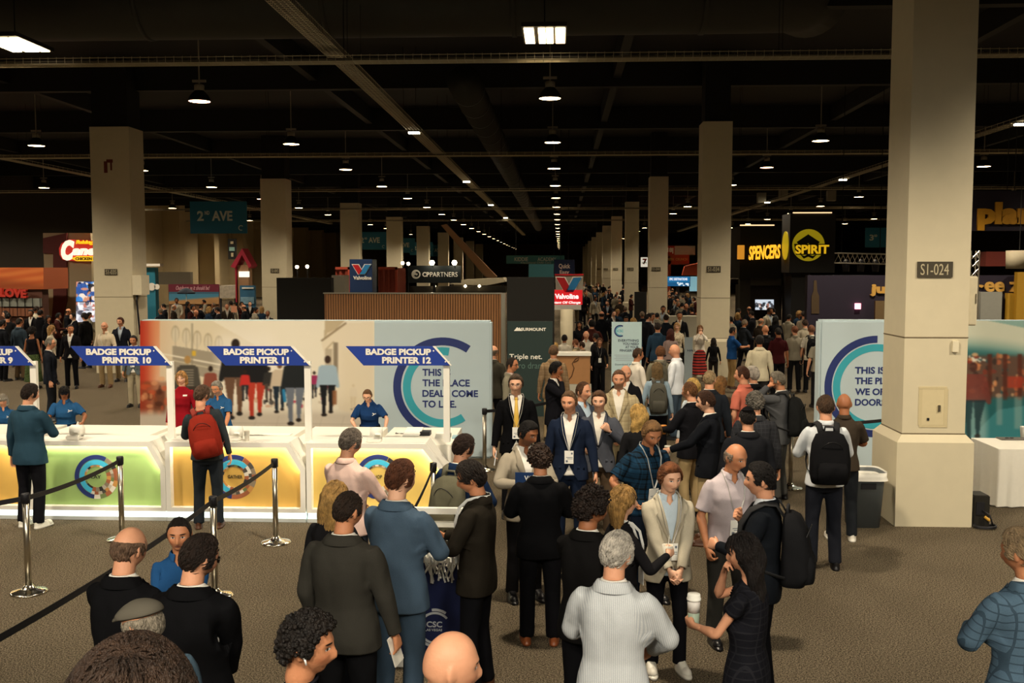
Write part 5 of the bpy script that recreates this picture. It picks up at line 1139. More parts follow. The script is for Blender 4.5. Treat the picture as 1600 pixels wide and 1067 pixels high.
def vee(o, cx, top, w, h, y, white=True):
    if white: part('mark_edge', ppoly([(cx - w*.54, top - h*.06), (cx - w*.14, top - h*.06), (cx, top + h*.45), (cx + w*.14, top - h*.06), (cx + w*.54, top - h*.06), (cx + w*.2, top + h*1.05), (cx - w*.2, top + h*1.05)], y - .01, y), WHITE, o)
    part('mark_red', ppoly([(cx - w*.5, top), (cx - w*.18, top), (cx + w*.02, top + h*.62), (cx - w*.12, top + h), (cx - w*.17, top + h)], y - .03, y - .012), VR, o); part('mark_blue', ppoly([(cx + w*.5, top), (cx + w*.18, top), (cx - w*.14, top + h), (cx + w*.17, top + h)], y - .03, y - .012), VC, o)
vee(o, 565, 413.5, 29, 15, y); lettering('Valvoline', (552, 431), (580.5, 437), y, WHITE, o, .03, .02)
o = sign_box('pylon_sign', 'bright red and white pylon sign with a large red and blue V above the aisle', 'sign', (867, 428), (912, 430.5), 40, .6, VR); lz = extra(o, 'panel_white', (868, 430.5), (911, 453), 40.05, .5, plain('sign_cream', 'a8a595', .6)); vee(o, 889, 433.5, 40, 23, 40.03)
extra(o, 'panel_red', (866, 453), (910, 476), 40, .6, glow('lit_red', 'd81f26', .55)); lettering('Valvoline', (867, 459), (904, 467), 40, glow('lit_white', 'ffffff', .8), o, .04, .02); lettering('Instant Oil Change', (860, 470.5), (907, 475.5), 40, glow('lit_white', 'ffffff', .8), o, .03, .02, .25); extra(o, 'counter', (866, 476), (908, 484), 40, .6, WHITE)
q = on_y(885, 486, 40); m = MB(); m.lathe([(.25, 0), (.25, q.z + .1)], 18, (q.x, 40.3, 0)); part('post', m, CONC, o, True)
o = sign_box('hanging_sign', 'navy hanging sign with two short white words above the red pylon sign', 'sign', (866, 405.5), (898, 429), 42, .5, VB); lettering('Quick', (873, 412), (891, 420.5), 42, WHITE, o, .03, .02); lettering('Easy', (874.5, 422), (889.5, 429.5), 42, WHITE, o, .03, .02); hang(o, 882, 42, 405)
o = sign_box('hanging_sign', 'teal hanging sign with white serif letters high over the aisle', 'sign', (791, 399), (882, 412), 62, .4, plain('kid_teal', '4a8a8e', .6)); lettering('KIDDIE', (804, 402), (825, 408), 62, WHITE, o, .01, .02); lettering('ACADEMY', (840, 402), (869, 408), 62, WHITE, o, .01, .02); lettering('Educational Child Care', (814, 409), (861, 411.5), 62, WHITE, o, 0, .02); hang(o, 836, 62, 399, 2, 60)
sign_box('teal_booth', 'teal booth block under the teal hanging sign over the aisle', 'booth', (826, 412.5), (865, 470), 58, 2, plain('booth_teal', '2c5f64', .7), True)
CR = plain('container_red', '8e3a28', .6, .1, .1, 6)
for p0, p1, yy, lb in (((524, 417), (547, 450), 46, 'red shipping container left of the navy sign tower'), ((591, 417), (621, 450), 44, 'red shipping container right of the navy sign tower')):
    a, b = on_y(*p0, yy), on_y(*p1, yy); o = thing('shipping_container', lb, 'container', ((a.x+b.x)/2, yy, 0)); m = MB(); n = int((b.x - a.x)/.12); pf = []
    for i in range(n*2 + 1): pf.append((a.x + (b.x - a.x)*i/(n*2), yy + (.05 if i % 4 in (1, 2) else 0)))
    m.add([(x, y_, z) for x, y_ in pf for z in (0, a.z)], [[2*i, 2*i+2, 2*i+3, 2*i+1] for i in range(len(pf) - 1)]); m.box((a.x, yy + .06, 0), (b.x, yy + 2.4, a.z - .05)); part('body', m, CR, o); m = MB(); m.box((a.x, yy - .03, a.z - .12), (b.x, yy + .06, a.z)); m.box((b.x - .1, yy - .03, 0), (b.x, yy + .06, a.z)); part('frame', m, plain('container_edge', 'b04a34', .6), o)
o = sign_box('lit_sign', 'black lit sign with a round white emblem and two spotlights', 'sign', (637, 415), (720, 442), 44, .15, plain('cp_black', '11191d', .6)); q = on_y(650, 428.5, 44); m = MB(); m.arc(q.x, q.z, .0, .20, 0, 360, 43.98, 44); part('emblem', m, WHITE, o); m = MB(); m.arc(q.x + .03, q.z, .05, .12, 200, 470, 43.97, 43.98); part('emblem_mark', m, plain('cp_black', '11191d', .6), o)
lettering('CP', (660, 425), (671, 432.5), 44, WHITE, o, .03, .02); lettering('PARTNERS', (672, 425), (715, 432.5), 44, WHITE, o, 0, .02)
a = on_y(678, 442, 44); m = MB(); m.box((a.x - .06, 44.05, 0), (a.x + .06, 44.12, a.z)); part('post', m, BLACK, o)
for px in (675, 710):
    q = on_y(px, 410.5, 43.7); m = MB(); m.add(sph_dirs(12, 8)*.11 + np.array(q), sph_faces(12, 8)); part('spotlight', m, glow('spot_white', 'fff1cf', 40), o); m = MB(); m.tube([(q.x, 43.75, q.z - .05), (q.x, 44.05, q.z - .25)], .02, 5); part('lamp_arm', m, BLACK, o)
for i, (px, py) in enumerate(((464, 417), (480, 416.5), (629, 411), (638, 412))):
    q = on_y(px, py, 52); o = thing('spotlight', 'tiny bright booth spotlight, %s' % ['left of the pair beside the second left column', 'right of the pair beside the second left column', 'left of the pair over the red container', 'right of the pair over the red container'][i], 'lamp', (q.x, 52, 0)); part('bulb', MB().add(sph_dirs(10, 8)*.09 + np.array(q), sph_faces(10, 8)), glow('spot_warm', 'ffe3b0', 25), o); m = MB(); m.tube([(q.x, 52.05, 0), (q.x, 52.05, q.z)], .025, 6); part('pole', m, BLACK, o)
BM_ = plain('beam_wood', 'b28a66', .7)
o = thing('diagonal_beam', 'pale diagonal beam leaning above the black lit sign with the round emblem', 'beam', on_y(775, 435, 60)); part('beam', ppoly([(689, 352), (697, 350), (776, 432), (770, 437), (758, 432)], 60, 60.7), BM_, o); part('brace', ppoly([(700, 356), (704, 356), (766, 432), (760, 432)], 60.7, 61), plain('beam_shade', '93704f', .7), o)
o = thing('market_canopy', 'low white booth canopy with string lights below the diagonal beam', 'canopy', on_y(755, 450, 46)); part('roof', ppoly([(722, 437), (785, 434), (790, 440), (760, 446), (700, 444)], 46, 49), plain('canopy_cream', 'c9c0a6', .8), o); a = on_y(700, 444, 46); b = on_y(788, 440, 46); m = MB()
for x in (a.x + .1, (a.x + b.x)/2, b.x - .1): m.box((x - .05, 46.1, 0), (x + .05, 46.2, a.z))
part('post', m, BLACK, o); part('dark_fascia', pbox((640, 447), (790, 458), 45, 45.4), plain('fascia', '2a2720', .8), o); m = MB()
for px in (679, 749, 727): q = on_y(px, 447, 44.8); m.add(sph_dirs(8, 6)*.06 + np.array(q), sph_faces(8, 6))
part('bulb', m, glow('bulb_warm', 'ffe3b0', 18), o)
# avenue signs
AVE = plain('ave_teal', '1f6f8f', .6); AVW = plain('ave_white', 'c9d6cf', .7)
def ave(y, label, x=-18.0, full=True, word='AVE'):
    z = 5.95; w = 1.52; h_ = .84; o = thing('avenue_sign', label, 'sign', (x, y, z - h_)); m = MB(); m.box((x - w, y, z - h_), (x + w, y + .06, z + h_)); part('panel', m, AVE, o)
    px = lambda xx, zz: (875 + 1556*xx/y, 421.4 - 1556*(zz - EYE)/y)
    if full: lettering('2', px(x - .95, z + .32), px(x - .6, z - .2), y, AVW, o, .03, .02); lettering('ND', px(x - .55, z + .32), px(x - .3, z + .12), y, AVW, o, .03, .02)
    elif word == '3': lettering('3', px(x - .55, z + .32), px(x - .2, z - .2), y, AVW, o, .03, .02); lettering('RD', px(x - .15, z + .32), px(x + .1, z + .12), y, AVW, o, .03, .02)
    if word != '3': lettering('AVE', px(x - .18, z + .32), px(x + .9, z - .2), y, AVW, o, .03, .02)
    m = MB(); m.arc(x + 1.2, z - .55, .10, .14, 40, 300, y - .01, y); part('emblem_ring', m, AVW, o); m = MB()
    for s_ in (-1, 1): m.tube([(x + s_*w*.8, y + .03, z + h_), (x + s_*w*.8, y + .03, ZC)], .012, 4)
    part('hanger_rod', m, DARK, o)
ave(52, 'teal hanging sign reading 2ND AVE, the largest and nearest')
for i, y in enumerate((94.5, 113, 129, 144)): ave(y, 'small teal AVE hanging sign far down the left aisle, %s of the four' % ['nearest', 'second', 'third', 'furthest back'][i], -18, True)
ave(87, 'teal hanging sign reading 3RD, partly hidden by the nearest column', 27.6, False, '3')

# right side booths
o = sign_box('booth_box', 'black booth box with yellow graffiti lettering', 'booth', (1157, 353), (1221, 435), 44, 3, plain('spen_black', '0e0d0c', .7)); lettering('SPENCERS', (1170, 383), (1219, 405), 44, glow('neon_yellow', 'ffb52e', 1.3), o, .03, .05, .15, skew=.06); part('lit_edge', pbox((1157, 351), (1210, 352.5), 43.98, 44.1), glow('edge_glow', 'ffcf9a', 1.5), o); a = on_y(1165, 435, 44.5); part('brick_base', pbox((1165, 445), (1221, 500), 44.5, 47), plain('brick_dark', '2e2822', .8, 0, .5, 14), o); part('white_lintel', pbox((1165, 435), (1221, 446), 44.3, 44.6), plain('lintel', '4a463c', .8), o); part('side_sign', pbox((1154, 383), (1163, 405), 43.7, 44), glow('neon_yellow2', 'd98f2a', .8), o); m = MB(); x_ = on_y(1160, 435, 44.2).x; m.box((x_ - .1, 44.2, 0), (x_ + .35, 44.6, on_y(1160, 380, 44.2).z)); part('post', m, plain('spen_post', '2d2a24', .7), o)
p = Print(1180, 468, 1209, 484, 1.0, 'b9c4d0'); p.speck(1180, 472, 1209, 484, ['3a3a40', '20242a', 'e0e0e0', '8a5a4a'], 30, 1, 3, 3); o = thing('wall_screen', 'bright screen showing a crowd under the yellow graffiti lettering', 'screen', on_y(1195, 484, 43.8)); p.build('picture', 43.79, o, SCREEN); part('bezel', pbox((1179, 467), (1210, 485), 43.8, 43.9), BLACK, o)
o = sign_box('booth_tower', 'black booth tower with a round yellow emblem', 'booth', (1235, 333), (1304, 426), 42, 1.5, plain('spirit_black', '161614', .6, 0, .3, 5)); part('tower_leg', pbox((1237, 426), (1264, 520), 42.3, 44), plain('spirit_leg', '121110', .7), o); q = on_y(1263, 383, 42); m = MB(); m.arc(q.x, q.z, 0, .66, 0, 360, 41.96, 42); part('emblem_disc', m, glow('spirit_yellow', 'c9b21a', .32), o); part('emblem_band', ppoly([(1245, 378), (1263, 366), (1281, 378), (1275, 386), (1263, 380), (1251, 386)], 41.93, 41.96), plain('spirit_dark', '1d2018', .7), o)
part('text_band', ppoly([(1241, 381), (1297, 381), (1294, 398), (1244, 398)], 41.90, 41.93), plain('spirit_dark', '1d2018', .7), o); lettering('SPIRIT', (1243, 382.5), (1295, 396.5), 41.90, glow('spirit_text', 'e0b01c', .8), o, .03, .04); part('emblem_sprigs', ppoly([(1250, 397), (1257, 400), (1263, 397), (1270, 400), (1277, 397), (1270, 404), (1263, 401), (1256, 404)], 41.93, 41.96), plain('spirit_dark', '1d2018', .7), o); part('lit_edge', pbox((1240, 331.5), (1300, 333), 41.95, 42.1), glow('edge_glow', 'ffcf9a', .7), o)
q = on_y(1235, 383, 42); m = MB(); m.tube([(q.x - .05, 42.75, q.z), (q.x, 42.75, q.z)], .6, 24); part('side_emblem', m, glow('spirit_yellow', 'c9b21a', .32), o)
PUR = plain('booth_purple', '20182a', .7)
o = sign_box('purple_booth', 'dark purple booth wall with yellow letters behind the nearest column', 'booth', (1262, 430), (1640, 560), 30, .3, PUR, True); LETY = plain('letter_tan', 'c79a4a', .6); lettering('ju', (1359, 444), (1383, 463), 30, LETY, o, .05, .06); lettering('ee z', (1538, 440), (1592, 456), 30, LETY, o, .03, .06); lettering('dgement fr', (1386, 440), (1536, 460), 30, LETY, o, .05, .06)
part('dispenser_glow', pbox((1337, 474), (1345, 483), 29.9, 30), glow('pink_lit', 'ff9ab0', 3), o); part('side_panel', pbox((1368, 470), (1383, 500), 29.9, 30), plain('tan_panel', '6a5638', .8), o); part('grey_panel', pbox((1533, 456), (1564, 520), 29.8, 30), plain('pf_grey', '8f8f86', .7), o); part('yellow_panel', pbox((1575, 458), (1620, 520), 29.8, 30), plain('pf_yellow', 'a8801f', .7), o); part('yellow_post', pbox((1590, 425), (1625, 520), 29.7, 29.9), plain('pf_yellow', 'a8801f', .7), o); part('red_panel', pbox((1541, 393), (1574, 416), 30.5, 31), plain('pf_red', '6a2416', .7), o)
q = on_y(1270, 448, 29.8); part('bottle_mark', ppoly([(1272, 438), (1276, 438), (1277, 455), (1280, 462), (1280, 490), (1268, 490), (1268, 462), (1271, 455)], 29.98, 30), plain('bottle_tan', '4a3a24', .8), o)
o = sign_box('hanging_sign', 'dark purple hanging sign with large yellow letters at the right edge', 'sign', (1517, 298), (1700, 360), 30, .3, PUR); lettering('planet', (1527, 316), (1660, 360), 30, plain('letter_yellow', 'c98f1c', .6), o, .06, .08); hang(o, 1580, 30, 298)
o = thing('drum_lamp', 'white drum-shaped hanging lamp at the right edge', 'lamp', on_y(1590, 420, 28)); q = on_y(1592, 420, 28); m = MB(); m.lathe([(.33, q.z), (.34, q.z + .5), (.001, q.z + .5)], 24, (q.x, 28, 0)); part('shade', m, plain('drum_cream', 'a89d84', .7), o, True); m = MB(); m.tube([(q.x, 28, q.z + .5), (q.x, 28, ZC)], .01, 4); part('hanger_rod', m, DARK, o)
def truss(o, a, b, w=.25, n=14):
    a, b = Vector(a), Vector(b); d = (b - a).normalized(); u = Vector((0, 0, 1)) if abs(d.z) < .9 else Vector((0, 1, 0)); s_ = d.cross(u).normalized(); u = s_.cross(d); m = MB(); cs = [(1, 1), (1, -1), (-1, -1), (-1, 1)]
    for i, j in cs: m.tube([a + s_*w/2*i + u*w/2*j, b + s_*w/2*i + u*w/2*j], .022, 5)
    for k in range(n):
        p, q2 = a.lerp(b, k/n), a.lerp(b, (k+1)/n)
        for c in range(4): i, j = cs[c]; i2, j2 = cs[(c+1) % 4]; m.tube([p + s_*w/2*i + u*w/2*j, q2 + s_*w/2*i2 + u*w/2*j2], .012, 4)
    part('truss_frame', m, STEEL, o)
o = thing('lighting_truss', 'silver lighting truss beside the tower with the round yellow emblem', 'truss', on_y(1345, 405, 33)); a = on_y(1306, 403, 33); b = on_y(1395, 405, 33); truss(o, a, b, .32, 12); hang(o, 1345, 33, 398, 2, 60)
for px in (1322, 1345, 1368): q = on_y(px, 415, 33); m = MB(); m.lathe([(.10, -.2), (.13, .1), (.05, .2)], 12, tuple(q)); part('stage_light', m, BLACK, o, True)
o = thing('truss_tower', 'vertical silver truss just right of the nearest column', 'truss', on_y(1521, 430, 27)); a = on_y(1521, 392, 27); truss(o, (a.x, 27, 0), (a.x, 27, a.z), .22, 16)
# centre-right booths
o = sign_box('booth_sign', 'red and white booth sign far down the right side beside the second column', 'sign', (1040, 384), (1054, 398), 80, .5, plain('sg_red', 'b4331f', .6)); part('panel_white', pbox((1054, 384), (1086, 398), 80, 80.5), plain('sg_white', 'b5ae9c', .6), o); lettering('18|', (1042.5, 387), (1052, 396), 80, WHITE, o, .05, .04)
OR = plain('booth_orange', 'a8401c', .6); o = sign_box('orange_booth', 'orange booth fascia below the red and white sign', 'booth', (1038, 398), (1077, 413), 80, 4, OR); lettering('FRESH  CRUNCH', (1041, 403), (1074, 407), 80, LETY, o, .02, .04); part('lower_panel', ppoly([(1070, 416), (1094, 410), (1094, 430), (1066, 430)], 79, 79.6), OR, o); m = MB(); x_ = on_y(1040, 430, 80).x; m.box((x_, 80, 0), (x_ + .4, 84, on_y(1040, 400, 80).z)); part('post', m, OR, o)
p = Print(1043, 432, 1078, 447, .8, '1d5f8c'); p.rect(1043, 441, 1078, 447, '174a70'); p.speck(1050, 441, 1076, 446, ['d8e4ea'], 9, .8, 1.8, 4); o = thing('booth_screen', 'blue lit screen strip among the distant right booths', 'screen', on_y(1060, 447, 70)); p.build('picture', 69.98, o, SCREEN); part('bezel', pbox((1042.5, 431.5), (1078.5, 447.5), 70, 70.4), BLACK, o); lettering('EPIC DESTINATIONS', (1046, 434), (1074, 438), 69.98, glow('lit_white', 'ffffff', .8), o, .02, .03); m = MB(); x_ = on_y(1060, 447, 70).x; m.box((x_ - .1, 70.2, 0), (x_ + .1, 70.4, on_y(1060, 440, 70).z)); part('post', m, BLACK, o); part('lit_pane', pbox((1078, 432), (1089, 455), 70.2, 70.4), glow('cool_pane', '8fc4d4', .5), o)
o = sign_box('lit_sign', 'small white lit sign with an orange numeral between the distant right columns', 'sign', (1002, 402), (1012, 417), 88, .5, glow('seven_white', 'e8e2d0', .7)); lettering('7', (1004, 404), (1011, 413), 88, plain('seven_orange', 'd0491f', .6), o, .06, .06); lettering('ELEVEn', (1003, 409.5), (1010.5, 411.5), 87.9, plain('seven_green', '1f6a3a', .6), o, .03, .05); hang(o, 1007, 88, 402, 1)
o = sign_box('hanging_sign', 'navy banner with white letters just right of the second column', 'sign', (1130, 376), (1146, 423), 52, .4, plain('ban_navy', '1b3a78', .6)); lettering('e', (1135, 379), (1142, 391), 52, WHITE, o, .06, .04); lettering('W', (1134, 392), (1142, 401), 52, WHITE, o, .05, .04); hang(o, 1139, 52, 376, 1); part('white_foot', pbox((1144, 393), (1155, 436), 52.5, 53), plain('sg_white', 'b5ae9c', .6), o)
sign_box('barrier', 'dark barrier panel beside the third right column', 'barrier', (992, 456), (1010, 476), 46, .3, plain('barrier_black', '1b1c1a', .7), True)
# standing info sign and reception desk
o = sign_box('banner_stand', 'pale blue standing sign reading EVERYTHING YOU NEED AT YOUR FINGERTIPS', 'sign', (956, 503), (1002, 600), 22.3, .06, plain('stand_pale', 'b4cdd2', .7, 0, .03), True); y = 22.3; q = on_y(969, 517, y); m = MB(); m.arc(q.x, q.z, .105, .135, 60, 300, y - .006, y); part('emblem_ring', m, NAVY, o); m = MB(); m.arc(q.x, q.z, .085, .10, 80, 290, y - .006, y); part('emblem_ring', m, TEAL, o); lettering('ICSC', (964, 515), (974, 519), y, TEAL, o, .02, .005); DKT = plain('text_slate', '3a4658', .7)
for s_, x0_, y0_ in (('EVERYTHING', 966, 530), ('YOU NEED', 973, 535.2), ('AT YOUR', 977, 540.4), ('FINGERTIPS', 968.5, 545.6)): lettering(s_, (x0_, y0_), (998, y0_ + 3.9), y, DKT, o, .02, .005)
for k in range(4): part('small_print', pbox((960 + (k % 2)*2, 554.5 + 2.7*k), (997, 555.4 + 2.7*k), y - .004, y), plain('text_grey', '9aa3ae', .7), o)
lettering('Download the app', (961, 568), (997, 571.5), y, DKT, o, 0, .005); m = MB(); a, b = on_y(954, 600, y), on_y(1004, 600, y); m.box((a.x, y - .15, 0), (b.x, y + .2, .03)); part('base', m, STEEL, o)
YD = 23.5
o = thing('reception_desk', 'reception desk with white top and wooden front bearing a map outline', 'desk', on_y(898, 610, YD)); DW = plain('desk_wood', 'a9794c', .6, 0, .08, 9); m = pbox((868, 556), (922, 600), YD, YD + .08); part('front_panel', m, DW, o); part('worktop', pbox((866, 551.5), (924, 556), YD - .06, YD + .5), WHITE, o); a, b = on_y(870, 600, YD), on_y(924, 600, YD); m = MB(); m.box((a.x, YD - .02, 0), (b.x, YD + .1, a.z)); part('kick_board', m, plain('desk_base', 'b9b4a4', .7), o)
m = MB(); pts = [(878, 592), (885, 597), (893, 588), (897, 575), (894, 568), (899, 561), (905, 558), (903, 563), (897, 566)]; m.tube([Vector(on_y(px, py, YD)) + Vector((0, -.008, 0)) for px, py in pts], .012, 5); part('map_outline', m, plain('outline_dark', '5a3a20', .7), o)
a = on_y(920, 556, YD); m = MB(); m.box((a.x - .03, YD + .08, 0), (a.x, YD + 1.1, a.z)); part('side_panel', m, DW, o)
m = MB(); q = on_y(880, 560, 26.5); m.lathe([(.17, 0), (.17, on_y(880, 486, 26.5).z)], 20, (q.x + .1, 27.6, 0)); tag(m.build('round_post', CONC, smooth=True), 'pale round post rising behind the reception desk', 'post')
o = sign_box('hall_poster', 'pale poster board with letters HALL beside the woman in the plaid skirt', 'sign', (1070, 527), (1082, 560), 25.4, .06, plain('poster_pale', '8f9ba0', .7), True); lettering('HALL', (1074, 546), (1088, 549), 25.39, DKT, o, .03, .006)
sign_box('white_plinth', 'low white counter block behind the dark-suited men by the second column', 'counter', (1044, 494), (1090, 530), 34, .6, plain('plinth_cream', 'c2bca8', .7), True)

# left side booths
o = sign_box('booth_wall', 'beige booth wall with a dark red arch and a lit script sign at the left', 'booth', (67, 364), (146, 520), 44, 2.0, plain('cane_beige', '9a8b6e', .7, 0, .04), True); DR = plain('cane_red', '521a14', .7, 0, .12, 4); part('arch', ppoly([(67, 372), (104, 364), (104, 470), (96, 505), (80, 505), (83, 470), (83, 396), (67, 396)], 43.9, 44), DR, o)
q = on_y(120, 391, 43.8); part('sign_backing', ppoly([(92, 388), (96, 380), (108, 374), (150, 376), (150, 408), (118, 408), (98, 406), (93, 398)], 43.8, 43.9), glow('cane_lit', 'b5271c', .5), o); lettering('C', (96, 375), (117, 407), 43.78, glow('cane_white', 'fff6dd', .9), o, .06, .08, .25); lettering("ane's", (113, 383), (165, 399), 43.78, glow('cane_white', 'fff6dd', .9), o, .05, .08, .25); lettering('Raising', (119, 375), (146, 383), 43.75, glow('cane_yellow', 'f2c21d', .8), o, .03, .06, .2); part('yellow_band', ppoly([(111, 404), (120, 400), (150, 400), (150, 408), (120, 408)], 43.74, 43.78), glow('cane_yellow', 'f2c21d', .8), o); lettering('CHICKEN FINGERS', (118, 402), (168, 406.5), 43.73, plain('cane_ink', '3a1a10', .6), o, .03, .02)  # the red shape is the sign's own lit backing behind its letters
for i, (y0_, y1_, cs) in enumerate(((440, 471, ['2a4a8a', 'e0d0c0', 'c08060', '1a1a20', '3a7ac0']), (472, 503, ['d8dce4', '9a9aa4', 'b06a5a', '4a4a54', 'f0f0f4']))):
    p = Print(119, y0_, 150, y1_, 1.0, cs[0] if i == 0 else cs[0]); p.speck(119, y0_, 150, y1_, cs, 60, 1.5, 6, 20 + i); o = thing('wall_screen', 'bright %s screen on the beige booth wall behind the left column' % ['upper', 'lower'][i], 'screen', on_y(134, y1_, 43.9)); p.build('picture', 43.86, o, SCREEN); part('bezel', pbox((118.5, y0_ - .4), (151, y1_ + .4), 43.87, 43.95), BLACK, o)
o = sign_box('orange_booth', 'orange-roofed booth with red LOVE letters at the left edge', 'booth', (-60, 440), (68, 520), 40, .5, plain('love_brown', '4e2b1c', .7), True); p = Print(-60, 418, 68, 452, 1.5, 'b85a2c'); p.lay(.5 + .5*np.sin(p.X*.07 + p.Y*.5), 'd98a4a', .5).lay(sstep(436, 452, p.Y - .12*(p.X - 68)), '7a3a1e', .7); p.build('roof_print', 39.9, o, INK); part('roof', pbox((-60, 418), (68, 452), 39.92, 42), plain('roof_orange', 'a5532c', .7), o); lettering('WE LOVE', (-30, 450), (44, 464), 39.8, plain('love_red', 'b02a1a', .6), o, .06, .15, skew=-.05); part('shelf_glass', pbox((0, 466), (62, 479), 39.8, 40), plain('shelf_glass', '7d8078', .25), o); part('lit_shelf', pbox((0, 481), (66, 494), 39.85, 40), plain('love_shelf', '7a4a30', .6), o)
for k in range(6): part('shelf_post', pbox((2 + 12*k, 466), (3 + 12*k, 494), 39.75, 39.8), BLACK, o)
o = sign_box('blue_banner', 'curved teal banner with a cloud at the right of the left column', 'banner', (220, 418), (244, 500), 46, .4, plain('ban_teal', '2a7f9a', .6), True); part('white_top', pbox((227, 412), (250, 416), 45.9, 46.3), WHITE, o); m = MB(); q = on_y(237, 448, 45.98)
for dx, r in ((-.25, .12), (0, .18), (.25, .13)): m.arc(q.x + dx, q.z, 0, r, 0, 360, 45.97, 46)
part('cloud', m, WHITE, o)
o = sign_box('tourism_booth', 'booth with a maroon script banner over a beach picture', 'booth', (263, 445), (343, 500), 60, .4, plain('tour_wood', '6d4a30', .7), True); part('banner', pbox((263, 444), (342, 456), 59.9, 60), plain('tour_maroon', '6d1f33', .7), o); lettering('Outdoors as it should be!', (275, 446.5), (328, 453), 59.9, plain('tour_pink', 'd8a8b0', .7), o, .0, .03, .3); p = Print(264, 456, 342, 475, 1.0, '4a86a4'); p.lay(sstep(465, 469, p.Y + .08*(p.X - 303)), 'b58a5c', 1); p.rect(264, 456, 342, 459, '3a4a58', .6, 2); p.build('beach_print', 59.88, o, INK)
o = thing('parasol', 'dark blue parasol in front of the beach picture', 'parasol', on_y(291, 470, 58)); q = on_y(291, 459, 58); m = MB(); m.lathe([(.01, .35), (.25, .28), (.5, .1), (.52, 0), (.48, .05), (.01, .25)], 16, (q.x, 58, q.z)); part('canopy', m, plain('parasol_navy', '1c2734', .7), o, True); m = MB(); m.tube([(q.x, 58, 0), (q.x, 58, q.z + .3)], .025, 6); part('pole', m, WHITE, o)
o = sign_box('striped_awning', 'grey and cream striped awning beside the red house-shaped tower', 'awning', (343, 446), (368, 466), 58, 1.5, plain('awning', '9a9080', .8, 0, .5, 6)); m = MB()
for px in (344, 367): q = on_y(px, 446, 58.2); m.box((q.x - .05, 58.2, 0), (q.x + .05, 58.3, q.z - .1))
part('post', m, BLACK, o)
o = thing('house_tower', 'red house-shaped display tower with a lit screen', 'tower', on_y(378, 480, 50)); HR = plain('house_red', 'b01f3a', .6); part('roof', ppoly([(360, 417), (378, 388), (393, 415), (389, 419), (378, 398), (367, 419)], 49.8, 50.8), HR, o); a = on_y(367, 500, 50); part('side_post', pbox((367, 408), (371, 520), 49.9, 50.6), HR, o); m = pbox((371, 414), (390, 520), 50, 50.6); part('body', m, plain('house_wood', 'a07a58', .7), o); part('lit_screen', pbox((373, 424), (389, 433), 49.9, 50), glow('house_lit', 'f2ead8', 1.1), o)
o = sign_box('blue_poster', 'blue poster stand beside the red house-shaped tower', 'poster', (374.5, 446), (398.5, 476), 48, .2, plain('poster_blue', '2c5f80', .6), True); part('picture', pbox((376, 464), (397, 475), 47.95, 48), plain('poster_pic', '6f94a8', .6, 0, .5, 8), o); part('heading', pbox((378, 449), (396, 451), 47.95, 48), WHITE, o)
o = sign_box('card_sign', 'small pinkish card sign on a pole in the crowd by the red house tower', 'sign', (361, 478), (370, 488), 40, .03, plain('card_pink', 'c98a6a', .6)); m = MB(); q = on_y(365.5, 480, 40.04); m.tube([(q.x, 40.04, 0), (q.x, 40.04, q.z)], .015, 6); part('pole', m, BLACK, o)
o = sign_box('restroom_sign', 'black hanging restroom pictogram sign on the beige left wall', 'sign', (356, 373), (369, 405), 66, .2, plain('rest_black', '1a1815', .6)); part('symbol', pbox((358, 386), (366, 392), 65.9, 66), plain('rest_teal', '7fa39a', .6), o); part('pictogram', pbox((360, 377), (364, 381), 65.9, 66), plain('rest_text', 'b5a583', .6), o); part('arrow', pbox((361, 395), (364, 401), 65.9, 66), plain('rest_text', 'b5a583', .6), o); hang(o, 362, 66, 373, 1)
pw = MB()
for k in range(9): pw.box((XL, 80 + 9*k, 0), (XL + 1.6, 81.4 + 9*k, ZC))
struct('wall_left_piers', pw, WALLB)
q = on_y(272, 446, 60); tag(pbox((247, 425), (298, 444.5), 60.4, 60.8).build('dark_signboard', plain('gray_panel', '5d5545', .8)), 'grey booth signboard between the left column and the maroon banner', 'booth')
# ------------------------------------------------------------------ people
_T = {}
def tpl(kind, lod):
    k = (kind, lod)
    if k in _T: return _T[k]
    r = {0: None, 1: .55, 2: .28}[lod]; vx = {0: .0048, 1: .008, 2: .012}[lod]; br = {0: .10, 1: .20, 2: .22}[lod]
    if kind == 'body': t = Template(remesh(body_mb(), vx, br, fineness))
    elif kind == 'bodyf': t = Template(remesh(body_mb(True), vx, br, fineness))
    elif kind == 'coat': t = coat_tpl(False, r)
    elif kind == 'coatf': t = coat_tpl(True, r)
    elif kind == 'vest': t = shirt_tpl(None, False, r)
    elif kind == 'vestf': t = shirt_tpl(None, True, r, collar=False, vneck=.05)
    elif kind == 'shirt': t = shirt_tpl('long', False, r)
    elif kind == 'shirtf': t = shirt_tpl('long', True, r)
    elif kind == 'polo': t = shirt_tpl('short', False, r)
    elif kind == 'polof': t = shirt_tpl('short', True, r)
    elif kind == 'loose': t = shirt_tpl('long', False, r, untuck=True)
    elif kind == 'loosep': t = shirt_tpl('short', False, r, untuck=True)
    elif kind == 'tee': t = shirt_tpl('short', False, r, collar=False, vneck=0)
    elif kind == 'sweater': t = shirt_tpl('long', False, r, collar=False, vneck=0, untuck=True)
    elif kind == 'blouse': t = shirt_tpl('long', True, r, collar=False, vneck=.05, untuck=True)
    elif kind == 'dress': t = dress_tpl(.5, 'cap', r)
    elif kind == 'dresslong': t = dress_tpl(.2, 'cap', r, flare=1.2)
    elif kind == 'dresssleeve': t = dress_tpl(.5, 'long', r)
    elif kind == 'strapless': t = dress_tpl(.8, None, r)
    elif kind == 'skirt': t = dress_tpl(.2, None, r, top=False, flare=1.25)
    elif kind == 'trousers': t = trousers_tpl(False, r)
    elif kind == 'slim': t = trousers_tpl(True, r)
    _T[k] = t; return t
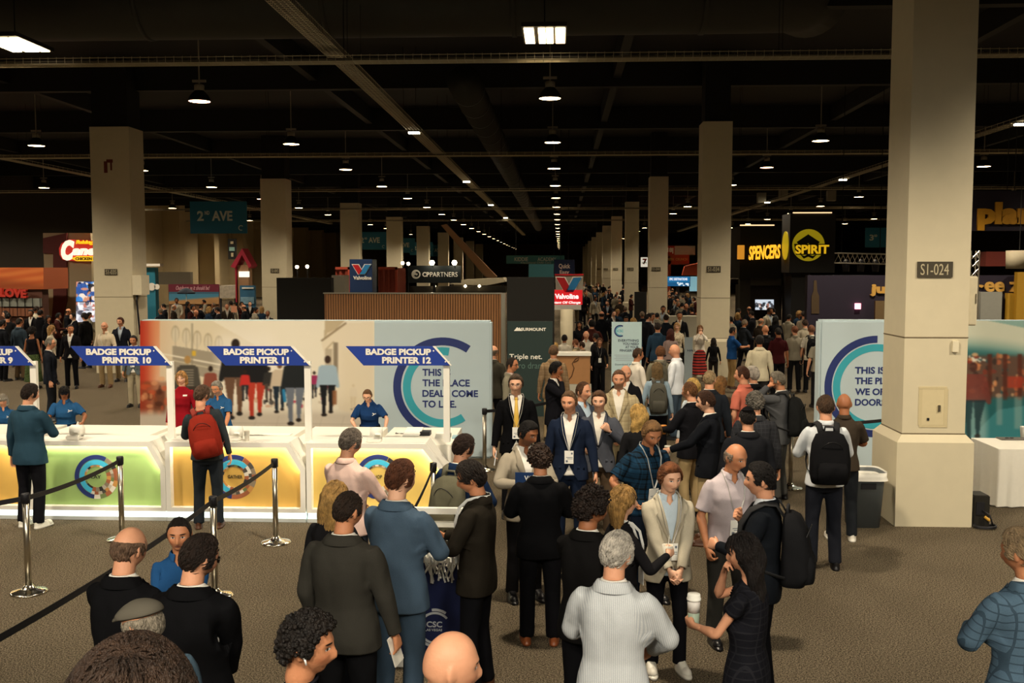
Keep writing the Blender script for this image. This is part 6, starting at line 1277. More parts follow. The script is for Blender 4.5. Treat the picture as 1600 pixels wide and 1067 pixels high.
def set_mat(o, m): o.material_slots[0].link = 'OBJECT'; o.material_slots[0].material = m
SHOE = {'black': '131214', 'brown': '4a2c1a', 'tan': '8a4a26', 'white': 'd8d4c8'}
PPL = {}; COAT = {}
CROWN = np.array([0, .018, 1.752, 1])
def person(key, label, px, py, h=None, gy=None, Y=None, yaw=0, top='coat', col='0f0f12', pat=None, col2=None, under='e6e2d8', tie=None, legs='trousers', lcol='0f0f12', lpat=None, lcol2=None, shoes='black', hair='short', hc='2e2016', tone=1,
           fem=False, beard=None, specs=None, badge=None, pack=None, z0=0.0, lod=None, hat=None, hatc='4a4640', **pose):
    """one visitor: the crown of the head at photo point (px, py); the ground from the height h, from the feet's photo row gy, or at depth Y"""
    for _ in range(2):
        hh = h or 1.75; m0 = pose_mats(hh, fem=fem, **pose); th = -D2R(yaw); c = m0[BI['head']] @ CROWN; c = rotZ(th) @ c[:3]
        if gy is not None:
            d = on_z(px, gy, 0); p = on_y(px, py, d.y + c[1]*.0); h = hh*(p.z - z0)/c[2]; gy = None; Y = d.y; continue
        if h is None and Y is not None: p = on_y(px, py, Y); h = hh*(p.z - z0)/c[2]; continue
        break
    hh = h; mats = pose_mats(hh, fem=fem, **pose); c = rotZ(th) @ (mats[BI['head']] @ CROWN)[:3]; p = on_z(px, py, c[2] + z0)
    pos = Vector((p.x - c[0], p.y - c[1], z0))
    if lod is None: lod = 0 if pos.y < 17 else 1
    root = Matrix.Translation(pos) @ Matrix.Rotation(th, 4, 'Z'); f = 'f' if fem else ''
    long_ = top not in ('polo', 'loosep', 'tee', 'dress', 'dresslong', 'strapless')
    mb_ = mats.copy(); sc = hh/1.75
    for b in BONES:                                                   # the body lies a little inside its clothes
        kx = None
        if b in ('pelvis', 'spine', 'chest'): kx = (np.array([0, 0, 1.]), .78 if top == 'coat' else .86)
        elif b[:2] in ('th', 'sh') and legs not in (None,): kx = (np.array([0, 0, 1.]), .72)
        elif b[:2] in ('ua', 'fa') and long_: kx = (ADIR[-1 if b[-1] == 'L' else 1], .66)
        elif b[:2] == 'ua': kx = (ADIR[-1 if b[-1] == 'L' else 1], .9)
        if kx:
            a, s_ = kx; S_ = s_*np.eye(3) + (1 - s_)*np.outer(a, a); A = mb_[BI[b]]; o3 = J[b] - S_ @ J[b]; A[:3, 3] = A[:3, :3] @ o3 + A[:3, 3]; A[:3, :3] = A[:3, :3] @ S_
    body = link('person', tpl('body' + f, lod).posed(mb_, 'person', [skin(tone, hc if hair else '4a3a2a', beard)])); body.matrix_world = root; tag(body, label, 'person')
    def wear(kind, name, mat): return link(name, tpl(kind, lod).posed(mats, name, [mat]), body)
    def rig(kind, bone, name, mat): o = link(name, rigid_mesh(kind), body); set_mat(o, mat); o.matrix_basis = bone_m(mats, bone); return o
    if top == 'coat':
        wear('coat' + f, 'jacket', cloth(col, pat, col2)); wear('vest' + f, 'shirt', cloth(under))
        if tie: rig('tie', 'chest', 'tie', plain('tie_' + tie, tie, .5))
    else:
        nm = {'shirt': 'shirt', 'polo': 'polo_shirt', 'loose': 'shirt', 'loosep': 'shirt', 'tee': 'shirt', 'sweater': 'sweater', 'blouse': 'blouse', 'dress': 'dress', 'dresslong': 'dress', 'dresssleeve': 'dress', 'strapless': 'top'}[top]
        wear(top + (f if top in ('shirt', 'polo') else ''), nm, cloth(col, pat, col2))
        if tie: rig('tie', 'chest', 'tie', plain('tie_' + tie, tie, .5))
    if legs and not top.startswith('dress'): wear(legs, 'skirt' if legs == 'skirt' else 'trousers', cloth(lcol, lpat, lcol2))
    for k in 'LR': rig('shoe' + k, 'ft' + k, 'shoe', plain('shoe_' + shoes, SHOE[shoes], .35))
    if hair: rig(hair, 'head', 'hair', hair_mat(hc, hair in ('curly', 'afro')))
    if hat: rig(hat, 'head', 'hat', cloth(hatc))
    if specs: rig(specs, 'head', 'glasses', plain('specs', '17140f', .3))
    PPL[key] = (body, mats, root, hh/1.75); COAT[key] = top == 'coat'
    if badge: name_badge(key, badge)
    if pack: backpack(key, *pack)
    return body
def carried(key, bone, name, label, cat, local=None):
    body, mats, root, sc = PPL[key]; o = bpy.data.objects.new(name, None); C.objects.link(o); M = root @ bone_m(mats, bone); o.matrix_world = M; tag(o, label, cat); o.empty_display_size = .1; return o
_BG = {}
def name_badge(key, who):
    body, mats, root, sc = PPL[key]; o = carried(key, 'chest', 'name_badge', 'white name badge on a lanyard worn by %s' % who, 'badge')
    if 'm' not in _BG:
        m = MB(); m.box((-.048, .156, .985), (.048, .160, 1.125)); _BG['m'] = m.mesh('card', plain('badge_card', 'f0eee6', .4))
        m = MB(); m.box((-.040, .1599, 1.085), (-.022, .1607, 1.105)); m.box((-.04, .1599, 1.05), (.03, .1607, 1.056)); m.box((-.04, .1599, 1.035), (.018, .1607, 1.040)); m.box((.012, .1599, 1.0), (.034, .1607, 1.022)); _BG['p'] = m.mesh('print', plain('badge_print', '6a7480', .6))
        m = MB()
        for s_ in (-1, 1): m.tube([(s_*.045, -.088, 1.500), (s_*.085, -.035, 1.502), (s_*.093, .045, 1.478), (s_*.082, .115, 1.41), (s_*.062, .150, 1.30), (s_*.030, .158, 1.20), (s_*.006, .159, 1.13)], [(.0105, .002)]*7, 6, hint=(0, 1, 0))
        m.tube([(-.045, -.088, 1.5), (0, -.098, 1.497), (.045, -.088, 1.5)], [(.0105, .002)]*3, 6); _BG['l'] = m.mesh('lanyard', plain('lanyard_white', 'd9d9d4', .6, 0, .25, 30))
    c = link('card', _BG['m'], o); link('print', _BG['p'], c); l = link('lanyard', _BG['l'], o)
    if not COAT[key]:
        fm = 'woman' in who
        for q in (c, l): q.location = (0, .012 if fm else .0, 0); q.scale = (.78, .97, 1) if fm else (.86, .88, 1)
        c.scale = (1, .97 if fm else .88, 1)
    return o
def backpack(key, col, label, size=1.0):
    o = carried(key, 'chest', 'backpack', label, 'backpack'); mat = cloth(col); dk = plain('strap_' + col, col, .8); s = size
    def rr(z, a, b, cy): return ering(z, a, b, cy, 0, 24, 3.2)
    m = MB(); m.loft([rr(.90, .10*s, .05, -.20), rr(.915, .145*s, .085*s, -.215), rr(1.0, .165*s, .105*s, -.235), rr(1.15, .165*s, .10*s, -.235), rr(1.30, .15*s, .085*s, -.22), rr(1.39, .115*s, .06*s, -.20), rr(1.42, .06, .03, -.185)]); me = m.mesh('bag', mat, True); at = me.attributes.new('rest', 'FLOAT_VECTOR', 'POINT'); at.data.foreach_set('vector', np.array(m.v, np.float32).ravel()); link('bag', me, o)
    m = MB(); m.loft([rr(.93, .09*s, .03, -.30*s), rr(.945, .12*s, .045, -.315*s), rr(1.08, .125*s, .048, -.32*s), rr(1.13, .11*s, .035, -.31*s), rr(1.14, .05, .01, -.30*s)]); me = m.mesh('front_pocket', mat, True); at = me.attributes.new('rest', 'FLOAT_VECTOR', 'POINT'); at.data.foreach_set('vector', np.array(m.v, np.float32).ravel()); link('front_pocket', me, o)
    m = MB(); m.tube([(-.05, -.17, 1.41), (-.04, -.17, 1.46), (.04, -.17, 1.46), (.05, -.17, 1.41)], .011, 6); link('top_handle', m.mesh('top_handle', dk, True), o)
    m = MB(); m.tube([(.13*s*math.cos(t), -.225 - .105*s*abs(math.sin(t)) - .004, 1.08 + .26*math.sin(t)) for t in [PI*i/14 for i in range(15)]], .004, 5); link('zip', m.mesh('zip', plain('zip_dark', '0e0e10', .5), True), o)
    for sx in (-1, 1):
        m = MB(); m.tube([(sx*.075, -.15, 1.40), (sx*.088, -.10, 1.478), (sx*.105, -.02, 1.486), (sx*.118, .075, 1.435), (sx*.128, .142, 1.33), (sx*.140, .150, 1.20), (sx*.172, .075, 1.08), (sx*.180, -.04, 1.02), (sx*.15, -.17, .98)], [(.030, .006)]*6 + [(.016, .004)]*3, 8, hint=(0, 1, 0)); link('shoulder_strap', m.mesh('shoulder_strap', dk, True), o)
    return o
def palm(key, side, t=.07, i=.035):
    body, mats, root, sc = PPL[key]; k = 'R' if side > 0 else 'L'; inn = np.array([-side*math.cos(SA), 0, math.sin(SA)]); inn = np.array([-side*math.cos(SA), 0, -math.sin(SA)*0]); p = J['hand'+k] + ADIR[side]*t + inn*i
    return root @ (bone_m(mats, 'hand'+k) @ Vector(p)), (root @ bone_m(mats, 'hand'+k)).to_3x3()
def held(key, side, kind, label, col='f0eee6', col2=None, up=0.0):
    q, R_ = palm(key, side); m = MB()
    if kind in ('cup', 'tumbler', 'drink'):
        o = thing('paper_cup' if kind == 'cup' else 'tumbler' if kind == 'tumbler' else 'drink_glass', label, 'cup', (q.x, q.y, q.z - .06 + up)); x, y, z = o.location
        if kind == 'tumbler':
            m.lathe([(.030, 0), (.031, .005), (.036, .09)], 24); m.build('sleeve', plain('cup_' + col2, col2, .5), o, True); m = MB(); m.lathe([(.036, .09), (.040, .165)], 24); m.build('cup', plain('cup_' + col, col, .4), o, True); m = MB(); m.lathe([(.043, .163), (.044, .175), (.040, .18), (.039, .198), (.036, .203), (.001, .202)], 24); m.build('cup_lid', plain('paper', 'f2f0e6', .8), o, True)
        elif kind == 'cup':
            m.lathe([(.029, 0), (.039, .105), (.041, .108), (.037, .104), (.03, .09)], 20, cap=False); m.build('cup', plain('cup_' + col, col, .4), o, True); m = MB(); m.lathe([(.041, .105), (.042, .114), (.036, .12), (.001, .12)], 20); m.build('cup_lid', plain('lid_' + (col2 or col), col2 or col, .4), o, True)
        else:
            m.lathe([(.026, 0), (.034, .07), (.001, .071)], 20); m.build('drink', plain('pink_drink', 'd8485e', .3), o, True); m = MB(); m.lathe([(.028, -.002), (.041, .11), (.038, .11), (.034, .07)], 20, cap=False); m.build('glass_rim', plain('frosted_plastic', 'd6d0c0', .3), o, True); m = MB(); m.tube([(0, 0, .05), (.012, 0, .18)], .0035, 6); m.build('straw', WHITE, o)
        return o
    if kind == 'paper': m.box((-.004, -.07, -.02), (.004, .07, .17)); mat = plain('paper_' + col, col, .8)
    elif kind == 'brochure': m.box((-.004, -.052, -.05), (.004, .052, .15)); mat = plain('paper_' + col, col, .8, 0, .35, 18)
    elif kind == 'folder': m.box((-.005, -.15, -.08), (.005, .15, .15)); mat = plain('folder_' + col, col, .4)
    elif kind == 'phone': m.box((-.005, -.036, -.075), (.005, .036, .075)); mat = plain('phone_black', '17171a', .25)
    elif kind == 'bottle': m.lathe([(.001, -.09), (.03, -.09), (.031, .05), (.014, .085), (.013, .11), (.001, .11)], 16); mat = plain('bottle_clear', 'b9b9ac', .25)
    o = m.build(kind if kind != 'bottle' else 'water_bottle', mat, smooth=kind == 'bottle'); k = 'R' if side > 0 else 'L'
    Mx = R_.to_4x4(); down = Matrix.Rotation(PI, 4, 'X') if kind in ('paper', 'brochure') else Matrix.Identity(4); o.matrix_world = Matrix.Translation(q) @ Mx.normalized() @ Matrix.Rotation(-(1 if side > 0 else -1)*SA, 4, 'Y') @ down
    return tag(o, label, {'bottle': 'bottle', 'phone': 'phone', 'folder': 'folder'}.get(kind, 'paper'))
P = person
BK, NV, CH, GY = '0f0f11', '1c2536', '35332e', '55524a'
# nearest people
P('m1', 'balding man in a black suit seen from behind, beside the woman in the blue polo', 206, 823, h=1.78, yaw=12, col=BK, hair='ring', hc='6a5240', tone=1, la='clasp', ra='clasp', head=(8, 12, 0), girth=1.05)
P('w2', 'woman in a blue polo, dark hair pulled back, facing the two men in black', 279, 808, h=1.63, yaw=172, top='polo', col='234d7c', fem=True, hair='bun', hc='1c1410', tone=2, lcol='2a2622', head=(-6, 4, 0), la='clasp', ra='clasp')
P('m3', 'dark-haired man in a black suit seen from behind, right of the balding man', 318, 836, h=1.79, yaw=8, col=BK, hair='short', hc='241811', tone=1, beard='4a3020', head=(28, 14, 0), la='clasp', ra='clasp', girth=1.12, specs='sunglasses')
P('m4', 'man in a grey flat cap and blue-grey shirt facing left at the lower left', 215, 936, h=1.72, yaw=-80, top='loose', col='4d6272', hair='ring', hc='8a8070', tone=2, hat='flatcap', hatc='5b564c', head=(-6, 14, 0), girth=1.08, twist=20)
P('m5', 'person with tousled brown hair closest to the camera at the bottom left', 203, 1012, h=1.76, yaw=0, z0=.85, col='3a3634', hair='messy', hc='33241a', tone=1, Y=None, head=(0, 6, 0))
P('m6', 'young man with curly black hair and a white earbud in profile at the bottom', 484, 962, h=1.80, yaw=82, top='tee', col='15151a', hair='curly', hc='17110d', tone=2, head=(6, 4, 0), limb=.95)
P('m7', 'bald man in a white collar in profile at the bottom, right of the lanyard stand', 709, 987, h=1.86, yaw=68, top='shirt', col='dcd8cc', hair=None, tone=1, head=(4, 6, 0), girth=1.06)
P('m8', 'stocky man in a charcoal suit seen from behind with a brochure in hand', 546, 768, h=1.80, yaw=14, col='34322d', hair='crop', hc='2a1d14', tone=2, la='pocket', ra='relaxed', head=(18, 8, 0), girth=1.14, lcol=BK, legs='trousers')
held('m8', 1, 'brochure', 'white brochure in the hand of the man in the charcoal suit', 'e8ddd0')
P('m9', 'tall man in a slate blue suit seen from behind at the lanyard stand', 628, 719, h=1.88, yaw=20, col='46586a', hair='short', hc='5a3420', tone=0, la='desk', ra='hold', head=(22, 6, 0), girth=1.06, lcol='3c4d5e', shoes='brown')
P('m10', 'dark-haired man in a dark brown suit with a lanyard facing left across the stand', 730, 722, h=1.78, yaw=-76, col='221e18', hair='thick', hc='1f1610', tone=2, la='hold', ra='hold', head=(-8, 14, 0), under='23211f', badge='the man in the dark brown suit', shoes='brown')
P('w11', 'woman with long straight blonde hair seen from behind, half hidden by the man in charcoal', 524, 752, h=1.68, yaw=15, top='blouse', col='1b1a1c', fem=True, hair='longer', hc='a8824a', tone=0, head=(10, 4, 0))
P('m12', 'grey-haired man in a pale pink shirt seen from behind before the yellow counter', 551, 670, h=1.80, yaw=24, top='loose', col='dcbcb0', hair='short', hc='6a6056', tone=1, la='desk', ra='desk', head=(14, 12, 0), girth=1.06, lcol='3a3f4a')
held('m12', 1, 'paper', 'white paper held by the man in the pale pink shirt', 'ece8dc')
P('m13', 'man in a navy jacket wearing a khaki backpack at the end of the counters', 728, 679, h=1.76, yaw=22, col='1c2c48', hair='short', hc='2a1a12', tone=1, head=(20, 14, 0), pack=('5d5a49', 'khaki backpack on the man in the navy jacket'), la='hold', ra='hold', lcol='22242c')
P('m14', 'curly-haired man in a black suit and tan shoes seen from behind at the centre', 843, 697, gy=1001, yaw=-4, col='0e0e10', hair='curly', hc='2c1c12', tone=2, la='hold', ra='hold', head=(-6, 8, 0), shoes='tan', girth=1.08)
P('m15', 'dark-haired man in a light grey-beige jacket holding a blue folder, behind the curly-haired man', 829, 659, h=1.76, yaw=160, col='9a9180', hair='short', hc='120e0c', tone=3, beard='1c130e', la='hold', ra=((.12, .30, 1.19), (.9, -.5, -.4), -20, .8), head=(-30, 16, 0), lcol='1c1b1d')
P('m16', 'man in glasses, black suit and yellow tie walking toward the camera', 806, 585, h=1.86, yaw=176, col='0e0e10', hair='short', hc='4a3a2c', tone=0, tie='d9b04a', specs='glasses', badge='the man in the yellow tie', la='down', ra='down', legs='trousers', head=(6, 4, 0))
held('m16', 1, 'paper', 'white leaflet held low by the man in the yellow tie', 'dfe4ea')
P('m17', 'man in a navy suit and open white shirt striding toward the camera', 889, 611, h=1.84, yaw=184, col='1a2336', hair='crop', hc='6a5038', tone=1, badge='the man in the navy suit', la='relaxed', ra='down', head=(14, 6, 0), lcol='1a2438')
held('m17', -1, 'phone', 'dark phone in the hand of the man striding in the navy suit')
P('m18', 'man in a grey jacket with a coffee behind the man in the navy suit', 936, 611, h=1.76, yaw=186, col='4c4f58', under='e8e2d4', hair='short', hc='5a3e28', tone=0, la='strap', ra='cup', head=(2, 4, 0), lcol='5a4a3a')
held('m18', 1, 'cup', 'dark-lidded coffee cup of the man in the grey jacket', 'b99a74', '1a1512')
P('m19', 'balding man in dark grey and light blue shirt behind the man in navy', 912, 597, h=1.76, Y=None, yaw=140, col='3c424e', under='b9cddd', hair='recede', hc='5a3c28', tone=1, head=(-14, 2, 0), girth=1.08)
P('m20', 'bearded man in a cream plaid blazer facing the camera', 967, 578, h=1.86, yaw=184, col='b7a987', pat='plaid', col2='97896a', under='e6e0d2', hair='crop', hc='6a4a34', tone=1, beard='8a7460', la='fore', ra='clasp', head=(0, 4, 0), lcol='b7a987', girth=1.06)
P('m21', 'grey-haired man in a black jacket just behind the man in the cream plaid blazer', 978, 571, h=1.75, yaw=195, col='17171a', hair='ring', hc='9a9288', tone=1, head=(-20, 6, 0))
P('m22', 'man in a blue and black plaid shirt with a lanyard, hand on hip', 1022, 660, h=1.80, yaw=150, top='loosep', col='1c3a52', pat='plaid', col2='0f1418', hair='short', hc='7a5a38', tone=2, la='down', ra='hip', head=(10, 22, 0), lean=8, badge='the man in the plaid shirt', lcol='1a2230', girth=1.08)
P('w23', 'woman with long wavy blonde hair seen from behind beside the plaid shirt', 998, 632, h=1.68, yaw=-10, top='blouse', col='1a1a1c', fem=True, hair='wavy', hc='c09a58', tone=0, head=(-8, 0, 0))
P('m24', 'man with a dark afro in a black suit left of the white-haired man', 929, 765, h=1.78, yaw=28, col='121111', hair='afro', hc='1e130d', tone=3, la='clasp', ra='clasp', head=(30, 8, 0))
P('w25', 'blonde woman in black with a lanyard holding a pink drink, in profile', 972, 759, h=1.66, yaw=70, top='blouse', col='19181a', fem=True, hair='long', hc='a07a44', tone=0, la='down', ra=((.12, .33, 1.22), (.7, -.5, -.7), 0, 1.0), head=(10, -4, 0), badge='the blonde woman with the pink drink', lcol=BK)
held('w25', 1, 'drink', 'pink iced drink with a straw held by the blonde woman')
P('m26', 'white-haired man in a pale seersucker jacket seen from behind', 966, 831, h=1.76, yaw=14, col='c6c8c8', pat='stripe', col2='a2a8b0', hair='short', hc='c0b8ac', tone=1, la='hold', ra=((.17, .27, 1.02), (.9, -.5, -.1), 0, .6), head=(16, 8, 0), lcol='b0b0ac', girth=1.04)
P('m27', 'ginger-haired man in a pale grey blazer and white sneakers facing the camera', 1048, 725, gy=1052, yaw=172, col='b3aa96', under='bccbd6', hair='quiff', hc='7a4a2c', tone=0, badge='the ginger-haired man', la='clasp', ra='clasp', legs='slim', lcol='121216', shoes='white', head=(-14, 6, 0))
P('m28', 'older bald man in a lavender short-sleeved shirt with a lanyard, hand in pocket', 1153, 694, h=1.75, yaw=165, top='loosep', col='bcb0b4', hair='ring', hc='8a7a6a', tone=2, badge='the man in the lavender shirt', la='down', ra='pocket', head=(-24, 10, 0), lean=6, girth=1.08, belly=.10, lcol='33322f')
P('m29', 'laughing dark-haired man in a black suit with a black backpack, facing left', 1188, 723, h=1.80, yaw=-72, col='14171c', hair='short', hc='140f0d', tone=1, la='hold', ra='strap', head=(-6, 2, 0), pack=('1b1b1d', 'black backpack on the laughing man in the black suit'), under='dfe3e8')
P('w30', 'dark-haired woman in a black checked dress holding a cup, hand at face', 1160, 834, h=1.67, yaw=-62, top='dresslong', col='15151a', pat='check', col2='26262a', fem=True, hair='wavy', hc='140d0b', tone=1, la=((.02, .34, 1.12), (.8, -.5, -.6), 0, 1.0), ra='face', head=(-10, 6, 0), legs=None, shoes='black', specs=None, girth=1.0)
held('w30', -1, 'tumbler', 'white and sage takeaway cup held by the woman in the black dress', 'd5cfc8', '9fb09c', up=.03)
P('m31', 'grey-haired man in a blue plaid jacket seen from behind at the right edge', 1593, 826, h=1.82, yaw=-14, col='4c6274', pat='check', col2='1c2630', hair='short', hc='8a7458', tone=2, la='hold', ra='hold', head=(-22, 8, 0), lcol='43586a')
P('m32', 'man in a white shirt with a large black backpack walking away beside the column', 1290, 617, gy=886, yaw=3, top='shirt', col='d3d8dc', hair='crop', hc='4a3626', tone=1, la='hold', ra='hold', head=(0, 4, 0), pack=('131315', 'large black backpack on the man in the white shirt by the column', 1.15), lcol='1c1e25', legs='trousers')
P('m33', 'bald man in a dark brown shirt walking away beside the waste bin', 1319, 615, gy=845, yaw=8, top='polo', col='3a3229', hair=None, tone=3, la='down', ra='hold', head=(0, 6, 0), lcol='1d2024', shoes='white', pose_legs=None) if False else P('m33', 'bald man in a dark brown shirt walking away beside the waste bin', 1319, 615, gy=842, yaw=8, top='polo', col='3a3229', hair=None, tone=3, la='down', ra='hold', head=(0, 6, 0), lcol='1d2024', shoes='white')
P('m34', 'man in a salmon short-sleeved shirt facing left', 1160, 572, h=1.82, yaw=-50, top='loosep', col='c9705c', hair='crop', hc='4a2c1c', tone=1, la='pocket', ra='down', head=(-16, 0, 0), lcol='1c1c20', girth=1.06)
P('m35', 'man in a grey suit talking on a phone with a dark backpack', 1213, 581, h=1.80, yaw=-62, col='47484a', hair='short', hc='7a7264', tone=2, la=((.11, .14, 1.55), (.9, .3, -1), 60, 1.0), ra='down', head=(-6, 10, 0), pack=('1d1e1e', 'dark backpack on the grey-suited man on the phone'), lcol='4a4a48', beard='5a5248')
held('m35', -1, 'phone', 'black phone at the ear of the grey-suited man')
P('m36', 'man with curly grey hair in a dark checked suit seen from behind', 1180, 614, h=1.76, yaw=6, col='2b2c30', pat='check', col2='3c3d40', hair='curly', hc='5f5a52', tone=1, head=(-4, 4, 0), girth=1.08)
P('m37', 'man in a black kippah and dark suit seen from behind', 1168, 636, h=1.75, yaw=-4, col='1d1e22', hair='crop', hc='17120f', tone=1, hat='kippah', hatc='121214', head=(4, 4, 0), girth=1.12)
P('m38', 'brown-haired man in a black suit and khaki trousers facing left with a plastic cup', 1101, 611, h=1.80, yaw=-72, col='15171c', hair='short', hc='3c2416', tone=0, la=((.14, .40, 1.08), (.7, -.5, -.5), 0, .9), ra='down', head=(-4, 8, 0), lcol='a58f68', shoes='brown')
held('m38', -1, 'cup', 'clear plastic cup held out by the man in khaki trousers', 'cfcbbd')
P('m39', 'balding man in a black suit holding an orange cup beside the blonde woman', 1077, 597, h=1.76, yaw=-45, col='17171b', hair='recede', hc='6a4628', tone=1, la='cup', ra='down', head=(-10, 4, 0), lcol='a58f68')
held('m39', -1, 'cup', 'orange cup held by the balding man in the black suit', 'd98a2c', 'd98a2c')
P('w40', 'blonde woman in a pale shirt half hidden behind the man with the orange cup', 1083, 591, h=1.66, yaw=-30, top='shirt', col='c3ced6', fem=True, hair='bob', hc='c9a55e', tone=0)
P('m41', 'grey-blond man in a dark suit seen from behind, right of the backpack woman', 1109, 579, h=1.80, yaw=8, col='1c2026', hair='crop', hc='9a8360', tone=1, head=(12, 2, 0), girth=1.1)
P('w42', 'woman with long light brown hair beyond the grey-blond man', 1126, 588, h=1.62, yaw=30, top='blouse', col='4a3a2c', fem=True, hair='long', hc='8a6438', tone=0)
P('w43', 'woman in a light blue shirt with a grey backpack and streaked hair seen from behind', 1027, 566, h=1.68, yaw=0, top='blouse', col='9fb6c6', fem=True, hair='long', hc='7a6240', tone=0, la='relaxed', ra='relaxed', pack=('55534a', 'grey backpack on the woman in the light blue shirt'), lcol='15151a')
P('m44', 'man in a khaki-grey jacket with a backpack seen from behind, past the backpack woman', 1032, 541, h=1.76, yaw=6, col='75705e', hair='short', hc='6a4428', tone=1, pack=('4a473c', 'olive backpack on the man in the khaki-grey jacket', .9), lcol='4a4438')
P('m45', 'bald smiling man in a white shirt facing left', 1054, 538, h=1.80, yaw=-66, top='shirt', col='dbe0e6', hair=None, tone=1, la='relaxed', ra='relaxed', head=(-8, 2, 0), girth=1.12, belly=.12, lcol='3c4a58')
P('m46', 'man in a white shirt with rolled sleeves facing right by the pale standing sign', 997, 544, h=1.76, yaw=64, top='shirt', col='e0d8ca', hair='crop', hc='4a3424', tone=2, la='relaxed', ra='relaxed', head=(6, 0, 0), lcol='5a4c3a')
P('m47', 'man in a tan plaid jacket seen from behind before the Triple net banner', 865, 539, h=1.80, yaw=4, col='9c8466', pat='plaid', col2='83694c', hair='crop', hc='6a503a', tone=2, head=(0, 0, 0), lcol='b09a76')
P('m48', 'young man in a black suit touching his ear, facing right', 869, 566, h=1.76, yaw=120, col='15151a', hair='quiff', hc='120d0b', tone=3, la='down', ra=((.06, .15, 1.46), (.8, .3, -1), 40, .8), head=(-16, 0, 0), tie='18181c')
P('m49', 'man in glasses and a grey jacket with a red lanyard facing right', 801, 559, h=1.74, yaw=105, col='8a8470', hair='recede', hc='2c1f16', tone=2, specs='glasses', head=(4, 4, 0), under='d8c0b8')
P('m50', 'bald man in a dark suit half hidden behind the end of the graphic wall', 771, 540, h=1.78, yaw=20, col='3b382f', hair='ring', hc='6a5a48', tone=1)
P('w51', 'woman in long black outfit with a white lanyard at the standing sign', 937, 528, gy=614, yaw=178, top='blouse', col='131316', fem=True, hair='long', hc='5a3a24', tone=1, badge='the woman in the long black outfit', la='fore', ra='down', lcol='131316')
P('m53', 'man in a blue jacket and khaki trousers seen from behind beyond the standing sign', 1028, 504, h=1.82, yaw=12, col='2c4257', hair='crop', hc='2a1d16', tone=2, lcol='6a5a40')
P('w54', 'woman with auburn hair in a pale top seen from behind', 1048, 514, h=1.66, yaw=14, top='blouse', col='9a8580', fem=True, hair='wavy', hc='4a2018', tone=0, lcol='2a2a2e')
P('w55', 'woman in a cream floral shirt and dark trousers beside the auburn-haired woman', 1058, 504, h=1.68, yaw=190, top='blouse', col='c3b69c', pat='floral', col2='8a7a62', fem=True, hair='bob', hc='b08a58', tone=0, lcol='3a342c')
P('m56', 'man in a dark suit and white shirt facing the camera near the second column plinth', 1062, 487, h=1.84, yaw=186, col='17171a', hair='short', hc='241811', tone=2, under='d9d0c0')
P('m57', 'man in a dark suit facing left in the group beyond the standing sign', 1019, 489, h=1.80, yaw=150, col='191a1e', hair='short', hc='1c1410', tone=2, head=(-10, 0, 0))
P('m58', 'man in dark navy seen from behind by the white counter block', 1041, 491, h=1.80, yaw=10, col='1b2028', hair='crop', hc='2a1c14', tone=1)
P('w58', 'woman in a white top and long plaid skirt with hands at her face', 1094, 508, gy=595, yaw=178, top='blouse', col='d8cfc0', fem=True, hair='long', hc='7a5430', tone=0, legs='skirt', lcol='a83c34', lpat='band', lcol2='2a2428', la='face', ra='face')
P('w59', 'woman with long dark hair in a black jacket walking away beside the second column plinth', 1115, 528, gy=600, yaw=6, top='blouse', col='141416', fem=True, hair='wavy', hc='1f1510', tone=1, la='relaxed', ra='relaxed', lcol='2c2622')
P('m60', 'man in a blue polo and khaki trousers gesturing to the right', 1145, 511, gy=607, yaw=75, top='polo', col='1c4478', hair='crop', hc='1f1712', tone=2, la='relaxed', ra='point', lcol='8a6f48', shoes='brown', head=(0, 0, 0))
P('m61', 'man in a cream jacket seen from behind right of the blue polo', 1187, 524, h=1.78, yaw=8, col='c2b99f', hair='short', hc='17120f', tone=3, lcol='2c2a28', girth=1.06)
P('m62', 'man in a maroon shirt seen from behind near the black tower', 1216, 512, h=1.74, yaw=-6, top='polo', col='3a1416', hair='crop', hc='1c1410', tone=3, lcol='131316')
P('m63', 'man in a grey short-sleeved shirt with a shoulder bag seen from behind', 1242, 509, gy=612, yaw=-4, top='polo', col='8f8877', hair='crop', hc='7a4a30', tone=1, lcol='1a1a1c', la='down', ra='relaxed')
P('m64', 'man in a white shirt with a black backpack walking away by the pale blue wall', 1268, 508, h=1.76, yaw=6, top='polo', col='cfc8b8', hair='recede', hc='8a5c44', tone=1, lcol='1a1a1c', pack=('141416', 'black backpack on the man in the white shirt by the pale blue wall', .9))
P('m65', 'man in a light grey shirt seen from behind, between the two backpack carriers', 1258, 499, h=1.76, yaw=0, top='polo', col='a39a86', hair='crop', hc='3a2a20', tone=1, lcol='24221f')
P('m66', 'tall man in a pale shirt furthest along the black tower', 1256, 486, h=1.80, yaw=0, top='shirt', col='9a8c78', hair='crop', hc='2a1f18', tone=2, lcol='1a1a1c')
P('m67', 'man in a light shirt clipped by the pale blue wall beside the backpack', 1281, 520, h=1.74, yaw=0, top='polo', col='8d8676', hair='crop', hc='3a2a20', tone=1, lcol='1a1a1c')
P('m68', 'bald man in a black jacket with a backpack right of the cream jacket', 1196, 508, h=1.76, yaw=4, col='141416', hair=None, tone=2, pack=('101012', 'black backpack on the bald man right of the cream jacket', .9))
P('m69', 'white-haired man in black behind the man in the salmon shirt', 1176, 573, h=1.74, yaw=-30, col='17171a', hair='thick', hc='b9b0a4', tone=1)
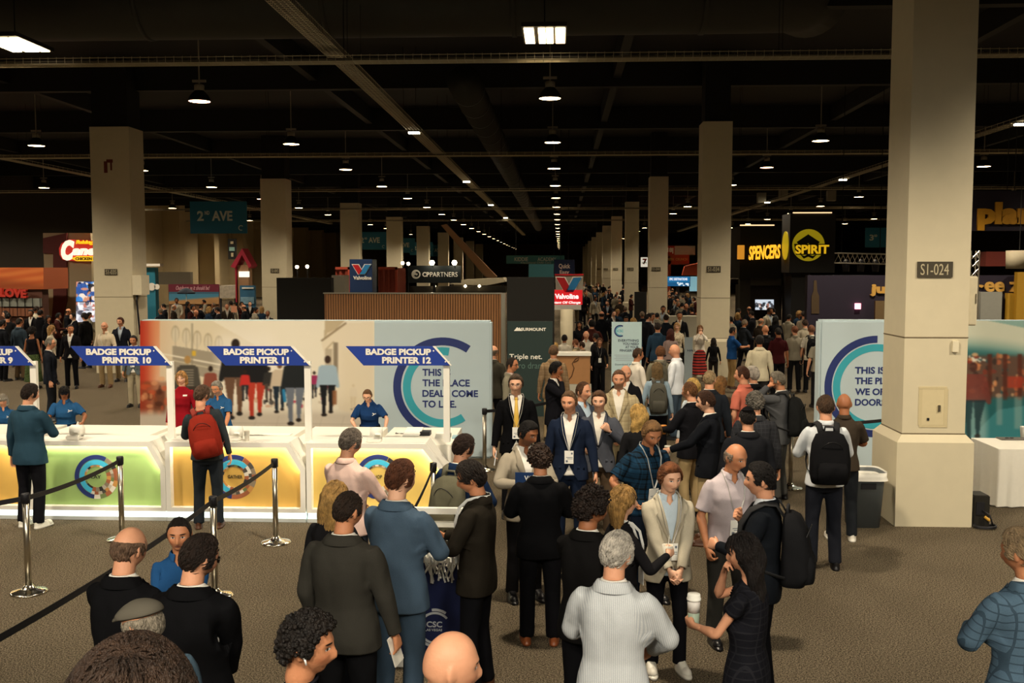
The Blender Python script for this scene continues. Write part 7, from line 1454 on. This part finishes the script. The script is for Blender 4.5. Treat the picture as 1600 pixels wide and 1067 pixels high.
# registration staff and the people at the counters
P('s1', 'man in a teal blazer and white sneakers seen from behind at the green counter', 48, 600, gy=822, yaw=10, col='2a4454', hair='short', hc='241811', tone=1, la='down', ra='hold', legs='trousers', lcol='141418', shoes='white', head=(20, 6, 0), girth=1.06)
P('s2', 'staff woman in a blue polo, dark visor cap and sunglasses at the green counter', 100, 604, Y=14.75, yaw=165, top='polo', col='26527e', fem=True, hair='bob', hc='140f0d', tone=3, hat='ballcap', hatc='15151a', specs='sunglasses', la=((.34, .34, 1.08), (.7, -.6, -.4), 0, .8), ra='lean', head=(-12, 8, 0), lean=10, girth=1.2)
held('s2', -1, 'paper', 'curled white label strip in the hand of the staff woman in the visor', 'ece8dc')
P('s3', 'older staff woman in a grey beanie and blue polo at the left edge', 4, 617, Y=14.6, yaw=160, top='polo', col='26527e', fem=True, hair='bob', hc='b5b0a6', tone=1, hat='beanie', hatc='7a7468', head=(0, 8, 0), lean=8)
P('s4', 'woman in a dark red dress with a name tag standing behind the counters', 283, 580, Y=15.3, yaw=176, top='dresssleeve', col='8f1621', fem=True, hair='bob', hc='b5864e', tone=0, la='down', ra='down', legs=None, head=(-4, 4, 0))
P('s5', 'grey-haired staff man in glasses and a blue polo behind the man with the red backpack', 337, 596, Y=14.6, yaw=190, top='polo', col='26527e', hair='short', hc='8a847a', tone=2, specs='glasses', beard='8a8078', la='lean', ra='lean', head=(6, 12, 0), lean=12)
P('s6', 'man in a dark grey sweater with a red backpack at the amber counter', 317, 602, gy=823, yaw=-14, top='sweater', col='343a3e', hair='short', hc='5a4434', tone=1, la='hold', ra='down', head=(34, 10, 0), side=-11, lcol='22272c', shoes='brown', legs='trousers')
P('s7', 'staff woman in glasses and a navy polo leaning over the white table', 573, 609, Y=14.5, girth=1.12, yaw=176, top='polo', col='1a3763', fem=True, hair='bun', hc='6a4a2e', tone=0, specs='glasses', la=((.30, .38, .99), (.6, -.6, .3), -60, .15), ra=((.16, .36, 1.0), (.8, -.6, .1), -50, .3), head=(6, 22, 0), lean=22)
backpack('s6', '84281c', 'red backpack slung on the man in the dark grey sweater', 1.1)
# people beyond the counters on the left
P('l1', 'grey-haired man in a dark suit facing right beyond the PRINTER 9 sign', 78, 528, h=1.76, yaw=70, col='1a1d24', hair='recede', hc='7a7468', tone=1, specs='glasses', lcol='1e2024')
P('l2', 'man in black suit and open white shirt left of the left column', 110, 507, gy=607, yaw=168, col='141316', hair='crop', hc='2a1c14', tone=2, head=(-20, 4, 0), legs='trousers')
P('l3', 'bald man in a cream shirt and khaki trousers before the left column', 163, 503, gy=605, yaw=178, top='shirt', col='d3c5ac', hair=None, tone=1, lcol='9a8460', shoes='brown', girth=1.08, la='fore', ra='relaxed', badge='the bald man in the cream shirt')
P('l4', 'man in a dark navy blazer and light shirt beside the left column', 188, 496, h=1.84, yaw=172, col='1a1d26', hair='short', hc='4a2a1a', tone=1, lcol='8a7654', head=(16, 0, 0), under='a8b4c0')
P('l5', 'man in a grey-blue jacket and light trousers under the PRINTER 10 sign', 208, 524, gy=636, yaw=176, col='5a6468', hair='crop', hc='1c1512', tone=2, lcol='a59a80', badge='the man in the grey-blue jacket', head=(0, 10, 0))
P('l6', 'woman in a strapless dark top and patterned green skirt seen from behind', 50, 511, h=1.66, yaw=0, top='strapless', col='17161a', fem=True, hair='afro', hc='17110e', tone=3, legs='skirt', lcol='4a5a36', lpat='floral', lcol2='23281c')
P('l7', 'blonde woman in a cream jacket behind the grey-haired man at the left', 80, 508, h=1.66, yaw=60, top='blouse', col='b9ae98', fem=True, hair='long', hc='a8824e', tone=0, lcol='8a8068')
P('l8', 'man in a grey-blue suit seen from behind at the far left', 30, 497, h=1.80, yaw=12, col='2e3a44', hair='crop', hc='2a2018', tone=2, lcol='5a4a36')
P('l9', 'man in a dark jacket at the left edge beyond the counters', 4, 500, h=1.76, yaw=30, col='17191e', hair='short', hc='17120f', tone=2)
P('l10', 'man in a black suit with dark hair beside the screens on the beige booth', 132, 489, h=1.80, yaw=-70, col='121214', hair='thick', hc='201610', tone=1)
P('l11', 'man in a black suit with a lanyard facing the camera beside the beige booth', 48, 484, h=1.78, yaw=172, col='121214', hair='short', hc='100c0a', tone=3)
P('l12', 'man in black seen from behind in front of the beige booth', 63, 484, h=1.80, yaw=5, col='131316', hair='short', hc='1f1610', tone=2)
P('l13', 'man in a dark sweater left of the beige booth', 12, 489, h=1.78, yaw=-20, top='sweater', col='1b1c1e', hair='short', hc='17120f', tone=2)
# the reception group
for k_, lb, px, py, yw, tp, cl, hr, hcx, tn, fm in (('r1', 'seated man in a white shirt seen from behind at the reception desk', 882, 523, 10, 'shirt', 'c9c2b2', 'short', '17110e', 3, False), ('r2', 'seated balding man in a light jacket at the reception desk', 899, 530, -60, 'coat', '9a8c70', 'recede', '7a4a30', 1, False),
        ('r3', 'seated bearded man in tan nearest the desk top', 909, 534, -70, 'coat', '7a6a50', 'short', '3a2416', 1, False), ('r4', 'older man in a white shirt and glasses facing the camera behind the desk', 916, 517, 185, 'shirt', 'd6d0c2', 'ring', '9a9288', 1, False), ('r5', 'man in a dark suit seen from the side at the right of the desk group', 931, 521, -50, 'coat', '1b1a1c', 'short', '1c1410', 2, False), ('r6', 'blonde person in orange half hidden behind the Triple net banner', 868, 535, 0, 'blouse', 'b5502a', 'bob', 'c09a58', 0, True)):
    P(k_, lb, px, py, Y=25.2 if k_ in ('r2', 'r3') else 26.2, yaw=yw, top=tp, col=cl, hair=hr, hc=hcx, tone=tn, fem=fm, lod=1, h=None)
# hands-on things
def to_px(p): v = CAM_R.transposed() @ (Vector(p) - Vector((0, 0, EYE))); return W/2 + F*v.x/-v.z, H/2 - F*v.y/-v.z
q, _ = palm('m15', 1); o = thing('folder', 'blue lettered folder in the hand of the man in the grey-beige jacket', 'folder', (q.x, q.y - .03, q.z)); m = MB(); m.box((q.x - .13, q.y - .036, q.z - .02), (q.x + .13, q.y - .026, q.z + .13)); part('cover', m, plain('folder_navy', '1c3a6a', .4), o)
a_, b_ = to_px((q.x - .045, q.y - .036, q.z + .10)), to_px((q.x + .075, q.y - .036, q.z + .055)); lettering('VCC', a_, b_, q.y - .036, WHITE, o, .02, .003)
carry = carried('m6', 'head', 'earbud', 'white earbud in the ear of the curly-haired young man', 'earbud'); e_ = link('bud', rigid_mesh('earbud'), carry); set_mat(e_, plain('earbud_white', 'f4f2ec', .3))

# the small white emblem on the staff polos and the name tag on the red dress
def chest_mark(key, kind, name):
    body, mats, root, sc = PPL[key]; t = tpl(*kind); bv = BVHTree.FromPolygons([tuple(c) for c in t.co], [tuple(p.vertices) for p in t.me.polygons]); m = MB()
    Yf = lambda x, z: (surf_y(bv, x, z) or .13) + .004
    if name == 'emblem':
        for i in range(9): a0 = math.radians(70 + 25*i); m.add([(-.075 + r*math.cos(a), Yf(-.075 + r*math.cos(a), 1.315 + r*math.sin(a)), 1.315 + r*math.sin(a)) for r, a in ((.011, a0), (.019, a0), (.019, a0 + .45), (.011, a0 + .45))], [[0, 1, 2, 3], [3, 2, 1, 0]])
        for k in range(4): x = -.087 - .011*k; m.add([(x + dx, Yf(x + dx, 1.308 + dz), 1.308 + dz) for dx, dz in ((0, 0), (-.008, 0), (-.008, .013), (0, .013))], [[0, 1, 2, 3], [3, 2, 1, 0]])
    else: m.add([(x, Yf(x, z), z) for x, z in ((-.05, 1.33), (-.12, 1.33), (-.12, 1.355), (-.05, 1.355))], [[0, 1, 2, 3], [3, 2, 1, 0]])
    o = m.build(name, WHITE, body); o.matrix_basis = bone_m(mats, 'chest')
for k_, f_ in (('w2', 'polof'), ('s2', 'polof'), ('s3', 'polof'), ('s7', 'polof'), ('s5', 'polo')): chest_mark(k_, (f_, 0), 'emblem')
chest_mark('s4', ('dresssleeve', 0), 'name_tag')
# ------------------------------------------------------------------ the distant crowd: small figures, one mesh each with its clothes' colours
def crowd_kind(i):
    r = random.Random(100 + i); fem = i % 3 == 2; kind = ['coat', 'coat', 'blouse', 'shirt', 'coat', 'dress', 'polo', 'coat', 'blouse', 'coat', 'loose', 'dresssleeve'][i % 12]
    if kind in ('blouse', 'dress', 'dresssleeve'): fem = True
    elif fem: fem = False
    cols = ['15161a', '1c222c', '22201e', '8d8674', '1a1a1e', '2c1616', '1f2f40', '141416', '4a4438', '20242a', '17171a', '17171a', '322a22', '3a1c18', '232c34', 'a39a86']
    f = 'f' if fem else ''; mats = pose_mats(1.72 + r.uniform(-.06, .1), fem=fem, head=(r.uniform(-30, 30), r.uniform(-4, 10), 0), la=r.choice(['down', 'hold', 'relaxed', 'fore']), ra=r.choice(['down', 'hold', 'cup', 'relaxed']), legs=r.choice(['stand', 'stepL', 'stepR', 'stand']), girth=r.uniform(.97, 1.1))
    mb_ = mats.copy(); tone = r.choice([0, 1, 1, 2, 2, 3]); hc = r.choice(['1c1410', '2a1c14', '4a3424', '7a6a58', '120e0c', 'a07c48'])
    for b in BONES:
        a, s_ = (None, 1)
        if b in ('pelvis', 'spine', 'chest'): a, s_ = np.array([0, 0, 1.]), .86
        elif b[:2] in ('th', 'sh') and not kind.startswith('dress'): a, s_ = np.array([0, 0, 1.]), .7
        elif b[:2] in ('ua', 'fa') and kind not in ('polo', 'dress'): a, s_ = ADIR[-1 if b[-1] == 'L' else 1], .6
        if a is not None: S_ = s_*np.eye(3) + (1-s_)*np.outer(a, a); A = mb_[BI[b]]; A[:3, 3] = A[:3, :3] @ (J[b] - S_ @ J[b]) + A[:3, 3]; A[:3, :3] = A[:3, :3] @ S_
    pieces = [(tpl('body' + f, 2).posed(mb_, 'c', []), skin(tone, hc)), (tpl(kind + (f if kind in ('coat', 'shirt', 'polo') else ''), 2).posed(mats, 'c', []), cloth(cols[(i*5) % 16]))]
    if kind == 'coat': pieces.append((tpl('vest' + f, 2).posed(mats, 'c', []), cloth(r.choice(['b8b2a6', '8f9aa5', '2a2a2e', '3a3a3e']))))
    if not kind.startswith('dress'): pieces.append((tpl('trousers', 2).posed(mats, 'c', []), cloth(r.choice(['15151a', '1c1e24', '22201e', '5a4c38', '1a2028', '15151a']))))
    hk = r.choice(['long', 'bob', 'wavy']) if fem else r.choice(['short', 'crop', 'short', 'thick', 'ring', 'recede'])
    bm = bmesh.new(); ms = []
    for me, m in pieces:
        n0 = len(bm.faces); bm.from_mesh(me); bm.faces.ensure_lookup_table()
        for q in range(n0, len(bm.faces)): bm.faces[q].material_index = len(ms); bm.faces[q].smooth = True
        ms.append(m); bpy.data.meshes.remove(me)
    for kd, bone, m in ((hk, 'head', hair_mat(hc)), ('shoeL', 'ftL', plain('shoe_black', '131214', .35)), ('shoeR', 'ftR', plain('shoe_black', '131214', .35))):
        t = rigid_mesh(kd).copy(); t.transform(bone_m(mats, bone)); n0 = len(bm.faces); bm.from_mesh(t); bm.faces.ensure_lookup_table()
        for q in range(n0, len(bm.faces)): bm.faces[q].material_index = len(ms); bm.faces[q].smooth = True
        ms.append(m); bpy.data.meshes.remove(t)
    me = bpy.data.meshes.new('person'); bm.to_mesh(me); bm.free()
    for m in ms: me.materials.append(m)
    return me
CROWD = [crowd_kind(i) for i in range(24)]
taken = [(b.matrix_world.translation.x, b.matrix_world.translation.y) for b, *_ in PPL.values()]
_cr = random.Random(21); n_c = 0
def crowd(label, group, spots, face=None):
    """spots: photo points of heads, with a depth; people face 'face' degrees or anywhere"""
    global n_c
    for px, Y in spots:
        x = (px - 875.0)/1556*Y
        if any((x-a)**2 + (Y-b)**2 < .30 for a, b in taken): continue
        if any(abs(x - cx) < hw and abs(Y - cy) < hd for cx, cy, hw, hd in BLOCK): continue
        taken.append((x, Y)); o = link('person', CROWD[(n_c*7 + n_c//5) % len(CROWD)]); n_c += 1; o.location = (x, Y, 0); o.rotation_euler = (0, 0, -math.radians(_cr.choice(face) + _cr.uniform(-25, 25) if face else _cr.uniform(0, 360))); s_ = _cr.uniform(.96, 1.04); o.scale = (s_, s_, s_); tag(o, label, 'person', group)
BLOCK = [(8.3, 70, .8, .8), (-15.1, 48, .9, .8), (-16, 50, .9, .8), (9.1, 28.4, .5, .5), (-19, 46.2, 1.0, .9)] + [(RX, y + .43, .95, .95) for y in CY] + [(LX, y + .7, 1.0, .95) for y in CY]
U = _cr.uniform
crowd('small distant visitor in the crowd filling the central aisle', 'visitors in the central aisle', [(U(890, 1000) if Y > 60 else U(905, 1035), Y) for Y in [33 + 3.4*i + U(-.8, .8) for i in range(30)] for _ in range(1)] + [(U(900, 985), 60 + 1.5*i) for i in range(40)], (0, 180, 0, 180, 90))
crowd('visitor between the pale standing sign and the second right column, in the middle distance', 'visitors beyond the standing sign', [(px, Y) for px, Y in ((905, 31), (925, 28.5), (940, 33), (958, 37), (978, 34), (990, 30.5), (1003, 36), (1012, 31), (968, 29), (1035, 38), (1050, 41))], (0, 180, 30))
crowd('distant visitor before the lit booths right of the second-last column', 'visitors at the distant right booths', [(U(1042, 1088), 40 + 1.6*i) for i in range(24)])
crowd('dark-clothed visitor beside the black booths at the right', 'visitors at the black booths', [(px, Y) for px, Y in ((1140, 33), (1150, 36), (1160, 31), (1172, 35), (1185, 32), (1198, 37), (1208, 33), (1150, 40), (1168, 39), (1205, 40), (1228, 35), (1243, 37))])
crowd('distant visitor before the maroon-bannered booth at the left', 'visitors at the left booths', [(232 + 7.2*i + U(-2, 2), U(36, 50)) for i in range(26)])
crowd('dark-clothed visitor before the orange booth at the left edge', 'visitors at the orange booth', [(px, Y) for px, Y in ((-12, 33), (8, 30), (20, 34), (36, 36), (56, 33), (72, 35), (88, 37), (98, 33), (122, 36), (28, 28))])
